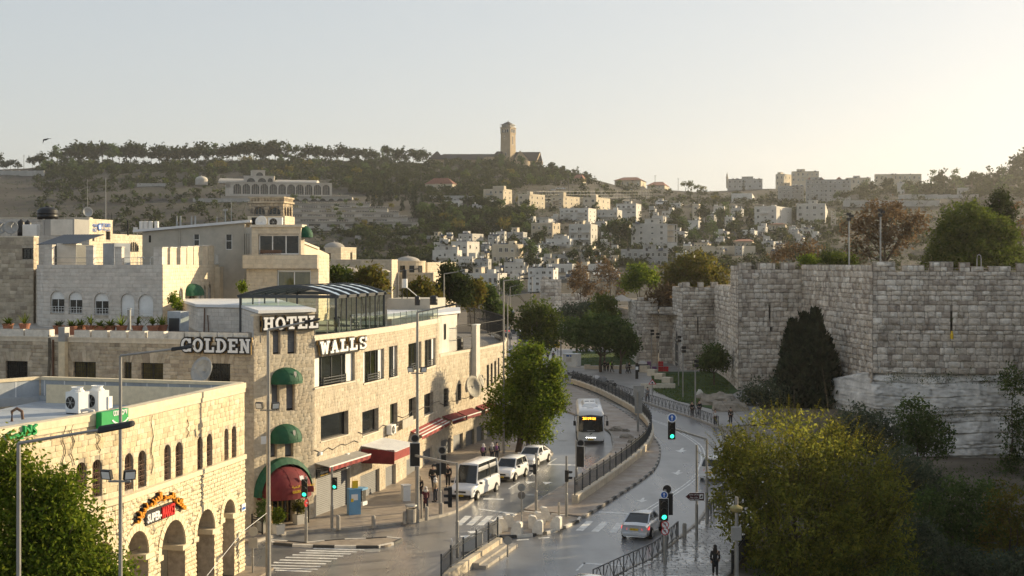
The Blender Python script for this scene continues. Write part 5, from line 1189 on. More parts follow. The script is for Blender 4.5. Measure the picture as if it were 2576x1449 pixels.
dish(Vector((*P2(658,124.5),20.0)),(-.1,-1,.2),.55,'white satellite dish in front of the turret base',white_paint,pole=.8,arm=False); ac_unit(Vector((*P2(693,124),20.3)),0,'white air conditioner on the glazed room roof under the turret',(1.3,.5,.9))
tu=thing('stone_turret',(*P2(712,128),21),'old weathered stone turret with arched openings and a carved cornice','turret'); L,c,Rr=corner_pts(628,712,736,128,-8); f,f2=Fac(L,c),Fac(c,Rr); zb0,z1=f.zv(f.L,543),f.zv(f.L,496)
oa=[(*f.rect(640,666,520,541),1.0),(*f.rect(674,706,520,541),1.0)]; ob=[(*f2.rect(a,b,521,543),1.0)for a,b in((715,719.5),(721.5,726),(728,732.5))]
m=MB(); wall_panel(m,f,0,f.L,zb0,z1,oa,.25); wall_panel(m,f2,0,f2.L,zb0,z1,ob,.25); m.prism([f.P(0,0,-.5),f.P(f.L-.4,0,-.5),f2.P(f2.L,0,-.5),Rr+(L-c)],zb0,z1-.3); m.build('wall',dark_mortar,tu)
old_st=M('old_turret_stone',[(.4,.33,.24),(.5,.41,.29),(.33,.27,.2)],.95,amt=.35,sc=1.5,bump=.6,stain=.9,stc=(.06,.05,.045),ssc=.8)
lay(tu,f,courses(0,f.L,zb0,z1,.32,.5,oa,1),old_st,.05,.02,60,'rough'); lay(tu,f2,courses(0,f2.L,zb0,z1,.32,.5,ob,1),old_st,.05,.02,30,'rough')
for fx,ops in((f,oa),(f2,ob)):
 for o in ops:window(tu,fx,*o[:4],arch=1.0,rec=.2,mull=2 if fx is f else 0,fr=old_st)
 for z in(-.55,-.1):
  fx.bb(-.1,fx.L+.1,z1+z,z1+z+.16,-.2,.16,'cornice',old_st,tu)
 for k in range(int(fx.L/.32)):fx.bb(k*.32+.04,k*.32+.2,z1-.38,z1-.1,-.1,.12,'bracket',old_st,tu)
L2=P2(757,124); fgab=Fac(P2(762,124),P2(828,134)); gb=thing('gable_wall',(*fgab.A,14),'sunlit sloping gable wall beside the glazed room','wall'); m=MB(); m.quad(fgab.P(0,15),fgab.P(fgab.L,15),fgab.P(fgab.L,fgab.zv(fgab.L,640)),fgab.P(fgab.L*.55,fgab.zv(fgab.L*.5,626)),fgab.P(0,fgab.zv(0,611))); m.build('wall',cream_stone,gb); m=MB(); m.bar(fgab.P(0,fgab.zv(0,610),.05),fgab.P(fgab.L*.55,fgab.zv(fgab.L*.5,625),.05),.2); m.build('coping',trim,gb)
fz_=Fac(P2(757,121.5),P2(767,124)); r=(0,.9,fz_.zv(0,592),fz_.zv(0,566)); dome_awning('dome_awning',fz_,-.3,1.1,r[2],r[3],1.0,green_cloth,'green awning sticking out right of the glazed room')
def tank(p,r,h,mat,lab,grp=None,dome=.25,name='water_tank'):
 th=thing(name,p,lab,'water tank',grp); m=MB(); m.lathe([(0,0),(r,0),(r,h*.3),(r*1.02,h*.32),(r,h*.34),(r,h*.66),(r*1.02,h*.68),(r,h*.7),(r,h),(r*.8,h+dome*.6),(r*.3,h+dome),(0,h+dome)],p,20); m.build('body',mat,th,smooth=True)
 m=MB(); m.lathe([(r*.25,h+dome*.9),(r*.25,h+dome*1.25),(0,h+dome*1.3)],p,12); m.build('lid',mat,th); return th
tank(Vector((*P2(120,127),CH+(VH-552)/F*127)),.95,.85,tank_black,'big black domed water tank on the left roof',dome=.35)
tank(Vector((*P2(53,120),CH+(VH-594)/F*120)),.31,1.2,tank_black,'left of two small black tanks beside the white box'); tank(Vector((*P2(70,121),CH+(VH-594)/F*121)),.33,1.15,tank_black,'right of two small black tanks, half behind the white box')
m=MB(); p=Vector((*P2(79,118.5),CH+(VH-594.5)/F*118.5)); m.box(p+Vector((0,0,.52)),(1.28,.9,1.04)); tag(m.build('white_cabinet',white_paint,bevel=.03),'plain white box in front of two small black tanks','cabinet')
dish(Vector((*P2(28,117),CH+(VH-597)/F*117)),(.3,-1,.15),.6,'dark weathered dish left of the small black tanks',galv,pole=.85); dish(Vector((*P2(0,117),CH+(VH-597)/F*117)),(.3,-1,.2),.55,'dark dish cut by the left edge of the view',galv,pole=.8)
dish(Vector((*P2(220,138),CH+(VH-552)/F*138)),(.5,-.8,.2),.52,'pale dish on the police roof near the tall aerial',galv,pole=.75,arm=False)
for k,u in enumerate((341,356,367,379,394)):
 p=Vector((*P2(u,152),CH+(VH-(590 if k else 592))/F*152)); m=MB(); th=thing('white_cylinder',p,('short white roof cylinder left of four taller ones','first tall white roof cylinder from the left','second tall white roof cylinder from the left','third tall white roof cylinder from the left','rightmost tall white roof cylinder above the long roof')[k],'water tank','white roof cylinders'); m.lathe([(0,.6),(.26,.6),(.26,.9 if k==0 else 1.5),(0,.92 if k==0 else 1.53)],p,12); m.build('body',white_paint,th,smooth=False); m=MB()
 for dx in(-.2,.2):m.bar(p+Vector((dx,0,0)),p+Vector((dx,0,.6)),.05)
 m.build('stand',galv,th)
for u,v0,v1,Y,rr,lab in((220,552,450,139,.025,'thin whip aerial above the pale dish'),(266,552,447,141,.045,'tallest aerial rising from the police roof'),(281,556,535,145,.03,'short dark aerial right of the tallest one'),(322,592,553,156,.11,'black chimney pipe behind the sunlit block'),(582,558,503,126,.035,'grey aerial on the white sloping roof'),(567,562,528,126,.06,'short mast with a lamp on the white sloping roof'),(445,577,543,126,.08,'pair of grey vent tubes on the sloping roof, left'),(482,573,543,126,.08,'pair of grey vent tubes on the sloping roof, middle'),(546,565,545,126,.05,'thin grey vent tube at the high end of the sloping roof')):
 p=Vector((*P2(u,Y),CH+(VH-v0)/F*Y)); m=MB(); hh=(v0-v1)*Y/F; m.tube([p,p+Vector((0,0,hh*.5)),p+Vector((0,0,hh))],[rr,rr,rr*.7],6)
 if 'pair' in lab:m.tube([p+Vector((.35,0,0)),p+Vector((.35,0,hh))],rr,6)
 if 'lamp' in lab:m.box(p+Vector((0,0,hh)),(.4,.2,.15))
 tag(m.build('roof_mast',iron if 'black' in lab or 'dark' in lab else galv),lab,'mast')
for i,(u0,u1)in enumerate(((2,60),(64,126),(188,227),(232,271),(278,318),(325,365),(373,413),(425,463),(467,502),(506,546),(549,586),(588,625))):
 a0,a1=fW.su(u0),fW.su(u1); th=thing('planter',fW.P((a0+a1)/2,12.1,-.3),('pale stone roof planter at the far left of the wing','roof planter just left of the pipe shaft','first roof planter right of the pipe shaft','second roof planter right of the pipe shaft','third roof planter right of the pipe shaft, below the arched windows','fourth roof planter right of the pipe shaft, under a palm pot','fifth roof planter right of the pipe shaft, under two palm pots','roof planter below the grey roof cabinet','roof planter left of the GOLDEN letters top','roof planter above the letter O of GOLDEN','roof planter above the letter D of GOLDEN','roof planter above the last letters of GOLDEN')[i],'planter','stone planters along the wing roof edge')
 fW.bb(a0,a1,12.1,12.55,-.5,.06,'trough',white_block,th); fW.bb(a0+.05,a1-.05,12.55,12.56,-.45,.01,'soil',soil,th)
def leaf_blades(p,n,L,droop,w,mat,parent,rg,up0=.9,name='leaves'):
 v=[]; fc=[]
 for k in range(n):
  az=rg.uniform(0,6.28); el=rg.uniform(up0-.5,up0+.5); l=L*rg.uniform(1,1.9); d=Vector((math.cos(az),math.sin(az),0)); s=Vector((-d.y,d.x,0))*w*1.5; q=Vector(p); prev=None
  for j in range(4):
   t=j/3; c=q+d*l*t*math.cos(el)+Vector((0,0,l*t*math.sin(el)-droop*l*t*t)); ww=s*(1-t*.85)
   v+=[c-ww,c+ww]
   if j:b=len(v)-4; fc.append((b,b+1,b+3,b+2))
 me=bpy.data.meshes.new(name); me.from_pydata(v,[],fc); me.materials.append(mat); return link(name,me,parent)
rgp2=random.Random(5)
for(u,Y,kind,lab)in((20,95,'bush','low yellow-green pot plant at the far left of the roof'),(62,95,'spiky','spiky bright plant in a clay pot left of the pipe shaft'),(148,92,'bush','wide grey-green shrub beside the pipe shaft'),(181,91.5,'bush','clay pot on a stand just right of the pipe shaft'),(203,92.5,'bush','rounded green shrub in a large clay pot'),(229,92,'palm','short fan palm above the roof planters'),(252,91.5,'bush','small flowering clay pot right of the fan palm'),(277,92,'bush','clay pot with a twiggy plant below the arched windows'),(306,92,'spiky','clay pot with upright leaves beside the tall chimney pipe'),(346,92,'palm','arching palm in a clay pot, left of the two palms'),(384,92,'palm','taller arching palm in a clay pot, right of the two palms'),(408,93,'spiky','leafy pot plant at the corner of the grey roof cabinet')):
 p=Vector((*P2(u,Y),12.05)); th=thing('potted_plant',p,lab,'potted plant','pots on the wing roof'); m=MB(); m.lathe([(0,0),(.26,0),(.38,.55),(.42,.55),(.42,.62),(.34,.62),(.3,.5),(0,.5)],p,14); m.build('pot',terracotta,th)
 top=p+Vector((0,0,.55))
 if kind=='palm':leaf_blades(top+Vector((0,0,.15)),16,1.1,.75,.05,leaf_olive,th,rgp2,1.1,'fronds'); m=MB(); m.tube([top,top+Vector((0,0,.3))],.07,6); m.build('stem',bark,th)
 elif kind=='spiky':leaf_blades(top,26,.75,.3,.035,leaf_bright,th,rgp2,1.1)
 else:leaf_blades(top,70,.55,.35,.05,leaf_olive if u!=148 else leaf_grey,th,rgp2,.7)
m=MB(); p=Vector((*P2(325,93.5),12)); m.tube([p,p+Vector((0,0,1.7))],.13,10); m.disc(p+Vector((0,0,1.78)),(0,0,1),.17,.04); tag(m.build('chimney_pipe',galv),'tall grey chimney pipe standing among the roof pots','chimney')
cbx=thing('roof_cabinet',(*P2(437,93.5),12),'grey metal roof cabinet with a dark door left of the white-roofed room','cabinet'); f=Fac(P2(421,93.5),P2(454,93)); f.bb(0,f.L,12,f.zv(0,783),-.9,0,'casing',roof_grey,cbx); f.bb(.15,f.L-.1,12.1,f.zv(0,800),0,.02,'door',anthracite,cbx)
ps_=thing('pipe_shaft',fW.P(fW.su(165),8,.1),'narrow sunlit duct shaft climbing the shaded hotel wing','duct'); a=fW.su(157); fW.bb(a,a+.48,6,11.8,.05,.45,'casing',market_stone,ps_); fW.bb(a,a+.48,11.8,12.75,-.1,.45,'hood',galv,ps_)
m=MB(); a=fW.su(136); m.tube([fW.P(a,6,.12),fW.P(a,11.9,.12)],.07,8); tag(m.build('wall_pipe',rust_iron),'reddish pipe left of the duct shaft on the shaded wing','pipe')
m=MB(); a=fW.su(124)
for k in range(3):m.tube([fW.P(a+k*.07,12.2,.1),fW.P(a+k*.1,10.5,.1),fW.P(a-.1+k*.05,8.5,.1),fW.P(a-.15,6,.1)],.02,4)
tag(m.build('cable_bundle',iron),'bundle of black cables hanging left of the reddish pipe','cable')
def dome(name,lab,u,Y,vb,vt,ru,mat,parent=None):
 p=Vector((*P2(u,Y),CH+(VH-vb)/F*Y)); r=ru*Y/F; h=(vb-vt)*Y/F; th=thing(name,p,lab,'dome'); m=MB(); m.lathe([(r*math.cos(t),h*math.sin(t))for t in[math.pi/2*k/8 for k in range(9)]],p,28); m.build('shell',mat,th,smooth=True); m=MB(); m.lathe([(r*.06,h*.96),(r*.06,h*1.2),(0,h*1.25)],p,8); m.build('finial',mat,th); return th
stone_block('old_stone_building','square old stone building with a shallow dome and barred windows',817,857,896,624,4,178,-25,cream_stone,cream_stone,wins=[(822,832,637,655,0),(881,886,635,653,1)],n=40)
dome('shallow_dome','faceted shallow dome on the square old building',841,182,625,609,27,roof_dirt)
stone_block('old_stone_building','long low old wall block below the square domed building',800,985,1000,655,2,176,-4,hotel_stone,cream_stone,n=40)
dome('shallow_dome','flat wide dome on the low roofs',872,172,683,672,38,roof_dirt); dome('shallow_dome','second flat dome left of the round drum',952,172,684,676,30,roof_dirt)
dr=thing('round_drum_building',(*P2(1023,186),8),'round stone drum building with barred windows under a dome','building'); p=Vector((*P2(1023,186),0)); r=47*186/F; m=MB(); z1=CH+(VH-659)/F*186; m.lathe([(r,2),(r,z1),(r*1.03,z1),(r*1.03,z1+.15),(0,z1+.2)],p,32); m.build('drum',cream_stone,dr)
for t in(235,262,290,320):a=R(t); m=MB(); c=p+Vector((math.cos(a),math.sin(a),0))*r; m.box((*c.xy,z1-1.1),(.15,.7,1.2),a); m.build('window',dark_glass,dr)
dome('drum_dome','pale dome with a finial crowning the round drum',1026,186,658,645,31,roof_dirt)
stone_block('old_stone_building','sunlit low stone block right of the round drum',1062,1075,1147,662,3,188,-20,cream_stone,cream_stone,n=40)
stone_block('old_stone_building','wide plain stone wall block below the round drum',955,1090,1102,688,0,180,-4,hotel_stone,cream_stone,n=40)
bx=thing('roof_plant_room',(*P2(1030,124),12),'grey flat roof block carrying the solar heater behind the pergola','roof block'); f=Fac(P2(974,125),P2(1082,124)); f.bb(0,f.L,9,f.zv(0,751),-5,0,'wall',plaster,bx)
p=Vector((*P2(1018,125),f.zv(0,751))); th=thing('solar_heater',p,'solar water heater with black-topped white tank on a stand','solar heater'); m=MB(); m.lathe([(0,1.0),(.27,1.0),(.27,1.85),(0,1.85)],p,14); m.build('tank',white_paint,th); m=MB(); m.lathe([(.25,1.85),(.25,2.65),(.1,2.72),(0,2.72)],p,14); m.build('upper_tank',tank_black,th); m=MB()
for dx in(-.25,.25):
 for dy in(-.25,.25):m.bar(p+Vector((dx,dy,0)),p+Vector((dx*.8,dy*.8,1)),.05)
m.build('stand',iron,th); m=MB(); a=p+Vector((.3,-.3,1.0)); b=p+Vector((1.5,-.5,0)); m.quad(a+Vector((0,-.5,0)),b+Vector((0,-.5,0)),b+Vector((0,.5,0)),a+Vector((0,.5,0))); m.build('collector',galv,th)
tank(Vector((*P2(1091,122),CH+(VH-767)/F*122)),.36,.75,tank_black,'black roof tank at the far right of the grey roof block',dome=.1); tank(Vector((*P2(1050,121.5),CH+(VH-768)/F*121.5)),.25,.75,tank_black,'slim black roof tank in front of the grey roof block',dome=.1)
tank(Vector((*P2(1152,127),8.7)),.5,1.1,tank_black,'black tank on the shop building roof inside the railing',dome=.15)
# town and landmarks on the far hillside
def far_unit(name,parts):
 me=bpy.data.meshes.new(name); mb=MB()
 mats=[]
 for m,fn in parts:
  if m not in mats:mats.append(m)
  mb.k=mats.index(m); fn(mb)
 me.from_pydata(mb.v,[],mb.f)
 for m in mats:me.materials.append(m)
 me.polygons.foreach_set('material_index',mb.m); me.update(); return me
far_win=far_unit('window',[(dark_glass,lambda b:b.cube(-.5,.5,0,.02,-.5,.5)),(offwhite,lambda b:(b.cube(-.58,-.5,0,.1,-.58,.58),b.cube(.5,.58,0,.1,-.58,.58),b.cube(-.5,.5,0,.1,.5,.58),b.cube(-.56,.56,0,.16,-.6,-.5),b.cube(-.03,.03,0,.06,-.5,.5)))])
heater=far_unit('water_tank',[(white_paint,lambda b:b.lathe([(0,.9),(.32,.9),(.32,2.0),(0,2.05)],n=10)),(iron,lambda b:[b.cube(x-.03,x+.03,y-.03,y+.03,0,.9)for x in(-.25,.25)for y in(-.25,.25)])])
collector=far_unit('solar_panel',[(panel_blue,lambda b:b.hexa([(-1,-.9,.1),(1,-.9,.1),(1,.5,1.1),(-1,.5,1.1),(-1,-.95,.18),(1,-.95,.18),(1,.45,1.2),(-1,.45,1.2)])),(galv,lambda b:(b.bar((-1,.5,0),(-1,.5,1.1),.08),b.bar((1,.5,0),(1,.5,1.1),.08)))])
btank=far_unit('roof_tank',[(tank_black,lambda b:b.lathe([(0,0),(.55,0),(.55,1.1),(.35,1.3),(0,1.35)],n=12))])
rgf=random.Random(21)
far_win2=far_unit('window',[(offwhite,lambda b:(b.cube(-.55,.55,0,.08,-.55,.55),b.cube(-.6,.6,0,.2,-.62,-.54))),(dark_glass,lambda b:b.cube(-.46,.46,.08,.1,-.46,-.05)),(galv,lambda b:[b.cube(-.46,.46,.08,.12,z,z+.05)for z in(0,.1,.2,.3,.4)])])
def inst(name,me,parent,loc,rz=0,sc=(1,1,1)):
 o=bpy.data.objects.new(name,me); C.objects.link(o); o.parent=parent; o.matrix_parent_inverse=Matrix.Translation(-parent.location)
 o.location=loc; o.rotation_euler=(0,0,rz); o.scale=sc; return o
def put_win(parent,f,a,z,w,h,o=.0):
 p=f.P(a,z,o); return inst('window',far_win if rgf.random()<.65 else far_win2,parent,p,math.atan2(-f.d.y,-f.d.x),(w,1,h))
def house(label,u0,uc,u1,vt,vb,psi=-18,mat=None,cf=4,rows=2,cr=1,tanks=2,name='house',roof='flat',cat='house',Y=None,ww=None,balc=0,stair=None,par=.7):
 mat=mat or wall_white; Y=Y or yof(uc,vb); L,c,Rr=corner_pts(u0,uc,u1,Y,psi); zb=CH+(VH-vb)/F*Y; z1=CH+(VH-vt)/F*Y
 th=thing(name,(*c,zb),label,cat); bk=Rr+(L-c); m=MB(); m.prism([L,c,Rr,bk],zb-8,z1); m.build('wall',mat,th)
 fa,fb_=Fac(L,c),Fac(c,Rr); H=(z1-zb)/rows; w_=ww or min(1.5,fa.L/max(cf,1)*.42); sill=H*.52
 for r in range(rows):
  for k in range(cf):
   if rgf.random()<.12:continue
   put_win(th,fa,fa.L*(k+.5)/cf,zb+H*r+sill,w_*rgf.choice((.8,1,1,1.3)),H*.42)
  for k in range(cr):put_win(th,fb_,fb_.L*(k+.5)/cr,zb+H*r+sill,min(1.2,fb_.L/cr*.4),H*.42)
  if r<rows and balc:
   for k in range(balc):
    q=fa.L*(k+.5+rgf.uniform(-.1,.1))/balc; m=MB(); wd=min(2.2,fa.L/balc*.36); fa.box(m,q-wd,q+wd,zb+H*r,zb+H*r+.2,0,1.3); fa.box(m,q-wd,q+wd,zb+H*r+.2,zb+H*r+1.1,1.2,1.32); m.build('balcony',mat,th)
 if roof=='flat':
  m=MB()
  for fx in(fa,fb_):fx.box(m,0,fx.L,z1,z1+par,-.3,.06)
  m.build('parapet',mat,th)
  for k in range(tanks):
   s,t=rgf.uniform(.1,.9),rgf.uniform(.15,.7); p=L.lerp(c,s)+(Rr-c)*t; p=Vector((*p,z1)); rz=rgf.uniform(-.5,.5); q=rgf.random()
   if q<.62:inst('water_tank',heater,th,p,rz); inst('solar_panel',collector,th,p+Vector((.6,-1.1,0)),rz)
   elif q<.85:inst('roof_tank',btank,th,p)
   else:m=MB(); m.box(p+Vector((0,0,1.1)),(3,2.6,2.2),R(psi)); m.build('stair_head',mat,th)
  if not stair and fa.L>7 and rgf.random()<.6:
   s0=rgf.uniform(.05,.5); s1=s0+rgf.uniform(.25,.45); up2=Fac(fa.P(fa.L*s0,0,-1.2).xy,fa.P(fa.L*s1,0,-1.2).xy); hh=rgf.uniform(2.4,3.2); up2.bb(0,up2.L,z1-.1,z1+hh,-rgf.uniform(4,7),0,'upper_storey',rgf.choice((mat,wall_white,wall_cream)),th); put_win(th,up2,up2.L*.5,z1+hh*.55,1.2,1.2); up2.bb(-.3,up2.L+.3,z1+hh,z1+hh+.2,-5,.5,'eave',wall_grey,th)
  if rgf.random()<.45 and rows>1:q=rgf.uniform(.2,.8)*fa.L; wd=min(2.4,fa.L*.2); fa.bb(q-wd,q+wd,zb+H*(rows-1),zb+H*(rows-1)+1.0,.02,1.4,'balcony',rgf.choice((mat,wall_white,wall_grey)),th)
  if rgf.random()<.3:q=rgf.uniform(.2,.8)*fa.L; fa.bb(q-1,q+1,zb,zb+2.3,.0,.06,'door',rgf.choice((rust_iron,iron,shutter_mat)),th)
  if stair:
   s0,s1,svt=stair; a0,a1=fa.su(s0),fa.su(s1); fa.bb(a0,a1,z1-.1,fa.zv(a0,svt),-4,.3,'stair_block',mat,th)
 else:
  e=1.0; up_=roof if not isinstance(roof,str)else 2.5; m=MB(); ctr=(L+c+Rr+bk)/4; o4=[ctr+(q-ctr)*1.08 for q in(L,c,Rr,bk)]; r0=(o4[0]+o4[3])/2; r1=(o4[1]+o4[2])/2; r0,r1=r0.lerp(r1,.25),r1.lerp(r0,.25)
  b=[Vector((*q,z1))for q in o4]; t0,t1_=Vector((*r0,z1+up_)),Vector((*r1,z1+up_)); m.add([*b,t0,t1_],[(0,1,5,4),(1,2,5),(2,3,4,5),(3,0,4),(3,2,1,0)]); m.build('roof',tile_red,th)
  m=MB(); m.bar(t0,t1_,.3); m.build('ridge',tile_red,th)
 return th,fa,fb_,z1,zb
LMK=[('tower church',1277,400),('long arcaded building',700,475),('unfinished white block',1640,595),('white four-storey block',1450,547),('red-roofed villa',1108,470),('pale domed hall',507,455),('slim minaret',1829,455),('balconied apartment block',2080,480),('long red-roofed hall',1585,462),('outside stair frame',2091,540),('leftmost cream terrace house',1255,495),('stone turret',680,520),('far left skyline wall',50,436),('long low ridge wall',440,405),('sports court fence',1480,508),('red-roofed bungalow',1870,615),('long skyline building',2262,446),('stepped terraces',900,545),('twin-windowed yellow house',1750,530),('sunlit stone house',1290,640),('round stone drum',1023,670),('scrub wall',1010,600),('roof-frame villa',1945,545),('hip-roofed house',1458,454),('small house with red roof',1958,572),('left white cluster',1160,640),('wide quarry wall',2240,512),('sloped hall roof',480,570),('police block',250,560)]
HS=[
('three-storey cream house highest left in the terrace of four',1216,1266,1288,477,516,-22,wall_cream,4,3,2,1,(1240,1268,468)),
('second cream house from the left in the terrace of four',1303,1332,1371,490,528,-30,wall_cream,2,3,3,1,(1326,1334,482)),
('third cream house from the left in the terrace of four',1386,1417,1458,495,527,-30,wall_cream,2,3,3,1,(1408,1418,484)),
('rightmost cream house in the terrace of four above the white block',1466,1500,1535,498,527,-26,wall_cream,2,2,3,1,(1488,1500,490)),
('wide white four-storey block right of the wooded slope',1408,1480,1500,526,568,-20,wall_white,6,4,2,4,None),
('white terrace house right of the four-storey block',1503,1553,1565,530,563,-16,wall_white,5,2,1,3,None),
('white house with a shaded roof terrace above the unfinished block',1550,1600,1613,514,553,-16,wall_white,4,3,1,3,None),
('cream block with a sunlit side above a round dark tree',1336,1390,1409,563,599,-24,wall_cream,4,2,2,4,None),
('large pale house with balconies left of the tall cypress',1431,1486,1503,567,622,-18,wall_white,3,3,2,3,None),
('small grey-white house between dark trees above the stone house',1276,1316,1326,587,604,-14,wall_grey,4,2,1,2,None),
('cluttered white roof house highest in the left cluster',1153,1188,1216,591,614,-28,wall_white,3,2,2,5,None),
('white house with one barred window below the cluttered roof',1135,1175,1206,611,652,-24,wall_white,3,2,2,4,None),
('stone house with a sunlit right side in the left cluster',1238,1296,1316,618,663,-24,wall_cream,4,2,2,5,None),
('low white house with arched windows below the balcony house',1373,1434,1442,604,636,-12,wall_white,5,2,1,3,None),
('small white house left of the arched-window house',1352,1385,1394,616,637,-20,wall_white,2,1,1,2,None),
('long white house at the left end of the cluster',1088,1150,1162,633,667,-10,wall_white,5,2,1,3,None),
('white house with a glazed balcony in the left cluster',1156,1188,1196,649,684,-14,wall_white,5,3,1,2,None),
('brownish house with a maroon awning beside the glazed balcony',1193,1228,1236,656,686,-14,wall_grey,3,2,1,2,None),
('white stepped house behind the rooftop heaters',1268,1318,1330,664,694,-12,wall_white,4,2,1,6,None),
('flat white building with three windows just beyond the pines',1176,1252,1275,692,720,-18,wall_white,6,1,2,5,None),
('tall white house with a column of paired windows above the street',1328,1392,1404,679,735,-12,wall_white,4,4,1,5,None),
('pale flat-roofed house behind the bare trees',1374,1440,1452,668,692,-10,wall_white,4,1,1,3,None),
('grey shed-like house below the palm',1388,1440,1452,644,664,-10,wall_grey,3,1,1,1,None),
('small cream house under the terrace of four',1220,1252,1270,513,534,-26,wall_cream,2,2,2,2,None),
('low grey house with two windows left of the terrace of four',1188,1222,1232,516,530,-14,wall_grey,3,1,1,2,None),
('small white flat house among pines left of the terrace',1118,1155,1164,506,520,-12,wall_white,3,1,1,3,None),
('ruin-like grey building under the unfinished block',1562,1680,1692,631,670,-6,wall_grey,8,2,1,3,None),
('white low hall beside the parked coach',1648,1676,1683,509,521,-12,wall_white,3,1,1,1,None),
('small white house below the yellow house',1730,1757,1764,557,577,-14,wall_white,3,1,1,2,None),
('yellow rendered house beside the twin pines',1742,1758,1764,515,548,-14,plate_yellow if False else wall_cream,1,2,1,1,None),
('white house with a flat roof right of the twin pines',1823,1843,1850,548,577,-14,wall_white,2,2,1,2,None),
('white villa with an open roof frame left of the stair tower house',1898,1953,1992,521,570,-28,wall_white,3,3,2,3,None),
('white three-storey house with an outside stair frame',2004,2076,2090,514,564,-14,wall_white,4,3,1,3,None),
('small pale house below the villa with the roof frame',1868,1898,1906,581,602,-14,wall_white,2,1,1,2,None),
('tiny white cube house right of the red-roofed bungalow',1920,1937,1942,597,612,-12,wall_white,2,1,1,0,None),
('broad house on the skyline beside the slim minaret',1830,1918,1929,451,475,-8,wall_grey,7,2,1,5,None),
('plain sunlit block on the skyline right of the minaret house',1951,1972,1991,439,468,-40,wall_cream,2,2,2,1,None),
('largest pale block on the skyline with roof tanks',1991,2060,2070,432,458,-8,wall_cream,6,2,1,4,None),
('left wing of the many-balconied apartment block',1957,2022,2027,469,507,-6,wall_grey,6,4,1,3,None),
('pale low house on the skyline left of the long building',2129,2190,2202,448,466,-10,wall_cream,5,1,1,3,None),
('long sunlit building on the skyline at the right',2200,2318,2327,439,454,-6,wall_cream,10,1,1,4,None),
('small white house under the long skyline building',2257,2276,2282,460,494,-14,wall_white,2,2,1,1,None),
('grey low house half hidden by pines at the right',2408,2438,2445,474,493,-10,wall_grey,3,1,1,0,None),
('white scattered house left of the round stone drum',1690,1722,1730,585,600,-14,wall_white,3,1,1,2,None),
('low white house between the cypresses below the skyline',1795,1822,1830,520,536,-12,wall_white,2,1,1,3,None),
('pale house with a terrace under the minaret house',1840,1892,1904,488,508,-12,wall_white,4,1,1,4,None),
('small white house on the slope below the fenced court',1500,1522,1530,560,578,-14,wall_white,2,1,1,2,None),
('white house with tanks left of the unfinished block',1512,1556,1566,586,604,-12,wall_white,3,1,1,4,None),
('pale house low on the slope beside the ruin-like building',1700,1742,1752,640,656,-10,wall_white,4,1,1,2,None),
('white house right of the far cypress at mid slope',1640,1668,1676,545,562,-12,wall_white,2,1,1,3,None),
('pale house at the foot of the wooded slope',1326,1352,1362,628,645,-14,wall_white,2,1,1,2,None),
('low white house beside the domed roofs at mid slope',1270,1300,1310,676,690,-12,wall_white,3,1,1,2,None),
('white house at the right of the bare trees',1480,1540,1552,668,690,-10,wall_white,4,1,1,3,None),
]
for(lab,u0,uc,u1,vt,vb,psi,mat,cf,rows,cr,tk,stt)in HS:
 house(lab,u0,uc,u1,vt,vb,psi,mat,cf,rows,cr,tk,stair=stt,balc=2 if 'balcon' in lab or 'four-storey' in lab else 0)
FILL=[]; OCC=[(q[1]-4,q[3]+4,q[4]-3,q[5]+3)for q in HS]+[(1583,1710,556,640),(2020,2150,450,512),(1840,1905,600,626),(1540,1690,440,475)]
while len(FILL)<62:
 k=len(FILL); u,v=(rgf.uniform(1100,1560),rgf.uniform(560,715))if k%5<3 else(rgf.uniform(1500,2060),rgf.uniform(505,650)); w,h=rgf.uniform(18,46),rgf.uniform(11,26)
 if u<1330 and v<605:continue
 q=(u-w/2,u+w/2,v-h,v)
 if sum(max(0,min(q[1],o[1])-max(q[0],o[0]))*max(0,min(q[3],o[3])-max(q[2],o[2]))for o in OCC)>w*h*.22:continue
 OCC.append(q); FILL.append(q)
fseen={}
for(a,b,c,d)in sorted(FILL):
 mt=rgf.choice((wall_white,wall_white,wall_cream,wall_grey)); u,v=(a+b)/2,(c+d)/2; x=min(LMK,key=lambda q:(q[1]-u)**2+((q[2]-v)*1.6)**2); dx,dy=u-x[1],v-x[2]; rel=('right of' if dx>0 else 'left of')if abs(dx)>abs(dy)*1.2 else('below' if dy>0 else 'above')
 col='white' if mt is wall_white else 'cream' if mt is wall_cream else 'grey'; sz='tiny' if b-a<26 else 'wide' if b-a>38 else 'small'; key=(sz,col,rel,x[0]); n=fseen.get(key,0); fseen[key]=n+1
 house(f"{sz} {col} flat-roofed house {rel} the {x[0]}"+(f", {('second', 'third', 'fourth', 'fifth')[n - 1]} from the left" if n else ''),a,b-(b-a)*.2,b,c,d,rgf.uniform(-30,-8),mt,max(2,int((b-a)/10)),2 if d-c>16 else 1,1,rgf.randint(1,5))
ap,fa,fb_,z1,zb=house('big grey apartment block with many small balconies below the skyline',2027,2140,2147,453,507,-5,wall_grey,10,5,1,5,name='apartment_block',cat='apartment block',balc=4)
for a in(.1,.35,.75):m=MB(); p=fa.P(fa.L*a,z1,-3); m.lathe([(4.2,.2),(0,3.2)],p,4,R(45),R(405)); m.build('roof_gable',tile_red,ap)
for(lab,u0,uc,u1,vt,vb,rf)in(('long red-roofed hall on the saddle of the ridge',1546,1612,1625,453,471,4.5),('low red-roofed pavilion right of the long hall',1628,1672,1684,466,474,5),('red-roofed villa on the wooded slope below the tower church',1070,1138,1148,462,479,5),('hip-roofed house among trees right of the tower church',1441,1466,1474,448,460,4.2),('small house with a red roof in front of the villa',1933,1976,1984,564,581,1.2),('long red-roofed bungalow low on the right slope',1844,1893,1901,607,624,1.4)):
 house(lab,u0,uc,u1,vt,vb,-14,wall_cream,5,1,1,0,roof=rf)
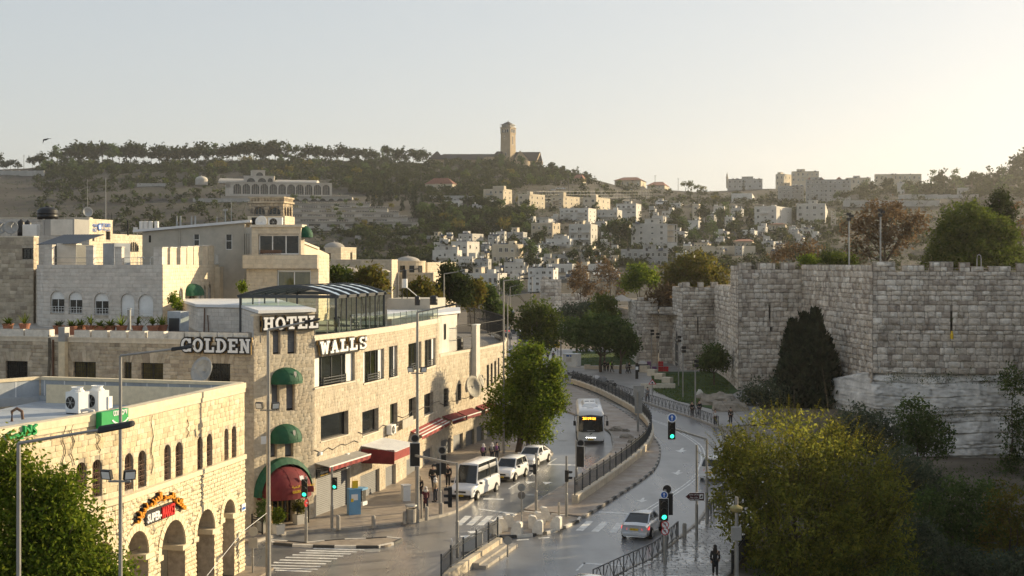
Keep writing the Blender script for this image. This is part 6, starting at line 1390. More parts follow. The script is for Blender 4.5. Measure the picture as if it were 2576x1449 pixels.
ub,fa,fb_,z1,zb=house('tall unfinished white block with open floors at its right end',1588,1678,1684,564,633,-5,wall_white,0,4,0,1,name='unfinished_block',cat='building',par=.4)
for u in(1595,1613,1641,1664):
 for v in(571,585.5,600):put_win(ub,fa,fa.su(u),fa.zv(0,v),1.15 if u>1600 else 1.0,1.35)
for u in(1609,1641,1664):put_win(ub,fa,fa.su(u),fa.zv(0,611),1.0,.4)
for u in(1604,1623):put_win(ub,fa,fa.su(u),fa.zv(0,625),.9,1.3)
fo=Fac(fa.P(fa.L,0,-.2).xy,P2(1703,yof(1678,633)+1.0))
for k,v in enumerate((564,579,594,609)):fo.bb(0,fo.L,fo.zv(0,v+1.8),fo.zv(0,v),-6,.1,'floor_slab',wall_grey,ub)
for a in(0,.72,.97):fo.bb(fo.L*a,fo.L*a+.35,zb,z1,-.4,.05,'column',wall_white,ub)
m=MB(); fo.box(m,0,fo.L,zb,z1,-6.4,-6.1); fo.box(m,0,fo.L,zb,fo.zv(0,611),-6,0); m.build('back_wall',wall_white,ub)
sf=thing('stair_frame',(*P2(2094,640),20),'open concrete stair frame beside the three-storey house','stair'); Ys=yof(2076,564)+1; p0=Vector((*P2(2091,Ys),0)); zb=CH+(VH-564)/F*Ys
m=MB()
for dx in(0,2.8):m.box(p0+Vector((dx,0,zb+4.5)),(.3,.3,9.5))
for k in range(3):m.bar(p0+Vector((0,0,zb+k*3)),p0+Vector((2.8,0,zb+k*3+1.5)),.3,.35); m.bar(p0+Vector((2.8,0,zb+k*3+1.5)),p0+Vector((0,0,zb+k*3+3)),.3,.35)
m.build('flights',wall_white,sf)
Ym=yof(1829,473); pm_=Vector((*P2(1829,Ym-1),CH+(VH-474)/F*Ym)); mn=thing('minaret',pm_,'slim pale minaret rising beside the skyline house','minaret'); hh=(474-430)*Ym/F
m=MB(); m.lathe([(1.1,0),(1.1,hh*.55),(1.5,hh*.56),(1.5,hh*.6),(.9,hh*.61),(.9,hh*.74),(1.0,hh*.75),(.1,hh*.9),(.06,hh)],pm_,12); m.build('shaft',wall_cream,mn); m=MB(); m.lathe([(1.5,hh*.6),(1.55,hh*.66),(1.45,hh*.66)],pm_,12); m.build('balcony',wall_cream,mn)
Yc=1490.0; zc=lambda v:CH+(VH-v)/F*Yc
ch=thing('tower_church',(*P2(1277,Yc),zc(410)),'hilltop church with a tall square stone bell tower and dark roofs','church')
L,c,Rr=corner_pts(1259.5,1283.5,1297,Yc,-28); bk=Rr+(L-c); m=MB(); ctr=(L+Rr)/2
def sc4(k):return[ctr+(q-ctr)*k for q in(L,c,Rr,bk)]
def loft4(m,rings):
 n0=len(m.v)
 for k,z in rings:m.v+=[(*q,z)for q in sc4(k)]
 for i in range(len(rings)-1):
  for j in range(4):a=n0+i*4; m.f.append((a+j,a+(j+1)%4,a+4+(j+1)%4,a+4+j)); m.m.append(0)
loft4(m,[(1.06,zc(420)),(1.0,zc(345)),(.99,zc(338)),(1.04,zc(334)),(1.04,zc(322)),(1.1,zc(321)),(1.1,zc(319)),(.86,zc(318.5)),(.86,zc(313))]); m.build('tower',church_stone,ch)
m=MB(); loft4(m,[(.98,zc(313.2)),(.98,zc(312.4)),(.02,zc(303.5))]); m.build('tower_roof',slate,ch); m=MB(); m.tube([(*ctr,zc(304)),(*ctr,zc(300.5))],.25,5); m.build('finial',iron,ch)
fa,fb_=Fac(L,c),Fac(c,Rr)
far_arch=far_unit('arch_opening',[(dark_glass,lambda b:b.add([(-.5,.05,-.5),(.5,.05,-.5),(.5,.05,.2),(.35,.05,.42),(0,.05,.5),(-.35,.05,.42),(-.5,.05,.2),(-.5,0,-.5),(.5,0,-.5),(.5,0,.5),(-.5,0,.5)],[(0,1,2,3,4,5,6),(7,8,9,10)])),(offwhite,lambda b:(b.cube(-.62,-.52,0,.25,-.5,.3),b.cube(.52,.62,0,.25,-.5,.3),b.hexa([(-.55,0,.45),(0,0,.56),(0,.25,.56),(-.55,.25,.45),(-.6,0,.56),(0,0,.68),(0,.25,.68),(-.6,.25,.56)])))])
def put_arch(parent,f,a,z,w,h,name='arch_opening',o=.05):return inst(name,far_arch,parent,f.P(a,z,o),math.atan2(-f.d.y,-f.d.x),(w,1,h))
for q in(.25,.5,.75):
 for fx in(fa,fb_):put_arch(ch,fx,fx.L*q,zc(328.5),fx.L*.17,3.6,o=.4)
 for fx in(fa,fb_):put_arch(ch,fx,fx.L*(.5+(q-.5)*.6),zc(315.7),fx.L*.12,1.6,o=-.5)
put_win(ch,fb_,fb_.L*.45,zc(352),1.6,9,.1); put_win(ch,fa,fa.L*.4,zc(344),.7,3,.1); put_arch(ch,fa,fa.L*.55,zc(388),2.2,3,o=.5)
m=MB()
for fx in(fa,fb_):
 for z in(zc(319),zc(316.5),zc(312)):m.bar(fx.P(-1,z,.8),fx.P(fx.L+1,z,.8),.18)
 for q in(0,.33,.66,1):m.bar(fx.P(fx.L*q,zc(321),.8),fx.P(fx.L*q,zc(311.5),.8),.15)
m.build('scaffold',galv,ch)
def gable(parent,u0,u1,Y,depth,vb,ve,vr,hip0=0,hip1=0,name='roof'):
 A,B=P2(u0,Y),P2(u1,Y); z=lambda v:CH+(VH-v)/F*Y; m=MB(); m.prism([A,B,B+Vector((0,depth)),A+Vector((0,depth))],z(vb),z(ve)); m.build('wall',church_stone,parent)
 a,b=Vector((*A,z(ve)))+Vector((-1,-1.5,0)),Vector((*B,z(ve)))+Vector((1,-1.5,0)); c,d=b+Vector((0,depth+3,0)),a+Vector((0,depth+3,0)); r0=Vector((A.x+hip0,A.y+depth/2,z(vr))); r1=Vector((B.x-hip1,B.y+depth/2,z(vr)))
 m=MB(); m.add([a,b,c,d,r0,r1],[(0,1,5,4),(1,2,5),(2,3,4,5),(3,0,4),(3,2,1,0)]); m.build(name,slate,parent)
gable(ch,1075,1243,Yc+4,22,408,402,385.5,18,0); gable(ch,1078,1116,Yc-2,22,408,401,379,8,7)
gable(ch,1236,1264,Yc-3,14,412,398,379.5,6,0); gable(ch,1294,1362,Yc+2,20,412,405,380.5,0,1.0)
m=MB(); A,B=P2(1350,Yc-3),P2(1366,Yc+18); m.add([(*A,zc(412)),(*B,zc(412)),(*B,zc(405)),(*((A+B)/2),zc(382)),(*A,zc(405))],[(0,1,2,3,4)]); m.build('gable_end',church_stone,ch)
fg=Fac(P2(1294,Yc-6),P2(1329,Yc-6)); m=MB(); m.prism([fg.P(0,0),fg.P(fg.L,0),fg.P(fg.L,0,-8),fg.P(0,0,-8)],zc(414),zc(402)); m.add([fg.P(0,zc(402)),fg.P(fg.L,zc(402)),fg.P(fg.L*.4,zc(379.5)),fg.P(fg.L*.4,zc(379.5),-8)],[(0,1,2),(1,3,2),(0,2,3)]); m.build('gable_front',church_stone,ch)
for q in(.3,.5):put_arch(ch,fg,fg.L*q,zc(396),1.6,3,o=.1)
for q in(.25,.5,.75):put_arch(ch,fg,fg.L*q,zc(408),1.6,3,o=.1)
m=MB(); pA=Vector((*P2(1313,Yc-12),0)); m.lathe([(9,zc(430)),(9,zc(408)),(9.6,zc(408)),(0,zc(402))],pA,14,math.pi,2*math.pi); m.build('apse',church_stone,ch)
fl=Fac(P2(1217,Yc-12),P2(1255,Yc-12)); m=MB(); fl.box(m,0,fl.L,zc(420),zc(398),-8,0); fl.box(m,2,fl.L,zc(398),zc(396.5),-8,.4); m.build('porch',church_stone,ch)
for k in range(6):put_arch(ch,fl,fl.L*(k+.5)/6,zc(408),1.5,3,o=.1)
uni=M('university_stone',[(.40,.37,.33),(.46,.43,.385)],.9,amt=.12,sc=.1)
Yu=1010.0; zu=lambda v,Y=Yu:CH+(VH-v)/F*Y
un=thing('arcaded_building',(*P2(700,Yu),zu(492)),'long pale building of big arches with terraces below on the wooded hill','building')
fU=Fac(P2(568,Yu-6),P2(835,Yu+12)); arcs=[]
for zx0,zx1 in((310,388),(402,476),(493,570),(583,658),(674,748),(763,838),(851,930),(940,1018),(1030,1105),(1118,1193),(1207,1280)):
 a0,a1=fU.su(509.8+zx0*.25),fU.su(509.8+zx1*.25); arcs.append((a0,a1,zu(488.5),zu(462.5),1.0))
sm=[(fU.su(509.8+a*.25),fU.su(509.8+b*.25),zu(473),zu(462.5),1.5)for a,b in((238,254),(262,276))]
m=MB(); wall_panel(m,fU,0,fU.L,zu(494),zu(458.5),arcs+sm,2.5); m.build('arcade_wall',uni,un)
m=MB(); fU.box(m,0,fU.L,zu(494),zu(459),-26,-2.6); fU.box(m,0,fU.L,zu(459),zu(458),-26,.5); m.build('body',uni,un)
for a in arcs:m=MB(); m.quad(*[fU.P(x,y,-2.45)for x,y in((a[0]-.3,a[2]),(a[1]+.3,a[2]),(a[1]+.3,a[3]),(a[0]-.3,a[3]))]); o=m.build('arch_glazing',dark_glass,un); m=MB(); [m.bar(fU.P(a[0]+(a[1]-a[0])*k/4,a[2],-2.3),fU.P(a[0]+(a[1]-a[0])*k/4,a[3],-2.3),.25)for k in range(1,4)]; m.build('mullion',uni,o)
for u0,u1,v0,v1 in((549,615,459,445),(690,796,459,449)):
 A,B=Vector((*P2(u0,Yu+8),0)),Vector((*P2(u1,Yu+14),0)); m=MB(); N=8; r=(zu(v1)-zu(v0)); vs=[]
 for e in(A,B):
  for k in range(N+1):t=math.pi*k/N; vs.append((e.x,e.y+9-9*math.cos(t),zu(v0)+r*math.sin(t)))
 m.add(vs,[(k,k+1,N+2+k,N+1+k)for k in range(N)]+[tuple(range(N+1)),tuple(range(N+1,2*N+2))]); m.build('barrel_roof',uni,un)
for u0,u1,vb,vt,Y_,ars in((613,689,459,442.5,Yu+4,((620,642),(648,670),(673,686))),(636,667,443,427.5,Yu+6,((644,663),))):
 f=Fac(P2(u0,Y_),P2(u1,Y_+3)); m=MB(); ops=[(f.su(a),f.su(b),zu(vb-1.0),zu(vt+4),1.0)for a,b in ars]; wall_panel(m,f,0,f.L,zu(vb),zu(vt),ops,1.5); f.box(m,0,f.L,zu(vb),zu(vt+.6),-12,-1.6); f.box(m,-.3,f.L+.3,zu(vt),zu(vt)+.5,-12,.3); m.build('upper_storey',uni,un)
 for o in ops:m=MB(); m.quad(*[f.P(x,y,-1.5)for x,y in((o[0],o[2]),(o[1],o[2]),(o[1],o[3]),(o[0],o[3]))]); m.build('arch_glazing',dark_glass,un)
lev=[(556,885,494,516,-14,0),(700,931,512,524,-30,1),(690,975,523,535,-44,1),(700,1003,534,547,-58,1),(720,1025,546,559,-72,1),(735,1053,558,572,-86,1)]
for i,(u0,u1,vt,vb,dy,kind)in enumerate(lev):
 Y_=Yu+dy if not kind else yof((u0+u1)/2,vb)-7; z=lambda v:CH+(VH-v)/F*Y_; f=Fac(P2(u0,Y_),P2(u1,Y_+5)); m=MB()
 ops=[(f.su(u),f.su(u+17),z(vb-2.5),z(vt+4.5),1.0)for u in range(605,870,22)]if not kind else[(f.su(u),f.su(u+27+u%5*3),z(vb-1.5-u%3),z(vt+5))for u in range(int(u0)+6+i*7,int(u1)-44,46)]
 wall_panel(m,f,0,f.L,z(vb)-3,z(vt),ops,2); f.box(m,0,f.L,z(vb)-3,z(vt)-.1,-16,-2.1); m.build('terrace_level',uni,un)
 for o in ops:m=MB(); m.quad(*[f.P(x,y,-1.9)for x,y in((o[0],o[2]),(o[1],o[2]),(o[1],o[3]),(o[0],o[3]))]); m.build('window',dark_glass,un)
 m=MB(); f.box(m,0,f.L,z(vt),z(vt)+.25,-.3,.8)
 for k in range(int(f.L/1.6)):f.box(m,k*1.6,k*1.6+.25,z(vt)+.25,z(vt)+1.1,0,.2)
 f.box(m,0,f.L,z(vt)+1.1,z(vt)+1.3,0,.25); m.build('balustrade',uni,un)
dm=dome('white_dome','pale domed hall among trees left of the arcaded building',507,Yu-4,452,443,15,uni); m=MB(); p=Vector((*P2(507,Yu-4),0)); m.lathe([(4.6,zu(466)),(4.6,zu(451.5)),(0,zu(451.4))],p,20); m.build('drum',uni,dm)
def low_wall(lab,u0,u1,vt,vb,mat=None,name='terrace_wall',thick=1.0):
 Y0,Y1=yof(u0,vb),yof(u1,vb); f=Fac(P2(u0,Y0),P2(u1,Y1)); th=thing(name,(*f.A,CH+(VH-vb)/F*Y0),lab,'wall'); n=6
 for k in range(n):
  a0,a1=f.L*k/n,f.L*(k+1)/n; p=f.P((a0+a1)/2,0); h=(vb-vt)*p.y/F; zt_=CH+(VH-vt)/F*p.y; f.bb(a0,a1+.01*k,zt_-h-3,zt_,-thick,0,'wall_section',mat or wall_grey,th); f.bb(a0,a1+.01*k,zt_,zt_+.3,-thick-.1,.1,'coping',mat or wall_grey,th)
low_wall('pale terrace wall along the dark scrub below the terraces',893,1140,594,606); low_wall('long retaining wall below the red-roofed villa',1080,1193,493,508); low_wall('pale wall below the domed hall at mid hill',485,640,500,507); low_wall('pale wall high on the left slope beside the arcades',345,430,462,470); low_wall('long low white wall on the left ridge under the pines',408,475,402,409,wall_white); low_wall('yellowish retaining wall under the right-hand houses',1704,1900,620,640,wall_cream); low_wall('long pale wall above the quarry face at the right',2121,2365,505,519); low_wall('short pale wall on the far right slope',2260,2460,490,500); low_wall('stone wall at the far left skyline',-10,110,430,442)
qf=[(2100,2240,520,600)]
cf_=thing('court_fence',(*P2(1343,1000),zu(510)),'long tall wire fence round the hillside sports court','fence'); f=Fac(P2(1345,yof(1345,512)),P2(1640,yof(1640,505)))
for k in range(36):
 a=f.L*k/35; p=f.P(a,0); z=terrain_z(p.x,p.y); m=MB(); m.bar((p.x,p.y,z-1),(p.x,p.y,z+9.0),.22); m.build('post',galv,cf_)
m=MB()
for h in(1,3.6,6.2,8.9):m.bar(Vector((*f.A,terrain_z(*f.A)+h)),Vector((*f.B,terrain_z(*f.B)+h)),.12)
m.build('rails',galv,cf_)
tiny_body=lambda b:(b.hexa([(-2.1,-.85,.3),(2.1,-.85,.3),(2.1,.85,.3),(-2.1,.85,.3),(-2.1,-.8,.85),(2.1,-.8,.8),(2.1,.8,.8),(-2.1,.8,.85)]),b.hexa([(-1.0,-.7,1.36),(.7,-.7,1.36),(.7,.7,1.36),(-1.0,.7,1.36),(-.8,-.65,1.44),(.5,-.65,1.44),(.5,.65,1.44),(-.8,.65,1.44)]))
tiny_glass=lambda b:b.hexa([(-1.6,-.78,.85),(1.3,-.78,.82),(1.3,.78,.82),(-1.6,.78,.85),(-1.0,-.7,1.37),(.7,-.7,1.37),(.7,.7,1.37),(-1.0,.7,1.37)])
tiny_wheel=lambda b:[b.tube([(x,y,.32),(x,y+.2,.32)],.32,10)for x in(-1.35,1.35)for y in(-.9,.7)]
tiny_light=lambda b:[b.cube(x-.03,x+.03,y,y+.35,.55,.75)for x in(-2.1,2.1)for y in(-.75,.4)]
tiny=far_unit('hill_car',[(car_white,tiny_body),(dark_glass,tiny_glass),(rubber,tiny_wheel)])
for i,(u,v,lab)in enumerate(((1392,474,'pale parked car leftmost in the car park below the ridge'),(1404,473,'second pale car from the left in the ridge car park'),(1417,474,'third pale car from the left in the ridge car park'),(1548,478,'pale car parked left of the long red-roofed hall'),(1566,479,'pale car parked in front of the long red-roofed hall'),(1585,480,'pale car parked under the red hall eave'),(1660,520,'pale car beside the white low hall'),(1870,503,'pale car parked below the minaret house'),(1885,502,'pale car parked right of the one below the minaret house'))):
 p=hill_pt(u,v+2); o=bpy.data.objects.new('hill_car',tiny); C.objects.link(o); o.location=p+Vector((0,0,.5)); o.rotation_euler=(0,0,R(12*i%40)); tag(o,lab,'car','cars parked on the hillside')
co=thing('coach',hill_pt(1665,520),'white coach parked on the hillside right of the red-roofed hall','bus'); p=hill_pt(1665,523); m=MB(); m.box(p+Vector((0,0,2.2)),(9,2.5,2.8),R(10)); m.build('body',car_white,co); m=MB(); m.box(p+Vector((0,0,2.7)),(8.4,2.56,1.0),R(10)); m.build('window_band',dark_glass,co); m=MB()
for dx in(-3,3):m.tube([p+Vector((dx,-1.2,.5)),p+Vector((dx,1.2,.5))],.5,10)
m.build('wheel',rubber,co)
for i,(u,v0,v1,lab)in enumerate(((1059,470,418,'tall thin pole on the wooded slope below the church'),(1496,465,442,'thin mast at the end of the ridge trees'),(1430,480,440,'floodlight pole left of the sports court'),(1591,520,456,'pole in front of the long red hall'),(1648,486,443,'cluster floodlight mast between the two red roofs'),(1706,478,446,'mast right of the red-roofed pavilion'),(347,460,430,'thin pole under the ridge pines at the left'),(60,410,378,'lattice mast on the far left skyline'))):
 p=hill_pt(u,v0); hh=(v0-v1)*p.y/F; m=MB(); m.tube([p-Vector((0,0,1)),p+Vector((0,0,hh))],[.35,.2],5); m.bar(p+Vector((-1.2,0,hh)),p+Vector((1.2,0,hh)),.25); m.bar(p+Vector((-.8,0,hh*.92)),p+Vector((.8,0,hh*.92)),.2); tag(m.build('hill_mast',iron),lab,'mast')
# trees and plants
def leaves(lobes,n,size,seed,spread=.3,shell=.4,asp=.5):
 rg=np.random.default_rng(seed); L=np.array(lobes,float); w=(L[:,3]*L[:,5]); w/=w.sum(); nc=max(1,n//12)
 k=rg.choice(len(L),nc,p=w); d=rg.normal(size=(nc,3)); d/=np.linalg.norm(d,axis=1)[:,None]; r=rg.random(nc)**shell
 c=L[k,:3]+d*L[k,3:6]*r[:,None]; j=rg.integers(0,nc,n); p=c[j]+rg.normal(size=(n,3))*spread
 a=rg.normal(size=(n,3)); a/=np.linalg.norm(a,axis=1)[:,None]; b=np.cross(a,rg.normal(size=(n,3))); b/=np.linalg.norm(b,axis=1)[:,None]
 s=size*rg.uniform(.6,1.3,n)[:,None]; a*=s; b*=s*asp
 return np.stack([p-a,p+b,p+a,p-b],1).reshape(-1,3)
def quads(v):return np.arange(len(v)).reshape(-1,4)
def lob(u,v,Y,ru,rv,ry=None):
 c=W(u,v,Y); return(c.x,c.y,c.z,ru*Y/F,ry or ru*Y/F,rv*Y/F)
def limbs(base,lobes,r0,seed,twigs=0,fork=.45):
 rg=random.Random(seed); m=MB(); base=Vector(base); ctr=sum((Vector(l[:3])for l in lobes),Vector())/len(lobes); z=base.z+(ctr.z-base.z)*fork
 fk=Vector((base.x*.7+ctr.x*.3,base.y,z)); m.tube([base-Vector((0,0,.3)),base.lerp(fk,.5)+Vector((rg.uniform(-.15,.15),0,0)),fk],[r0,r0*.8,r0*.65],8)
 for l in lobes:
  t=Vector(l[:3]); mid=fk.lerp(t,.5)+Vector((rg.uniform(-.3,.3),rg.uniform(-.3,.3),.2)); m.tube([fk,mid,t],[r0*.5,r0*.32,r0*.12],6)
  for k in range(twigs):
   e=t+Vector((rg.gauss(0,1)*l[3],rg.gauss(0,1)*l[4],abs(rg.gauss(0,.9))*l[5]))*.75; s=mid.lerp(t,rg.random()); m.tube([s,s.lerp(e,.5)+Vector((0,0,.15)),e],[r0*.13,r0*.07,r0*.03],4)
 return m
def tree(name,label,base,lobes,mat,n,size,r0=.18,twigs=2,seed=1,spread=.3,cat='tree',shell=.4,fork=.45,asp=.5):
 th=thing(name,base,label,cat); limbs(base,lobes,r0,seed,twigs,fork).build('trunk',bark,th)
 v=leaves(lobes,n,size,seed,spread,shell,asp); link('crown',mesh_np('crown',v,quads(v),[mat]),th); return th
def gb(u,Y,z=0):p=P2(u,Y); return(p.x,p.y,z)
tree('street_tree','big leafy tree filling the lower left corner before the supermarket',gb(60,50),[lob(10,1185,50,75,85),lob(85,1265,50,100,95),lob(165,1240,49.5,55,50),lob(60,1370,50,150,120),lob(185,1345,50,85,70),lob(205,1430,49.5,100,70),lob(290,1450,50,55,45),lob(0,1450,50,160,120),lob(110,1490,49.5,160,110)],leaf_bright,42000,.1,.25,2,3,.26)
tree('street_tree','bright sunlit tree in the middle beside the bus',gb(1302,119),[lob(1322,925,119,52,58),lob(1285,1005,119,62,62),lob(1342,1010,119,70,70),lob(1272,1065,119,52,40),lob(1385,955,119,32,42),lob(1392,1005,118.5,34,40),lob(1345,885,119,24,22),lob(1350,1085,119,44,32),lob(1400,925,119,16,18)],leaf_bright,30000,.14,.32,2,5,.3)
bb=gb(2000,78,-3); lobs=[lob(1985,1150,79,175,125),lob(1890,1220,78,110,120),lob(2110,1220,79,150,140),lob(2000,1330,77,190,140),lob(2170,1360,78,130,130),lob(2030,1450,77,150,110),lob(1840,1160,78.5,50,65),lob(2220,1260,79,70,90),lob(2190,1450,78,120,90),lob(2000,1540,77,170,110),lob(2200,1540,78,120,90),lob(1890,1420,77.5,40,60)]
th=thing('bushy_tree',bb,'huge yellow-green bushy tree with upright leafy shoots at the right','tree'); limbs(bb,lobs,.25,9,6,.3).build('trunk',bark,th)
v=leaves(lobs,52000,.125,9,.22,.33); link('crown',mesh_np('crown',v,quads(v),[leaf_yellow]),th)
rg=np.random.default_rng(4); SV=[]; m=MB()
for k in range(760):
 l=lobs[rg.choice(len(lobs),p=np.array([l[3]*l[5]for l in lobs])/sum(l[3]*l[5]for l in lobs))]; d=rg.normal(size=3); d[2]=abs(d[2])*1.1+.1; d[1]=-abs(d[1])*.7; d/=np.linalg.norm(d)
 p=np.array(l[:3])+d*np.array(l[3:6])*.88; g=d*.55+np.array([0,0,.75]); g/=np.linalg.norm(g); Ls=rg.uniform(.6,1.7); side=np.cross(g,rg.normal(size=3)); side/=np.linalg.norm(side); nl=int(Ls/.075); q0=p
 for i in range(nl):
  t=i/nl; q=p+g*Ls*t+np.array([d[0],d[1],-.5])*.25*t*t*Ls; s=side*(1 if i%2 else-1); a=(s*.8+g*.5)*.13*(1.15-.5*t); b=np.cross(a,g); b=b/(np.linalg.norm(b)+1e-6)*.035; SV+=[q,q+a*.5+b,q+a,q+a*.5-b]
 m.tube([p,p+g*Ls*.5,p+g*Ls+np.array([d[0],d[1],-.5])*.2*Ls],[.012,.008,.004],3,False)
m.build('shoots',bark,th)['kind']='stuff'; link('shoot_leaves',mesh_np('shoot_leaves',SV,quads(SV),[leaf_shoot]),th)
NT_=[
('grey-green olive-like tree in front of the pale cliff',2170,112,-4.3,[(2165,1075,75,60),(2210,1100,60,60),(2120,1110,55,50)],leaf_grey,7000,.15,.2,2),
('second dark olive-like tree against the cliff, farther right',2310,118,-4.3,[(2300,1060,55,60),(2345,1100,55,55),(2280,1110,50,50)],leaf_dark,6500,.15,.2,2),
('large dark tree filling the lower right corner',2440,92,-4.3,[(2440,1290,110,100),(2380,1380,120,110),(2510,1400,90,110),(2330,1290,60,70)],leaf_dark,17000,.13,.25,3),
('low spreading dark shrub tree at the bottom right of the bushy tree',2290,83,-4,[(2290,1400,95,70),(2230,1440,70,60),(2370,1430,90,70),(2310,1350,60,50),(2450,1440,80,60),(2550,1440,70,60)],leaf_grey,15000,.12,.15,2),
('reddish-tinged tree at the right edge of the lower garden',2540,88,-4.3,[(2530,1270,50,60),(2560,1340,60,70),(2500,1360,50,60)],leaf_autumn,3500,.12,.15,5),
('shadowy green tree between the bushy tree and the cliff',2270,100,-4.3,[(2270,1190,80,70),(2230,1250,70,80),(2330,1230,60,60)],leaf_grey,8000,.14,.2,2),
('dark creeping shrub hanging at the right end of the cliff',2545,136,-2,[(2550,960,35,45),(2560,1080,40,70),(2540,1180,30,60)],leaf_dark,3500,.16,.1,1),
('low dark undergrowth tree behind the sidewalk railing',1995,84,-2,[(1990,1430,80,40),(2080,1445,70,40)],leaf_dark,5000,.12,.1,1),
('tangled shrub at the foot of the big wall tower',1935,158,0,[(1925,985,50,38),(1890,1000,35,28),(1970,1010,40,30)],leaf_grey,4500,.18,.1,4),
('small dark olive tree on the lawn beside the gate tower',1796,183,.2,[(1795,895,36,30),(1775,915,26,18),(1818,910,24,22)],leaf_dark,3500,.2,.14,2),
('huge rounded green pine behind the near battlements',2440,186,13,[(2430,560,70,55),(2385,610,55,55),(2490,600,75,65),(2450,640,110,40),(2370,660,50,30),(2530,650,50,45)],leaf_olive,22000,.24,.35,2),
('dark conifer rising behind the rounded pine',2508,205,13,[(2515,505,26,30),(2490,540,24,26),(2535,535,26,30),(2510,580,40,40)],leaf_pine,4500,.26,.25,2),
('rust-leaved autumn tree behind the wall beside the lamp masts',2225,192,13,[(2225,535,70,32),(2170,580,50,40),(2285,570,48,40),(2160,640,40,30),(2235,600,60,40),(2310,545,26,22)],leaf_brown,3600,.26,.3,12),
('bare brown-twigged tree behind the wall at the far right edge',2570,195,13,[(2565,560,30,60),(2580,640,30,50)],leaf_brown,300,.2,.2,18),
('small half-bare reddish tree above the big wall tower',2005,205,13,[(1985,630,42,24),(2040,625,36,24),(1960,645,26,16)],leaf_brown,1100,.22,.18,12),
('low rounded green bush on top of the wall',2095,184,13,[(2090,650,38,16),(2130,655,26,12)],leaf_olive,2500,.18,.1,1),
('light green bush at the wall edge left of the rounded bush',2030,182,13,[(2035,655,24,10)],leaf_bright,1100,.18,.08,1),
('wide yellowing autumn tree behind the gate tower',1745,232,6,[(1750,670,60,38),(1700,690,45,34),(1800,700,40,32),(1745,710,70,26),(1690,730,40,30)],leaf_autumn,9000,.28,.3,6),
('dark rust-leaved tree leaning over the plain wall tower',1668,226,5,[(1665,740,38,26),(1640,765,30,18),(1690,760,28,22)],leaf_brown,2400,.26,.2,8),
('round yellow-green tree left of the autumn tree',1608,246,4,[(1610,690,36,22),(1590,712,30,20),(1640,700,22,20)],leaf_bright,3500,.28,.2,2),
('tall bare autumn tree with fine twigs behind the gazebo',1535,252,3,[(1530,680,30,36),(1560,715,26,34),(1510,730,26,34)],leaf_brown,1100,.26,.22,26),
('smaller half-bare red-brown tree left of the tall bare one',1465,262,2,[(1460,690,26,26),(1480,725,22,26),(1445,712,16,20)],leaf_brown,1300,.26,.18,14),
('olive-green roadside tree above the distant coach',1362,214,0,[(1350,790,46,38),(1385,815,34,36),(1330,825,36,34),(1370,850,44,32)],leaf_olive,8000,.24,.25,2),
('broad dark tree shading the far lawn',1512,206,0,[(1480,850,55,38),(1545,850,50,36),(1510,820,60,34),(1570,880,28,20),(1440,830,34,30)],leaf_dark,12000,.24,.28,2),
('second trunked dark tree right of the broad dark one',1560,203,0,[(1555,835,36,34),(1585,865,22,22)],leaf_dark,4500,.24,.24,2),
('grey-olive tree behind the broad dark tree',1450,240,0,[(1440,790,40,26),(1480,785,34,24)],leaf_grey,3500,.26,.2,2),
('sunlit yellow-green tree left of the gazebo',1520,226,0,[(1520,770,30,30),(1535,795,24,20),(1500,800,24,20)],leaf_olive,3500,.26,.2,3),
('yellowing tree beside the old domed roofs',930,160,0,[(930,700,32,26),(905,715,26,20),(955,712,20,20)],leaf_autumn,3000,.26,.2,4),
('green bushy tree at the terrace building corner',845,158,0,[(845,692,20,18),(865,700,18,16)],leaf_olive,1500,.26,.16,2),
('yellow-leaved tree in front of the round drum',1065,158,0,[(1060,730,28,26),(1085,750,24,20),(1035,745,20,20)],leaf_autumn,2600,.26,.2,5),
('tall dark feathery tree right of the round drum',1140,162,0,[(1130,690,22,26),(1150,715,32,28),(1115,730,22,28),(1160,745,28,22)],leaf_pine,4500,.24,.22,4),
('orange-tinged tree behind the shop building railing',1195,182,0,[(1195,728,28,22),(1180,755,26,18)],leaf_autumn,2400,.26,.18,4),
('dark green tree at the end of the shop building',1232,185,0,[(1225,745,20,24),(1240,770,22,22)],leaf_dark,2400,.26,.2,2),
('olive roadside tree left of the distant traffic',1268,215,0,[(1262,785,18,20),(1278,800,12,18)],leaf_olive,1600,.26,.16,2),
('round dark tree far down the street',1376,300,0,[(1290,722,26,14),(1270,712,16,12)],leaf_dark,1800,.34,.2,1),
('small potted-looking tree at the crenellated building terrace',440,100,12,[(437,752,12,14),(446,768,10,12)],leaf_bright,900,.09,.05,2),
('small bright shrub at the right end of the arched terrace',610,112,13,[(609,722,9,12)],leaf_bright,600,.1,.04,2),
]
for i,(lab,u,Y,z,ls,mat,n,size,r0,tw)in enumerate(NT_):
 tree('shrub' if 'shrub' in lab or 'bush on' in lab or 'bush at' in lab else 'garden_tree',lab,gb(u,Y,z),[lob(a,b,Y+(k%3-1)*.8,c,d,c*Y/F*.8)for k,(a,b,c,d)in enumerate(ls)],mat,n,size,r0,tw,20+i,size*1.5,'shrub' if 'shrub' in lab or 'bush ' in lab else 'tree')
